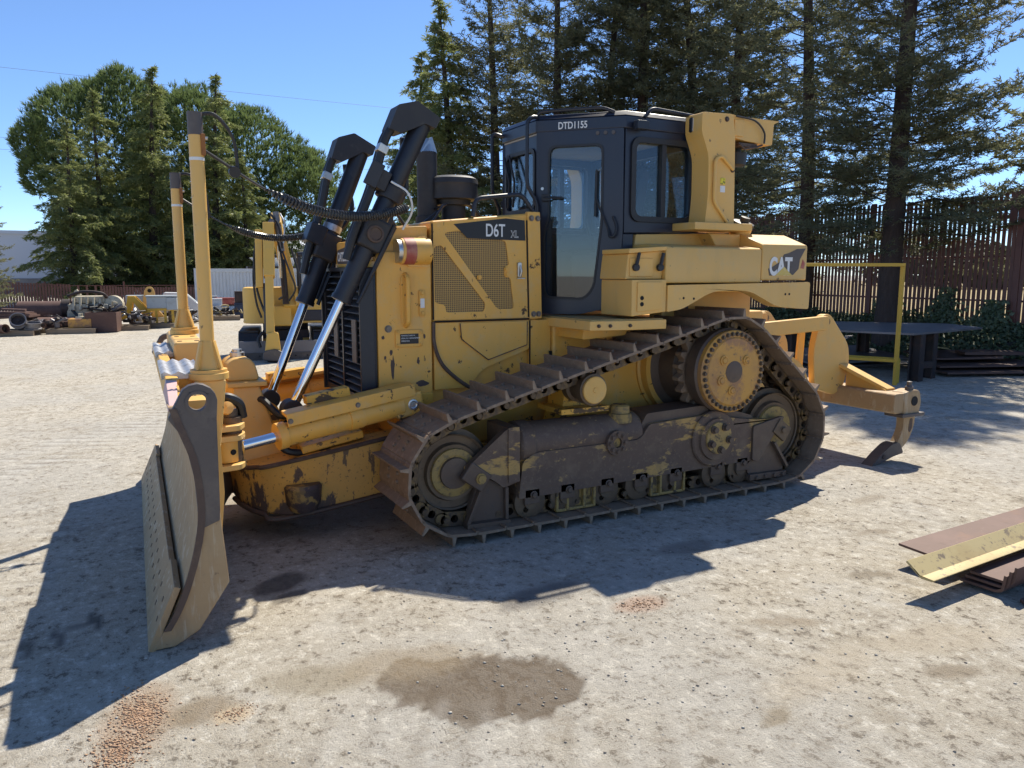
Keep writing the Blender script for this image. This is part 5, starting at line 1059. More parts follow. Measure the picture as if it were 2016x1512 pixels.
# shipping containers: corrugated walls
def container(x, y, rz, L, H, label, mt):
    c = empty('shipping_container', (x, y, 0), rz); tag(c, label, 'container', 'white shipping containers behind the excavator')
    g = G(); n = int(L/.14)
    prof_ = []
    for k in range(n): xx = -L/2+.08+k*(L-.16)/n; w_ = (L-.16)/n; prof_ += [(xx, 0), (xx+w_*.3, .035), (xx+w_*.5, .035), (xx+w_*.8, 0)]
    prof_.append((L/2-.08, 0))
    for yy, s in ((-1.2, 1), (1.2, -1)):
        m_ = len(prof_); vs = [(p[0], yy+s*p[1], .15) for p in prof_] + [(p[0], yy+s*p[1], H-.12) for p in prof_]
        G().add(vs, [(i, i+1, m_+i+1, m_+i) for i in range(m_-1)]).obj('corrugated_wall', mt, c)
    for z in (.05, H-.14): G().box(-L/2, L/2, -1.22, 1.22, z, z+.14).obj('frame_rail', mt, c, bevel=.01)
    for sx in (-1, 1):
        for sy in (-1, 1): G().box(sx*L/2-.07, sx*L/2+.07, sy*1.16-.07, sy*1.16+.07, .02, H+.01).obj('corner_post', mt, c, bevel=.008)
    G().box(-L/2+.01, -L/2+.05, -1.1, 1.1, .18, H-.14).obj('end_wall', mt, c)
    for k in range(4): G().tube([(-L/2-.03, -.75+k*.5, .2), (-L/2-.03, -.75+k*.5, H-.15)], .018, 6).obj('lock_rod', M['plate_grey'], c)
    return c
container(5.2, 31.2, R(-12), 6.0, 1.86, 'white corrugated shipping container with weathered side left of the excavator cab', M['white_paint'])
container(11.4, 30.0, R(-12), 6.0, 1.90, 'white corrugated shipping container seen past the excavator cab', M['white_paint'])
# covered boat-like hull and frame on top of stored goods behind the containers
bt = empty('stored_boat', (6.1, 34.6, 0), R(-10)); tag(bt, 'small white hulled boat on a dark rack behind the shipping containers', 'boat')
g = G().hexa([(-.7, -.3, 2.0), (.9, -.3, 2.0), (.9, .3, 2.0), (-.7, .3, 2.0)], [(-1.2, -.5, 2.42), (1.0, -.5, 2.42), (1.0, .5, 2.42), (-1.2, .5, 2.42)]); g.obj('hull', M['white_paint'], bt, bevel=.05)
G().box(-.5, .5, -.35, .35, 2.42, 2.6).obj('cuddy', M['beam_dark'], bt, bevel=.06)
for sx in (-1.3, 1.2):
    for sy in (-.6, .6): G().box(sx-.04, sx+.04, sy-.04, sy+.04, 0, 2.0).obj('rack_post', M['plate_grey'], bt)
G().box(-1.3, 1.2, -.6, .6, 1.92, 1.99).obj('rack_deck', M['beam_dark'], bt)
# power lines
for (p0, p1, sg, lb) in (((-62, 62, 17.0), (70, 40, 12.2), .9, 'thin power line, highest wire across the sky'), ((-62, 70, 12.6), (70, 46, 10.6), .8, 'thin power line, upper of the close pair of wires'), ((-62, 70, 11.8), (70, 46, 9.8), .8, 'thin power line, lower of the close pair of wires')):
    P0, P1 = Vector(p0), Vector(p1); pts = [P0.lerp(P1, t) + Vector((0, 0, -sg*4*t*(1-t))) for t in np.linspace(0, 1, 30)]
    tag(G().tube(pts, .009, 4).obj('power_line', M['plate_grey'], None), lb, 'cable')
# ---------------------------------------------------------------- work table, stand and plates by the right fence
def top_part(o, org): o.matrix_parent_inverse = Matrix.Translation(tuple(-c for c in org)); return o
org = (10.2, 3.0, 0); wt = empty('welding_table', org); tag(wt, 'large grey steel plate table on rusty beam legs in the tree shade', 'table')
def tp(g, nm, mt, bevel=0): return top_part(g.obj(nm, mt, wt, bevel=bevel), org)
tp(G().plate([(9.05, 2.15), (11.28, 2.46), (11.75, 3.4), (10.5, 4.75), (8.2, 4.3)], .715, .745, plane='xy'), 'table_top', M['plate_grey'])
def hbeam(cx, cy, z0, z1, w=.15, rz=.2):
    g = G(); c, s = math.cos(rz), math.sin(rz); ax, ay = Vector((c, s, 0)), Vector((-s, c, 0)); cz = (z0+z1)/2; h = (z1-z0)/2
    for k in (-1, 1): g.obox(Vector((cx, cy, cz))+ay*(k*w/2), ax, ay, Vector((0, 0, 1)), w/2, .010, h)
    return g.obox(Vector((cx, cy, cz)), ax, ay, Vector((0, 0, 1)), .008, w/2-.011, h)
for (x, y) in ((9.28, 2.02+.22), (9.80, 2.10+.28), (8.6, 4.1), (10.6, 4.2)): tp(hbeam(x, y, 0, .714), 'table_leg', M['beam_dark'])
tp(G().box(9.28, 9.80, 2.26, 2.32, .18, .28), 'cross_member', M['beam_dark'])
org2 = (8.62, 2.15, 0); st = empty('pipe_stand', org2); tag(st, 'yellow square-tube stand with tall post and long top bar', 'stand')
def sp3(g, nm, bevel=.004): return top_part(g.obj(nm, M['stand_yellow'], st, bevel=bevel), org2)
sp3(G().box(8.58, 8.63, 2.07, 2.12, 0, 1.73), 'post'); sp3(G().obox((7.72, 2.42, 1.755), Vector((-.93, .36, 0)).normalized(), Vector((.36, .93, 0)).normalized(), (0, 0, 1), .96, .023, .024), 'top_bar')
for (p, q) in (((8.60, 2.10), (8.22, 2.85)), ((8.60, 2.10), (8.82, 2.22)), ((8.22, 2.85), (8.46, 2.98)), ((8.82, 2.22), (8.46, 2.98))):
    P0, P1 = Vector((*p, .36)), Vector((*q, .36)); sp3(G().obox((P0+P1)/2, (P1-P0).normalized(), Vector((0, 0, 1)).cross((P1-P0).normalized()), (0, 0, 1), (P1-P0).length/2+.02, .022, .022), 'base_rail')
for p in ((8.22, 2.85), (8.82, 2.22), (8.46, 2.98)): sp3(G().box(p[0]-.025, p[0]+.025, p[1]-.025, p[1]+.025, 0, .36), 'stand_leg')
def slab(pts, z0, t, label, tilt=(0, 0), mt='plate', cat='steel plate', grp='steel plates stacked by the fence'):
    cx = sum(p[0] for p in pts)/len(pts); cy = sum(p[1] for p in pts)/len(pts)
    f = lambda p, d: (p[0]-cx, p[1]-cy, d + (p[0]-cx)*tilt[0] + (p[1]-cy)*tilt[1])
    o = G().plate(pts, 0, t, mapf=f).obj('steel_plate', M[mt], None, bevel=.003); o.location = (cx, cy, z0); return tag(o, label, cat, grp)
slab([(8.8, 4.2), (11.2, 3.6), (11.6, 5.4), (9.2, 6.0)], .02, .035, 'wide dark steel plate lying lowest beneath the welding table', (.0, .02), 'plate_grey')
slab([(9.0, 3.9), (10.7, 3.3), (11.2, 4.8), (9.5, 5.5)], .16, .03, 'tilted grey steel plate propped under the welding table', (.06, .03), 'plate_grey')
slab([(10.1, 2.25), (12.6, 1.2), (13.0, 2.3), (10.5, 3.2)], .05, .03, 'long brown steel plate at the bottom of the pile right of the table', (0, .0))
slab([(10.2, 2.45), (12.3, 1.55), (12.9, 2.6), (10.8, 3.4)], .14, .03, 'long brown steel plate in the middle of the pile right of the table', (.01, .01))
slab([(10.3, 2.75), (11.5, 2.2), (12.4, 2.9), (10.9, 3.6)], .24, .03, 'pinkish brown steel plate on top of the pile right of the table', (.02, .02))
slab([(11.0, 2.55), (11.9, 2.1), (12.1, 2.4), (11.2, 2.85)], .285, .05, 'thick brown steel offcut resting on the pile right of the table', (.0, .01))
slab([(9.9, 4.6), (10.05, 4.55), (11.6, 5.2), (11.5, 5.3)], .30, .03, 'narrow pale steel strip leaning over the plates under the table', (.10, .0), 'plate_grey')
slab([(10.6, 3.35), (10.7, 3.3), (11.5, 3.15), (11.5, 3.25)], .36, .025, 'short pale strip of steel jutting towards the ivy bank', (-.12, .0), 'angle_yellow')
# ---------------------------------------------------------------- steel profiles lying in the right foreground
def prof_bar(nm, sec, x0, x1, yc, z0, rz, label, mt, cat='steel profile'):
    o = G().plate(sec, x0, x1, plane='yz').obj(nm, M[mt], None, bevel=.002); o.location = (0, 0, 0)
    o.data.transform(Matrix.Translation((-x0, 0, 0))); o.location = (x0, yc, z0); o.rotation_euler = (0, 0, rz); return tag(o, label, cat, 'steel profiles lying in the yard')
prof_bar('flat_bar', [(-.13, .0), (.13, .012), (.13, .026), (-.13, .014)], 2.22, 6.5, -2.655, .100, R(2.5), 'brown steel flat bar lying behind the yellow angle iron', 'plate')
prof_bar('angle_iron', [(-.065, .010), (-.055, .0), (.0, .0), (.010, .006), (.085, .060), (.080, .070), (.0, .013), (-.058, .013)], 1.88, 6.5, -2.89, .112, R(3.5), 'chipped yellow angle iron laid across the brown channels', 'angle_yellow')
for k in range(3):
    sec = rpoly([(.13, .0), (-.05, .0), (-.085, .015), (-.095, .10), (-.081, .10), (-.073, .025), (-.05, .014), (.13, .014)], [0, .03, .03, 0, 0, .02, .02, 0])
    lb = ('brown bent channel, topmost of the nested stack', 'brown bent channel in the middle of the nested stack', 'brown bent channel at the bottom of the nested stack')[2-k]
    prof_bar('steel_channel', sec, 2.26+.015*k, 6.4, -2.995-.016*(2-k)*-1-.03, .020+.024*k, R(3), lb, 'plate')
slab([(2.30, -3.14), (6.3, -2.98), (6.3, -3.35), (2.42, -3.42), (2.22, -3.25)], .004, .014, 'brown steel base plate on the ground under the nested channels', (0, 0), 'plate', 'steel plate', 'steel profiles lying in the yard')
# ================================================================== TREES
def leaf_mat(name, c1, c2, c3, trans=.3):
    m = bpy.data.materials.new(name); m.use_nodes = True; n = m.node_tree; n.nodes.clear()
    out = n.nodes.new('ShaderNodeOutputMaterial'); tc = n.nodes.new('ShaderNodeTexCoord'); oi = n.nodes.new('ShaderNodeObjectInfo')
    nz = noise(n, tc.outputs['Object'], 1.1, 3, .6); nz2 = noise(n, tc.outputs['Object'], 9.0, 2, .6, off=4)
    c = mixc(n, step(n, nz, .35, .65), c1, c2); c = mixc(n, step(n, nz2, .5, .75, 0, .7), c, c3)
    d = n.nodes.new('ShaderNodeBsdfDiffuse'); t = n.nodes.new('ShaderNodeBsdfTranslucent'); g_ = n.nodes.new('ShaderNodeBsdfGlossy'); g_.inputs['Roughness'].default_value = .45
    g_.inputs[0].default_value = (.5, .5, .5, 1)
    mx = n.nodes.new('ShaderNodeMixShader'); mx.inputs[0].default_value = trans; n.links.new(c, d.inputs[0]); n.links.new(c, t.inputs[0])
    m2 = n.nodes.new('ShaderNodeMixShader'); m2.inputs[0].default_value = .05
    n.links.new(d.outputs[0], mx.inputs[1]); n.links.new(t.outputs[0], mx.inputs[2]); n.links.new(mx.outputs[0], m2.inputs[1]); n.links.new(g_.outputs[0], m2.inputs[2]); n.links.new(m2.outputs[0], out.inputs[0])
    return m
M['redwood'] = leaf_mat('redwood needles', (.155, .168, .092), (.22, .22, .115), (.31, .275, .15), .58)
M['cedar'] = leaf_mat('cedar needles', (.20, .235, .082), (.26, .285, .10), (.32, .32, .13), .58)
M['pine'] = leaf_mat('pine needles', (.115, .165, .055), (.165, .215, .07), (.215, .25, .085), .5)
M['ivy'] = leaf_mat('ivy leaves', (.085, .115, .055), (.13, .155, .075), (.20, .22, .13), .3)
M['shrub'] = leaf_mat('far shrub leaves', (.055, .060, .034), (.075, .08, .04), (.10, .10, .05), .3)
M['bark'] = mat('dark bark', (.045, .034, .028), .95, 0, [(8, .45, .7, (.075, .055, .045), .7, None, (3, 3, .4))], (16, .9, .03))
M['bark_red'] = mat('redwood bark', (.065, .043, .033), .95, 0, [(8, .45, .7, (.095, .068, .055), .7, None, (3, 3, .3))], (18, .9, .03))
def norm(v): return v/np.maximum(np.linalg.norm(v, axis=-1, keepdims=True), 1e-9)
def leaves_from_twigs(P0, D, LT, rs, nl, ll, lw, fan, tipw=.25):
    """nl narrow leaf triangles on every twig, arranged feather-like"""
    N = len(P0); f = np.linspace(.08, 1.0, nl)[None, :, None]
    side = norm(np.cross(D, np.array([0, 0, 1.0]) + rs.normal(0, .35, (N, 3))))
    sgn = np.where(np.arange(nl) % 2 == 0, 1, -1)[None, :, None]
    base = P0[:, None, :] + D[:, None, :]*LT[:, None, None]*f
    d = norm(D[:, None, :]*(1-fan) + side[:, None, :]*sgn*fan + rs.normal(0, .22, (N, nl, 3)))
    d[:, -1, :] = D
    wv = norm(np.cross(d, rs.normal(0, 1, (N, nl, 3))))
    L_ = ll*(1.15-.55*f)*rs.uniform(.7, 1.3, (N, nl, 1))
    a = base - wv*lw/2; b = base + wv*lw/2; c = base + d*L_ + wv*lw*tipw*.5; e = base + d*L_ - wv*lw*tipw*.5
    q = np.stack([a, b, c, e], 2).reshape(-1, 3)
    # the twig itself
    wt_ = norm(np.cross(D, np.array([.3, .2, 1.0])))*lw*.3
    t = np.stack([P0-wt_, P0+wt_, P0+D*LT[:, None]+wt_*.4, P0+D*LT[:, None]-wt_*.4], 1).reshape(-1, 3)
    v = np.concatenate([q, t]); return v, np.arange(len(v)).reshape(-1, 4)
def conifer(seed, H, tr, z0, nbr, Lmax, pw, e0, e1, droop, sub_sp, sub_len, K, nl, ll, lw, fan, spray, hang=0.0, upturn=0.0, gap=.0, minL=.25, leader=0.0, rise=.05):
    """trunk, limbs, side branches and feathery sprays of narrow leaves"""
    rs = np.random.RandomState(seed); SP, SD, SL = [], [], []; g = G()
    lean = rs.normal(0, .012, 2)
    trunk_pts = [Vector((lean[0]*z*z*.3, lean[1]*z*z*.3, z)) for z in np.linspace(-.1, H, 14)]
    trunk = G().tube(trunk_pts, [tr*(1.25 if i == 0 else 1)*(1-.93*(i/13)) + .012 for i in range(14)], 14)
    zs = z0 + (H-z0)*np.sort(rs.beta(1.0, 1.5 if leader else 1.05, nbr)); az = np.cumsum(rs.normal(2.4, .5, nbr))
    UP = np.array([0, 0, 1.0])
    for z, a in zip(zs, az):
        u = (z-z0)/(H-z0); L = max(minL, Lmax*(1-u)**pw*rs.uniform(.50, 1.15)*(1 if u > .06 else .8))
        el = e0 + (e1-e0)*u + rs.normal(0, .13)
        hd = np.array([math.cos(a), math.sin(a), 0]); m = max(4, int(L/.22)); t = np.linspace(0, 1, m+1)
        bend = rs.normal(0, .14); sd = np.array([-hd[1], hd[0], 0]); dr = droop*rs.uniform(.6, 1.4)
        pts = np.array([[lean[0]*z*z*.3, lean[1]*z*z*.3, z]]) + hd*(L*t)[:, None]*math.cos(el) + sd*(L*bend*t*t)[:, None] + UP*(L*(math.sin(el)*t - dr*t*t + upturn*t**3))[:, None]
        pts[1:] += rs.normal(0, .02*L**.5, pts[1:].shape)
        g.tube([Vector(p) for p in pts], [max(.005, .016*L*.55*(1-.85*x)) for x in t], 3, caps=False)
        ns = max(3, int(L*(1-gap)/sub_sp)); s_ = np.clip(gap + (1-gap)*(np.arange(ns)+rs.uniform(0, 1, ns))/ns, 0, .999)
        idx = (s_*m).astype(int); f2 = (s_*m-idx)[:, None]; p_ = pts[idx]*(1-f2) + pts[idx+1]*f2; tg = norm(pts[idx+1]-pts[idx])
        sg = np.where(np.arange(ns) % 2 == 0, 1, -1)[:, None]; k = rs.uniform(.35, 1.0, (ns, 1))
        d = norm(tg*(1.05-k*.6) + sd*sg*k + UP*(rs.normal(rise, .26, (ns, 1)) - hang))
        SP.append(p_); SD.append(d); SL.append(sub_len*L**.45*(1.08-.72*s_)*rs.uniform(.5, 1.3, ns))
        SP.append(pts[-1:]); SD.append(tg[-1:]); SL.append(np.array([sub_len*.6]))
    if leader:
        for z in np.linspace(H-leader, H-.05, 16):
            for a in rs.uniform(0, 6.28, 2):
                SP.append(np.array([[lean[0]*z*z*.3, lean[1]*z*z*.3, z]])); SD.append(norm(np.array([[math.cos(a), math.sin(a), rs.uniform(-.2, .35)]]))); SL.append(np.array([.10+.22*(H-z)]))
    SP, SD, SL = np.concatenate(SP), np.concatenate(SD), np.concatenate(SL); N = len(SP)
    f = (np.arange(K)+.5)/K; f = f[None, :, None]*np.ones((N, 1, 1)) + rs.uniform(-.4, .4, (N, K, 1))/K
    sag = -hang*.6*SL[:, None, None]*f*f*UP + .10*SL[:, None, None]*f*f*UP*(1 if upturn > 0 else 0)
    P0 = SP[:, None, :] + SD[:, None, :]*SL[:, None, None]*f + sag
    side = norm(np.cross(SD, UP + rs.normal(0, .5, (N, 3))))[:, None, :]*np.where(np.arange(K) % 2 == 0, 1, -1)[None, :, None]
    D = norm(SD[:, None, :]*.75 + side*rs.uniform(.3, 1.0, (N, K, 1)) + UP*(rs.normal(rise, .30, (N, K, 1)) - hang*.7))
    LT = (spray*(1.1-.5*f[..., 0])*rs.uniform(.6, 1.35, (N, K))*np.clip(SL[:, None]*2.2, .45, 1.1)).ravel()
    v, fc = leaves_from_twigs(P0.reshape(-1, 3), D.reshape(-1, 3), LT, rs, nl, ll, lw, fan)
    # thin woody side branches
    wv = norm(np.cross(SD, np.array([.2, .1, 1.0])))*.006; q = np.stack([SP-wv, SP+wv, SP+SD*SL[:, None]*.9+wv*.3, SP+SD*SL[:, None]*.9-wv*.3], 1).reshape(-1, 3)
    fc = np.concatenate([fc, np.arange(len(q)).reshape(-1, 4)+len(v)]); v = np.concatenate([v, q])
    return trunk, g, v, fc
def make_tree(nm, kind_mat, bark, args):
    trunk, limbs, v, f = conifer(**args)
    trunk.add(limbs.v, limbs.f); tm = trunk.mesh('trunk'); tm.materials.append(bark); lm = None
    cm = fast_mesh('crown', v, f, kind_mat)
    return nm, tm, lm, cm
def plant(tree, x, y, rz, s, label, group, cat='tree', sz=None, z=0.0):
    nm, tm, lm, cm = tree; r = empty(nm, (x, y, z), rz); r.scale = (s, s, sz or s); tag(r, label, cat, group)
    for n2, me in (('trunk', tm), ('crown', cm)):
        o = bpy.data.objects.new(n2, me); lk(o); o.parent = r
    return r
RW1 = make_tree('redwood_tree', M['redwood'], M['bark_red'], dict(seed=3, H=13, tr=.215, z0=1.7, nbr=300, Lmax=2.75, pw=.62, e0=-.05, e1=.62, droop=.10, sub_sp=.085, sub_len=.42, K=7, nl=5, ll=.080, lw=.021, fan=.60, spray=.15, upturn=.16, gap=.18))
RW2 = make_tree('redwood_tree', M['redwood'], M['bark_red'], dict(seed=11, H=13, tr=.17, z0=1.5, nbr=250, Lmax=2.5, pw=.62, e0=-.08, e1=.55, droop=.08, sub_sp=.10, sub_len=.40, K=6, nl=5, ll=.085, lw=.023, fan=.6, spray=.16, upturn=.14, gap=.22))
RW3 = make_tree('redwood_tree', M['redwood'], M['bark_red'], dict(seed=23, H=14, tr=.19, z0=.9, nbr=245, Lmax=2.7, pw=.58, e0=-.10, e1=.5, droop=.10, sub_sp=.105, sub_len=.46, K=6, nl=4, ll=.115, lw=.034, fan=.6, spray=.18, upturn=.14, gap=.14))
DC1 = make_tree('cedar_tree', M['cedar'], M['bark'], dict(seed=5, H=9.6, tr=.19, z0=.8, nbr=110, Lmax=3.0, pw=.82, e0=.25, e1=.55, droop=.42, sub_sp=.11, sub_len=.42, K=6, nl=4, ll=.15, lw=.045, fan=.5, spray=.22, hang=.42, gap=.05, minL=.14, leader=1.5))
DC2 = make_tree('cedar_tree', M['cedar'], M['bark'], dict(seed=8, H=11, tr=.24, z0=.9, nbr=125, Lmax=3.4, pw=.84, e0=.25, e1=.60, droop=.42, sub_sp=.11, sub_len=.44, K=6, nl=4, ll=.16, lw=.046, fan=.5, spray=.23, hang=.42, gap=.05, minL=.14, leader=1.9))
gR = 'redwoods along the right fence'; gD = 'redwoods massed behind the bulldozer'; gC = 'cedars by the far left fence'
plant(RW1, 12.29, 4.97, .3, 1.0, 'dark redwood with thick bare trunk rising through the fence line behind the welding table', gR, z=.30)
plant(RW2, 13.15, 7.85, 1.7, 1.05, 'slimmer redwood with thin trunk beside the roll bar, next to the thick redwood', gR, z=.45)
plant(RW3, 15.3, 2.6, 4.0, .95, 'redwood whose branch tips reach in over the maroon fence corner', gR, z=.6)
for (x, y, rz, s, t) in ((14.09, 11.38, .5, 1.0, RW3), (14.9, 13.6, 2.2, 1.1, RW1), (13.6, 14.9, 3.9, 1.12, RW3), (13.73, 17.23, 5.0, 1.15, RW2), (11.36, 16.23, 1.2, 1.05, RW3), (10.74, 19.2, 2.9, 1.05, RW3), (15.6, 17.5, 0.9, 1.2, RW2)):
    plant(t, x, y, rz, s, 'tall dark redwood in the dense row behind the bulldozer cab', gD)
plant(DC2, 9.35, 19.8, 1.0, .98, 'drooping cedar with bare leaning tip behind the air precleaner', None)
plant(DC2, 9.9, 24.5, 3.3, .92, 'feathery cedar behind the lift cylinder covers', None)
plant(DC1, -2.6, 34.1, 0.4, .86, 'narrow pointed cedar, leftmost of the group before the round pine', None)
plant(DC1, -1.4, 36.4, 2.1, 1.04, 'slender cedar between the leftmost and the tallest cedars before the round pine', None)
plant(DC2, .77, 36.6, 4.4, 1.03, 'tall cedar with spindly tip showing above the round pine', None)
plant(DC2, 3.75, 37.3, 5.3, 1.05, 'tall cedar with thin tip directly behind the near mast', None)
plant(DC1, 2.3, 38.2, .9, .80, 'shorter cedar behind the far mast beside the containers', None)
plant(DC2, 5.2, 36.8, 2.7, .70, 'low cedar behind the yellow excavator boom', None)
plant(RW3, -5.55, 28.4, 1.3, .50, 'olive green redwood at the left end of the scrap row', None, sz=.56)
# ---------------------------------------------------------------- umbrella pine
def umbrella_pine():
    rs = np.random.RandomState(42)
    blobs = [(200, 298, 132), (330, 318, 148), (452, 366, 146), (548, 405, 112), (262, 240, 82), (120, 330, 66), (85, 290, 40), (80, 415, 28), (112, 455, 36), (630, 440, 40), (300, 445, 100), (170, 430, 80), (430, 470, 80), (600, 400, 60), (390, 262, 66)]
    cx, d0 = 330, 48.0; P, Nn = [], []
    B = []
    for (px, py, r) in blobs:
        s = d0/1514; dy = rs.uniform(-2.4, 1.2); B.append((np.array([(px-cx)*s*.97, dy, 1.62+(540-py)*s*.945]), r*s*.95))
    for (c, r) in B:
        n_ = int(4*math.pi*r*r*19); d = norm(rs.normal(0, 1, (n_, 3))); d = d[d[:, 1] < .55]
        p = c + d*r*np.array([1, 1.0, 1])*rs.uniform(.86, 1.04, (len(d), 1)); p += .28*np.sin(p[:, [1, 2, 0]]*1.7) 
        ok = np.ones(len(p), bool)
        for (c2, r2) in B:
            if c2 is c: continue
            ok &= np.linalg.norm(p-c2, axis=1) > r2*.80
        P.append(p[ok]); Nn.append(norm(d[ok]*.7 + np.array([0, 0, .75]) + rs.normal(0, .18, d[ok].shape)))
        k = int(n_*.30); d = norm(rs.normal(0, 1, (k, 3))); P.append(c + d*r*rs.uniform(.45, .85, (k, 1))); Nn.append(norm(d + np.array([0, 0, .5])))
    P = np.concatenate(P); Nn = np.concatenate(Nn); keep = P[:, 2] > 1.2; P, Nn = P[keep], Nn[keep]; N = len(P); nn_ = 12
    d = norm(Nn[:, None, :] + rs.normal(0, .42, (N, nn_, 3))); w_ = norm(np.cross(d, rs.normal(0, 1, (N, nn_, 3))))
    L_ = rs.uniform(.20, .46, (N, nn_, 1)); b = P[:, None, :] - d*.05
    wd = .023
    q = np.stack([b-w_*wd, b+w_*wd, b+d*L_+w_*wd*.3, b+d*L_-w_*wd*.3], 2).reshape(-1, 3)
    r = empty('umbrella_pine', (3.1, 46.65, 0), R(-28)); tag(r, 'broad round-topped pine spreading behind the pointed cedars', 'tree')
    o = bpy.data.objects.new('crown', fast_mesh('crown', q, np.arange(len(q)).reshape(-1, 4), M['pine'])); lk(o); o.parent = r
    g = G().tube([(0, 0, -.1), (-.2, 0, 2), (.1, 0, 4)], [.65, .55, .5], 14)
    o = g.obj('trunk', M['bark'], r)
    for (c, rad) in B[:11]:
        p0 = Vector((.1, 0, 3.4)); p1 = Vector(c); G().tube([p0, p0.lerp(p1, .5)+Vector((0, 0, -.5)), p1], [.28, .18, .06], 7).obj('limb', M['bark'], r)
    return r
umbrella_pine()
# ---------------------------------------------------------------- ivy on the bank, shrubs beyond the fence
def leaf_cloud(nm, pts, nrm, size, mt, seed, per=1):
    rs = np.random.RandomState(seed); N = len(pts); n_ = norm(nrm + rs.normal(0, .45, (N, 3))); u = norm(np.cross(n_, rs.normal(0, 1, (N, 3)))); v_ = np.cross(n_, u); s = size*rs.uniform(.6, 1.3, (N, 1))
    q = np.stack([pts-u*s, pts+v_*s*.7, pts+u*s*1.1, pts-v_*s*.7], 1).reshape(-1, 3)
    return fast_mesh(nm, q, np.arange(len(q)).reshape(-1, 4), mt)
rs = np.random.RandomState(3)
n_ = 26000; X = 11.75 + rs.beta(1.3, 1.0, n_)*1.45; Y = rs.uniform(-2, 12, n_); hum = .16*(.5+.5*np.sin(X*4+Y*2.3))*(.5+.5*np.sin(Y*1.7)) + .10*rs.rand(n_)
ivp = np.stack([X, Y, bank_z(X, Y)+.02+hum*rs.rand(n_)], 1)
o = bpy.data.objects.new('ivy_ground_cover', leaf_cloud('ivy', ivp, np.tile([-.3, -.3, 1.0], (n_, 1)), .040, M['ivy'], 4)); lk(o); tag(o, 'dense dark ivy covering the bank below the maroon fence', 'ivy', kind='stuff')
# climbing ivy shrubs against the fence
for (cy, h, w_, lb) in ((5.6, .55, .7, 'leafy shrub climbing the maroon fence behind the table edge'), (4.3, .75, .7, 'tallest leafy shrub climbing the maroon fence right of the yellow stand'), (3.35, .55, .6, 'low leafy shrub at the fence foot above the ivy bank')):
    n2 = 900; t = rs.rand(n2); yy = cy + rs.normal(0, w_*.35, n2)*(1-.6*t); zz = .62 + t*h*rs.rand(n2)**.5; xx = fx(yy) - .10 - rs.rand(n2)*.28*(1-t)
    r = empty('fence_shrub', (fx(cy)-.2, cy, .6)); tag(r, lb, 'shrub')
    p = np.stack([xx-(fx(cy)-.2), yy-cy, zz-.6], 1); o = bpy.data.objects.new('foliage', leaf_cloud('foliage', p, np.tile([-1.0, -.3, .5], (n2, 1)), .042, M['ivy'], 9)); lk(o); o.parent = r
    g = G()
    for k in range(5): g.tube(smooth_path([Vector((0, rng.uniform(-.1, .1), -.05)), Vector((.03, rng.uniform(-.25, .25), h*.4)), Vector((.08, rng.uniform(-.35, .35), h*.85))], 4), .008, 4)
    g.obj('stems', M['bark'], r)
# far shrubs in the field
k = 0
for (x, y, rr_, h) in ((40, 6, 4.5, 2.7), (43, 14, 5, 3.0), (46, 22, 5, 2.4), (38, -2, 3.5, 2.4), (52, 30, 6, 3.4), (50, -6, 4, 2.6)):
    n2 = 2600; d = norm(rs.normal(0, 1, (n2, 3))); d[:, 2] = np.abs(d[:, 2]); p = d*np.array([rr_*.7, rr_, h])*rs.uniform(.75, 1.02, (n2, 1)) + .25*np.sin(d[:, [2, 0, 1]]*9)
    r = empty('field_bush', (x, y, .9)); lb = ('wide dark bush in the dry field seen through the fence beside the thick redwood', 'large dark bush in the dry field seen through the fence', 'rounded bush far across the field behind the slimmer redwood', 'dark bush in the dry field near the fence post', 'big bush at the far edge of the dry field', 'smaller bush out in the dry field')[k]; k += 1
    tag(r, 'dark rounded bush in the dry field seen through the fence slats', 'bush', 'bushes in the field beyond the fence')
    o = bpy.data.objects.new('foliage', leaf_cloud('foliage', p, d, .22, M['shrub'], 5+k)); lk(o); o.parent = r
    G().tube([(0, 0, -.3), (0, 0, h*.7)], [.2, .08], 8).obj('stem', M['bark'], r)
# ================================================================== EXCAVATOR behind the lift cylinders
XO = (1.45, 9.9, 0); xr = empty('mini_excavator', XO, R(-11.5)); tag(xr, 'yellow compact excavator with dark cab, folded boom and dozer blade', 'excavator')
M['exy'] = mat('excavator yellow', (.72, .43, .085), .5, 0, [(3, .45, .7, (.62, .40, .11), .7), (12, .58, .75, DUST, .4)])
# local: x right as seen, y away, z up
for s in (-1, 1):
    lp2 = hull(circ(-.75*0-.80, .27, .25, 20) + circ(1.0, .27, .25, 20))
    y0 = .30
    g = G().plate([(p[0]+.95, p[1]) for p in lp2], s*.70-.19, s*.70+.19, mapf=lambda p, d: (d, p[0]+.35, p[1])); tr_ = g.obj('rubber_track', M['rubber'], xr, bevel=.02)
    for k in range(9):
        z = .06+k*.055; G().box(s*.70-.185, s*.70+.185, .385-.02*math.sin(k/8*math.pi), .40, z, z+.03).obj('track_lug', M['black_dusty'], tr_, bevel=.006)
G().box(-.45, .45, .7, 1.9, .25, .52).obj('lower_frame', M['beam_dark'], xr, bevel=.03)
G().lathe((0, 1.3, .50), (0, 0, 1), [(0, .45), (.16, .45), (.16, 0)], n=32).obj('slew_ring', M['beam_dark'], xr)
g = G().plate(rpoly([(-.86, .36), (.95, .36), (.95, 0.0), (-.86, 0.0)], .01), -.05, .0); xb = g.obj('dozer_blade', M['plate_grey'], xr, bevel=.008)
G().box(-.86, .95, -.075, -.05, .0, .14).obj('blade_edge', M['plate_dark'], xb, bevel=.004)
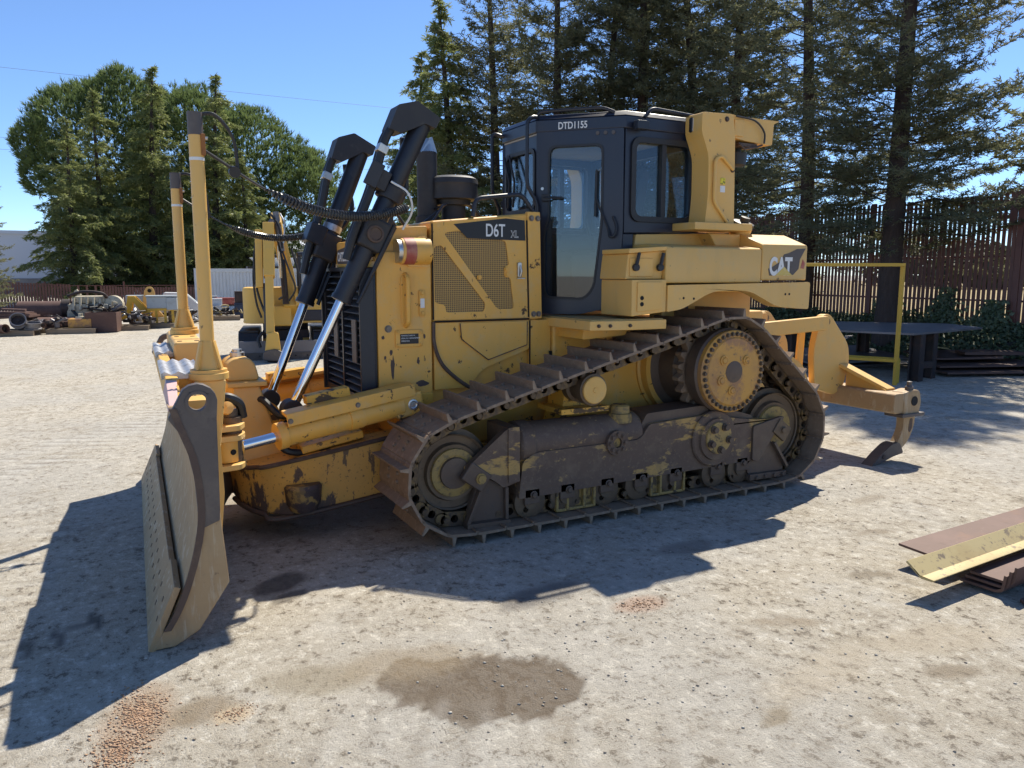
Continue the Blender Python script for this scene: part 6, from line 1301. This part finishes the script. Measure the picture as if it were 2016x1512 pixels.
for k in range(8): G().lathe((-.72+k*.22, -.076, .075), (0, -1, 0), [(0, .018), (.006, .016), (.006, 0)], n=8).obj('edge_bolt', M['beam_dark'], xb)
for s in (-1, 1): G().obox((s*.38, .35, .25), (1, 0, 0), (0, 1, .12), (0, -.12, 1), .06, .38, .06).obj('blade_arm', M['exy'], xb)
# house
hp2 = rpoly([(-.80, .75), (-.62, .55), (.95, .55), (.95, 2.0), (-.45, 2.0), (-.80, 1.7)], [.2, .2, .05, .15, .3, .3], 5)
g = G().plate(hp2, .66, 1.36, plane='xy'); hs = g.obj('house', M['exy'], xr, bevel=.16, seg=5)
G().plate([(p[0]*1.01, p[1]) for p in hp2], .655, .72, plane='xy').obj('house_skirt', M['exy'], hs, bevel=.02)
for x in (-.15, .05): 
    G().box(x-.06, x+.06, .46, .56, .68, .80).obj('light_socket', M['exy'], hs, bevel=.015); G().box(x-.035, x+.035, .452, .462, .705, .775).obj('socket_recess', M['hole'], hs, bevel=.01)
# cab with glazing
cb = empty('cab', (0, 0, 0)); cb.parent = xr
for (x, y) in ((.30, .56), (.98, .56), (.30, 1.75), (.98, 1.75)): G().box(x-.035, x+.035, y-.035, y+.035, .72, 1.98).obj('cab_pillar', M['navy'], cb, bevel=.012)
G().box(.25, 1.03, .50, 1.80, 1.96, 2.06).obj('cab_roof', M['navy'], cb, bevel=.04, seg=3)
G().box(.27, 1.01, .53, 1.78, .70, .92).obj('cab_sill', M['navy'], cb, bevel=.02)
for (a_, b_) in (((.335, .555, .92), (.945, .561, 1.96)), ): G().box(a_[0], b_[0], a_[1], b_[1], a_[2], b_[2]).obj('front_glass', M['glass'], cb)
G().box(.293, .299, .60, 1.71, .92, 1.96).obj('side_glass', M['glass'], cb); G().box(.981, .987, .60, 1.71, .92, 1.96).obj('side_glass', M['glass'], cb)
G().box(.50, .86, 1.2, 1.35, .95, 1.6).obj('seat_back', M['seat'], cb, bevel=.05); G().box(.48, .88, .9, 1.3, .92, 1.05).obj('seat_cushion', M['seat'], cb, bevel=.05)
# swing post, boom, stick
G().box(-.30, .12, .20, .62, .62, 1.02).obj('swing_post', M['exy'], xr, bevel=.04)
def bent(nm, pts, w0, w1, y0, y1, mt, par):
    """box-section arm in the x-z picture plane drawn at slanted depth"""
    P = [Vector(p) for p in pts]; o = None
    g = G()
    for i in range(len(P)-1):
        a, b = P[i], P[i+1]; d = (b-a); L = d.length; d.normalize(); up = Vector((1, 0, 0)); sd = d.cross(up).normalized()
        ww = w0 + (w1-w0)*(i/max(1, len(P)-2)); g.obox((a+b)/2, d, up, sd, L/2+.03, ww/2, ww*.75)
    return g.obj(nm, mt, par, bevel=.012)
bm2 = bent('boom', [(.10, .30, .95), (.06, .70, 1.60), (-.06, .40, 2.35), (-.10, .10, 2.66)], .24, .19, 0, 0, M['exy'], xr)
bent('boom_plate', [(.24, .15, 1.05), (.14, .20, 1.75), (.04, .15, 2.30)], .07, .06, 0, 0, M['exy'], bm2)
sk2 = bent('stick', [(-.24, -.05, 2.52), (-.26, -.25, 1.6), (-.28, -.42, .55)], .20, .15, 0, 0, M['exy'], xr)
bent('stick_side', [(-.42, -.06, 2.40), (-.44, -.20, 1.40)], .13, .11, 0, 0, M['exy'], sk2)
G().cyl((-.33, -.24, 1.45), (-.33, -.40, .55), .055, n=14).obj('bucket_cylinder', M['rubber'], sk2); G().cyl((-.33, -.40, .55), (-.32, -.43, .30), .028, n=12).obj('cylinder_rod', M['chrome'], sk2)
G().cyl((-.02, -.02, 2.05), (-.10, .05, 2.78), .06, n=14).obj('boom_cylinder', M['plate_grey'], bm2); G().cyl((-.16, -.02, 2.62), (-.30, -.10, 2.42), .055, n=14).obj('stick_cylinder', M['plate_grey'], bm2)
G().cyl((.02, .12, 1.05), (-.02, .16, 1.9), .06, n=14).obj('boom_cylinder', M['beam_dark'], bm2)
G().cyl((-.05, .02, 1.55), (-.06, .0, 2.2), .035, n=12).obj('cylinder_rod', M['chrome'], bm2)
ck = G().plate(rpoly([(-.40, .16), (-.10, .16), (-.14, .56), (-.34, .56)], .05), -.58, -.36); cko = ck.obj('quick_coupler', M['exy'], xr, bevel=.02)
g = G().plate(rpoly([(-.44, .05), (-.06, .02), (-.04, .18), (-.20, .26), (-.42, .22)], .05), -.62, -.34); g.obj('coupler_hook', M['plate_dark'], cko, bevel=.02)
G().cyl((-.25, -.47, .06), (-.25, -.47, -.0), .14, .10, n=18).obj('breaker_tip', M['beam_dark'], cko)
G().tube(smooth_path([(-.42, -.34, .55), (-.50, -.40, .42), (-.47, -.45, .28)]), .03, 8).obj('hydraulic_hose', M['rubber'], cko)
for (pts, r) in (([(-.46, -.05, 2.3), (-.52, -.1, 1.9), (-.50, -.15, 1.4), (-.40, -.2, 1.0), (-.30, -.25, .8)], .024), ([(-.47, -.05, 2.2), (-.55, .0, 1.6), (-.52, .05, 1.1), (-.44, .1, .8)], .022), ([(-.05, -.02, 2.2), (.10, -.12, 1.7), (.20, -.10, 1.35), (.08, .02, 1.12)], .018), ([(-.08, -.02, 2.3), (.02, -.15, 1.6), (.0, -.15, 1.25), (-.1, .0, 1.15)], .022), ([(.16, .1, 2.1), (.28, .0, 1.6), (.30, .05, 1.25), (.2, .2, 1.1)], .022), ([(-.2, .0, 2.75), (-.05, -.08, 2.5), (.0, -.1, 2.1)], .020), ([(-.02, .0, 2.75), (.05, -.08, 2.55), (.02, -.1, 2.2)], .016)):
    G().tube(smooth_path(pts, 6), r, 6).obj('hydraulic_hose', M['rubber'] if r > .017 else M['galv'], xr)
G().box(-.40, -.30, -.16, -.05, 1.75, 2.35).obj('hose_bundle', M['beam_dark'], sk2, bevel=.02)

# ================================================================== SCRAP ROW along the far left fence
RZ = R(-10)
M['cream'] = mat('cream machine paint', (.50, .45, .33), .6, 0, [(4, .5, .65, (.28, .22, .14), .8), (15, .55, .7, (.12, .09, .06), .7)])
M['rustb'] = mat('brown rusted steel', (.115, .062, .048), .75, .1, [(4, .45, .7, (.17, .095, .07), .7), (16, .55, .7, (.07, .04, .035), .6)], (30, .2, .004))
M['grey_metal'] = mat('weathered grey cabinet', (.40, .44, .46), .6, .1, [(5, .5, .7, (.33, .34, .33), .7)])
M['wood'] = mat('weathered pallet wood', (.26, .20, .14), .9, 0, [(10, .45, .7, (.17, .13, .09), .7, None, (.3, 3, 3))])
M['blueb'] = mat('dark blue crate', (.035, .05, .09), .6, 0, [(6, .5, .7, (.06, .07, .09), .6)])
def thing(nm, x, y, rz, label, cat, grp=None, z=0): return tag(empty(nm, (x, y, z), rz), label, cat, grp)
def pallet(x, y, rz, label, w=1.2, d=1.0):
    r = thing('wooden_pallet', x, y, rz, label, 'pallet', 'pallets under the scrap row')
    for k in range(7): G().box(-w/2, w/2, -d/2+k*(d/6.6), -d/2+k*(d/6.6)+.09, .12, .14).obj('deck_board', M['wood'], r)
    for k in (-1, 0, 1): G().box(-w/2, w/2, k*(d/2-.05)-.045, k*(d/2-.05)+.045, .0, .118).obj('bearer', M['wood'], r)
    return r
pallet(-3.75, 19.4, R(-14), 'wooden pallet under the brown steel plates and wheel rims')
pallet(-2.35, 19.55, R(-10), 'wooden pallet under the small orange and cream machine parts')
pallet(-1.05, 20.2, R(-8), 'wooden pallet under the tangled scrap heap', 1.3)
pallet(.02, 20.95, R(-8), 'wooden pallet under the grey cabinet on yellow legs', 1.5)
pallet(2.15, 24.1, R(-8), 'wooden pallet under the hose bundle left of the dark crates', 1.2)
# stack of brown plates, rims, tube
r = thing('plate_stack', -3.9, 19.75, R(-16), 'stack of brown rusted plates on timber at the left end of the scrap row', 'scrap', z=.14)
for k, (w_, d_, z, a_) in enumerate(((1.3, .8, .30, 0), (1.1, .7, .36, 6), (.9, .5, .42, -5), (.55, .3, .50, 12))):
    o = G().box(-w_/2, w_/2, -d_/2, d_/2, 0, .05).obj('plate', M['rustb'], r); o.location = (0.05*k, 0, z); o.rotation_euler = (0, R(2*k-3), R(a_))
for x in (-.5, .4): G().box(x-.08, x+.08, -.3, .3, .0, .30).obj('bearer', M['beam_dark'], r)
for k, (x, y, rad, rx, lb) in enumerate(((-3.62, 18.95, .20, 60, 'dark wheel rim leaning by the brown plate stack'), (-3.30, 19.05, .21, 8, 'dark wheel rim lying flat beside the leaning rim'), (-3.95, 18.8, .12, 85, 'small rusty roller wheel standing before the plate stack'))):
    r = thing('wheel_rim', x, y, 0, lb, 'wheel rim', None, z=.14 if k < 2 else 0); o = G().lathe((0, 0, 0), (0, 0, 1), [(-.09, rad*.85), (-.09, rad), (-.06, rad), (-.05, rad*.86), (.05, rad*.86), (.06, rad), (.09, rad), (.09, rad*.85), (0, rad*.75), (-.09, rad*.85)], n=28).obj('rim', M['plate_grey'] if k < 2 else M['rustb'], r, ang=28); o.rotation_euler = (R(rx), 0, R(20*k)); o.location = (0, 0, rad*math.sin(R(rx))+.09)
    o2 = G().lathe((0, 0, 0), (0, 0, 1), [(-.02, rad*.8), (.0, rad*.25), (.03, rad*.2), (.03, 0)], n=20).obj('hub', M['beam_dark'], r); o2.rotation_euler = o.rotation_euler; o2.location = o.location
# big pipe with flange
r = thing('steel_pipe', -3.0, 21.0, R(-9), 'large brown rusted steel pipe lying on its side with open end', 'pipe')
G().pipe((-.75, 0, .56), (.75, -.15, .56), .29, .27, 36).obj('pipe_shell', M['rustb'], r, ang=28); G().pipe((.3, .1, .62), (1.3, .5, .62), .24, .22, 32).obj('pipe_shell', M['rustb'], r, ang=28)
for x in (-.5, .45): G().box(x-.09, x+.09, -.35, .35, 0, .272).obj('chock', M['beam_dark'], r)
r = thing('half_drum', -2.75, 20.2, R(-4), 'curved half shell of brown rusted steel before the large pipe', 'scrap'); 
hs2 = [(.42*math.cos(R(a)), .42*math.sin(R(a))) for a in range(0, 181, 12)] + [(.39*math.cos(R(a)), .39*math.sin(R(a))) for a in range(180, -1, -12)]
G().plate(hs2, -.5, .5, mapf=lambda p, d: (d, p[0], p[1])).obj('shell', M['rustb'], r); G().plate(hs2, .46, .50, mapf=lambda p, d: (d, p[0]*1.08, p[1]*1.08)).obj('end_ring', M['rustb'], r)
# cream engine block
r = thing('engine_block', -1.95, 20.6, R(-8), 'cream coloured engine with pipes and dark fittings on the scrap row', 'engine', z=0)
G().box(-.55, .55, -.35, .35, .30, .78).obj('block', M['cream'], r, bevel=.06); G().box(-.35, .45, -.28, .28, .78, 1.0).obj('head', M['cream'], r, bevel=.06)
G().lathe((.62, 0, .72), (0, -1, 0), [(-.25, .28), (.2, .28), (.25, .18), (.25, 0)], n=28).obj('flywheel_cover', M['cream'], r, ang=28); G().lathe((-.62, -.1, .66), (-1, 0, 0), [(-.15, .25), (.06, .25), (.1, .15), (.1, 0)], n=24).obj('pulley', M['beam_dark'], r, ang=28)
for k in range(5): G().cyl((-.35+k*.17, -.30, .95), (-.35+k*.17, -.42, .60), .035, n=10).obj('runner', M['cream'], r)
G().tube(smooth_path([(-.5, -.3, 1.0), (-.1, -.35, 1.12), (.35, -.3, 1.08), (.5, -.2, .95)]), .045, 8).obj('manifold', M['beam_dark'], r); G().tube(smooth_path([(-.4, -.36, .6), (-.2, -.5, .42), (.2, -.5, .40), (.4, -.36, .52)]), .04, 8).obj('hose', M['rubber'], r)
G().cyl((-.25, .1, 1.0), (-.35, .1, 1.16), .06, n=12).obj('filler', M['cream'], r)
for (x, z_) in ((-.4, .15), (.4, .15)): G().box(x-.08, x+.08, -.35, .35, 0, .30).obj('skid', M['beam_dark'], r)
# orange and cream parts
r = thing('gearbox', -2.2, 19.5, R(-6), 'small orange brown gearbox casting on a pallet', 'gearbox', z=.14); G().box(-.28, .30, -.22, .22, 0, .26).obj('case', M['cover'], r, bevel=.03); G().lathe((.02, 0, .26), (0, 0, 1), [(0, .14), (.05, .13), (.06, .06), (.14, .06), (.14, 0)], n=20).obj('flange', M['cream'], r, ang=28); G().box(.30, .48, -.18, .18, 0, .36).obj('bracket', M['cream'], r, bevel=.02)
r = thing('steel_bin', -1.62, 19.55, R(-12), 'open brown steel box standing before the cream engine', 'bin'); 
for (a_, b_, c_, d_) in ((-.40, .40, -.34, -.31), (-.40, .40, .31, .34), (-.40, -.37, -.309, .309), (.37, .40, -.309, .309)): G().box(a_, b_, c_, d_, .02, .56).obj('bin_wall', M['rustb'], r)
G().box(-.369, .369, -.309, .309, .02, .05).obj('bin_floor', M['rustb'], r)
# tangled scrap heap: many odd short pieces
def scrap(nm, x, y, label, n, w_, d_, h_, seed, mats, rz=0, z=.14):
    r = thing(nm, x, y, rz, label, 'scrap heap', None, z); q = random.Random(seed)
    for k in range(n):
        px, py = q.uniform(-w_, w_), q.uniform(-d_, d_); pz = h_*(1-abs(px)/w_*.7)*q.random(); mt = M[q.choice(mats)]; t = q.random()
        g = G()
        if t < .4: g.cyl((0, 0, 0), (q.uniform(-.3, .3), q.uniform(-.2, .2), q.uniform(-.05, .15)), q.uniform(.02, .06), n=8)
        elif t < .7: g.tube(smooth_path([(q.uniform(-.2, .2), q.uniform(-.2, .2), q.uniform(0, .2)) for _ in range(4)], 5), q.uniform(.012, .03), 6)
        else:
            a = q.uniform(0, 3); g.obox((0, 0, 0), (math.cos(a), math.sin(a), 0), (-math.sin(a), math.cos(a), 0), (0, 0, 1), q.uniform(.04, .16), q.uniform(.03, .10), q.uniform(.02, .08))
        o = g.obj('scrap_piece', mt, r, bevel=.006); o.location = (px, py, max(.08, pz))
    return r
scrap('scrap_heap', -.95, 20.25, 'tangled heap of dark hoses and grey steel offcuts on a pallet', 46, .60, .42, .55, 5, ['rubber', 'plate_grey', 'beam_dark', 'rustb', 'galv'], R(-8))
scrap('scrap_heap', -2.95, 19.6, 'low heap of dark fittings between the rims and the gearbox', 26, .40, .30, .30, 6, ['beam_dark', 'plate_grey', 'rustb'], 0)
scrap('scrap_heap', -1.55, 20.0, 'pile of dark pump parts heaped on the brown steel box', 26, .40, .25, .30, 9, ['beam_dark', 'rubber', 'plate_grey', 'cream'], 0, z=.52)
scrap('hose_heap', 2.15, 24.1, 'coiled black hoses on a pallet left of the dark crates', 30, .5, .35, .3, 12, ['rubber', 'beam_dark', 'angle_yellow'], 0)
scrap('scrap_heap', .75, 22.3, 'heap of dark and white cans behind the far mast foot', 30, .45, .35, .55, 14, ['beam_dark', 'white_paint', 'wood', 'rubber'], 0, z=0)
# yellow brackets
r = thing('machine_bracket', -.95, 21.3, R(-8), 'yellow slanted steel bracket frame behind the scrap heap', 'bracket')
for y in (-.2, .2): G().plate(rpoly([(-.35, .25), (.10, .25), (.65, .30), (.70, .40), (.25, .95), (.05, .95), (.0, .70), (-.30, .45)], .03), y-.02, y+.02, holes=[rpoly([(.12, .42), (.45, .42), (.18, .80)], .02)]).obj('side_plate', M['stand_yellow'], r, bevel=.006)
G().box(-.35, .60, -.18, .18, .22, .30).obj('base_plate', M['stand_yellow'], r); G().box(.04, .24, -.18, .18, .90, .96).obj('top_plate', M['stand_yellow'], r)
for x in (-.3, .5): G().box(x-.06, x+.06, -.25, .25, 0, .22).obj('skid', M['beam_dark'], r)
r = thing('machine_bracket', -1.45, 21.4, R(5), 'yellow clamp shaped bracket beside the slanted bracket frame', 'bracket')
for y in (-.1, .1): G().plate(rpoly([(-.30, .2), (.25, .2), (.20, .75), (.05, .85), (-.15, .80), (-.12, .62), (.02, .60), (.05, .40), (-.30, .35)], .04), y-.03, y+.03).obj('side_plate', M['stand_yellow'], r, bevel=.008)
G().box(-.3, .25, -.07, .07, .0, .35).obj('foot', M['stand_yellow'], r, bevel=.02)
r = thing('loader_arm', -.25, 22.3, R(-4), 'tall tapered yellow arm standing upright on the scrap row', 'machine arm')
G().plate(rpoly([(-.30, .25), (.42, .25), (.20, .50), (.14, 1.10), (.08, 1.22), (-.08, 1.22), (-.15, 1.12)], [.02, .05, .15, .05, .06, .08, .06]), -.14, .14).obj('arm', M['yellow_clean'], r, bevel=.02); G().lathe((0, -.145, 1.10), (0, -1, 0), [(0, .06), (.004, .06), (.004, 0)], n=20).obj('pin_hole', M['hole'], r); G().box(-.35, .5, -.2, .2, 0, .25).obj('foot', M['cream'], r, bevel=.01)
# grey cabinet on yellow legs, boxes
r = thing('grey_cabinet', -.05, 20.95, R(-8), 'grey steel cabinet on yellow legs at the end of the scrap row', 'cabinet', z=.14)
G().box(-.35, .38, -.28, .28, .45, .80).obj('cabinet_body', M['grey_metal'], r, bevel=.02); G().box(.20, .50, -.32, .15, .40, .78).obj('side_box', M['grey_metal'], r, bevel=.02); G().box(-.38, .52, -.34, .30, .80, .84).obj('cabinet_lid', M['grey_metal'], r, bevel=.01)
for x in (-.30, -.10, .15, .36): G().box(x-.035, x+.035, -.27, -.2, 0, .45).obj('leg', M['stand_yellow'], r)
G().box(-.33, .39, -.275, -.2, .38, .447).obj('leg_rail', M['stand_yellow'], r)
r = thing('crate', .50, 21.2, R(-8), 'open wooden crate with yellow contents right of the grey cabinet', 'crate', z=.14)
for k in range(4):
    G().box(-.30, .30, -.30, -.28, .04+k*.11, .12+k*.11).obj('slat', M['wood'], r); G().box(-.30, -.28, -.28, .28, .04+k*.11, .12+k*.11).obj('slat', M['wood'], r); G().box(.28, .30, -.28, .28, .04+k*.11, .12+k*.11).obj('slat', M['wood'], r)
G().box(-.27, .27, -.27, .27, .03, .36).obj('contents', M['angle_yellow'], r, bevel=.03)
r = thing('grey_box', -.62, 22.6, R(-8), 'plain grey steel box behind the yellow bracket', 'box'); G().box(-.30, .32, -.3, .3, .30, .95).obj('box_body', M['grey_metal'], r, bevel=.015); G().box(-.25, .27, -.25, .25, 0, .30).obj('box_stand', M['beam_dark'], r)
r = thing('white_console', .55, 23.2, R(-8), 'white console box with slanted top behind the yellow arm', 'console'); G().plate(rpoly([(-.45, .35), (.75, .35), (.75, .62), (.35, 1.0), (-.30, 1.02), (-.45, .70)], .02), -.4, .4).obj('console_body', M['white_paint'], r, bevel=.015); G().box(-.40, .65, -.35, .35, 0, .35).obj('console_base', M['beam_dark'], r)
G().obox((.50, -.15, .86), Vector((.72, 0, -.69)), (0, 1, 0), Vector((.69, 0, .72)), .24, .2, .012).obj('slanted_panel', M['grey_metal'], r)
# items right of the near mast
for (x, y, w_, d_, z0, h_, mt, nm, lb, cat) in ((2.05, 25.6, .50, .4, 0, .42, 'white_paint', 'white_box', 'white lidded box stacked low behind the near mast', 'box'), (2.10, 25.65, .42, .35, .47, .20, 'white_paint', 'white_box', 'small white box on top of the low lidded box', 'box'), (2.95, 25.0, .36, .36, 0, .52, 'blueb', 'blue_crate', 'dark blue plastic crate at the excavator side', 'crate'), (2.93, 25.0, .30, .30, .55, .40, 'beam_dark', 'black_crate', 'black crate stacked on the dark blue crate', 'crate'), (2.6, 26.6, .55, .3, .45, .22, 'red', 'red_toolbox', 'faded red tool box behind the white boxes', 'tool box'), (2.1, 26.9, .40, .3, .48, .26, 'grey_metal', 'grey_box', 'small grey box behind the red tool box', 'box'), (1.45, 25.3, .55, .35, 0, .50, 'white_paint', 'white_chest', 'long white chest between the two masts', 'chest'), (1.25, 24.6, .4, .3, 0, .36, 'grey_metal', 'metal_chest', 'low grey metal chest between the two masts', 'chest'), (3.35, 25.4, .30, .3, 0, .75, 'grey_metal', 'grey_locker', 'pale grey locker beside the dark crates', 'locker')):
    r = thing(nm, x, y, R(-8), lb, cat, None, z0); G().box(-w_/2*1.3, w_/2*1.3, -d_/2, d_/2, 0, h_).obj('body', M[mt], r, bevel=.02); G().box(-w_/2*1.33, w_/2*1.33, -d_/2-.015, d_/2+.015, h_+.001, h_+.05).obj('lid', M[mt], r, bevel=.012)
r = thing('shelf', 2.35, 26.75, R(-8), 'low dark steel shelf carrying the red tool box', 'shelf'); G().box(-.9, .9, -.3, .3, .40, .45).obj('shelf_board', M['beam_dark'], r)
for x in (-.8, .8): G().box(x-.04, x+.04, -.28, .28, 0, .40).obj('shelf_leg', M['beam_dark'], r)
# ---------------------------------------------------------------- crumbled gravel and pebbles
def pebbles(nm, cx, cy, rx, ry, n, s0, s1, mt, label, seed):
    q = np.random.RandomState(seed); ico = np.array([(0, 0, 1), (.9, 0, .2), (.28, .85, .2), (-.72, .53, .2), (-.72, -.53, .2), (.28, -.85, .2), (0, 0, -.6)]); tri = np.array([(0, 1, 2), (0, 2, 3), (0, 3, 4), (0, 4, 5), (0, 5, 1), (6, 2, 1), (6, 3, 2), (6, 4, 3), (6, 5, 4), (6, 1, 5)])
    rg = .35+.65*q.rand(n); P = np.stack([cx+q.normal(0, rx, n)*rg*1.3+.02*np.sin(np.arange(n)), cy+q.normal(0, ry, n)*rg*1.3, np.zeros(n)], 1); S = s0 + (s1-s0)*q.rand(n)**3
    V = ico[None]*S[:, None, None]*q.uniform(.6, 1.3, (n, 7, 3)); a = q.uniform(0, 6.28, n); c, s = np.cos(a)[:, None], np.sin(a)[:, None]
    X_ = V[..., 0]*c - V[..., 1]*s; Y_ = V[..., 0]*s + V[..., 1]*c; V = np.stack([X_, Y_, V[..., 2]*.6], -1) + P[:, None, :]; V[..., 2] += S[:, None]*.15
    F = (tri[None] + (np.arange(n)*7)[:, None, None]).reshape(-1, 3)
    o = bpy.data.objects.new(nm, fast_mesh(nm, V.reshape(-1, 3), F, M[mt])); lk(o); return tag(o, label, 'gravel', kind='stuff')
M['gravel'] = mat('orange brown gravel', (.42, .27, .165), .95, 0, [(30, .45, .6, (.30, .18, .11), .8), (60, .5, .65, (.55, .42, .30), .7)])
M['grit'] = mat('grey grit', (.30, .26, .21), .95, 0, [(9, .45, .55, (.50, .47, .41), .9), (14, .55, .6, (.18, .14, .10), .9)])
pebbles('gravel_heap', -1.62, -2.18, .045, .10, 2600, .0010, .0075, 'gravel', 'orange brown crumbled gravel patch near the blade corner', 1)
pebbles('gravel_heap', -1.70, -2.40, .045, .08, 1600, .0010, .008, 'gravel', 'second orange brown gravel patch in front of the first', 5)
pebbles('gravel_heap', -1.31, -2.33, .045, .035, 260, .0014, .006, 'gravel', 'small pale gravel crumb patch beside the damp stain', 6)
pebbles('gravel_heap', .62, -2.28, .10, .055, 420, .0012, .008, 'gravel', 'reddish crumbs of gravel at the edge of the bulldozer shadow', 2)
pebbles('loose_grit', .3, -2.7, 1.3, .7, 1500, .0012, .009, 'grit', 'loose grit scattered over the pale yard', 3)
pebbles('loose_grit', 2.5, -1.5, 1.6, 1.0, 900, .0015, .010, 'grit', 'loose grit scattered beside the ripper', 4)
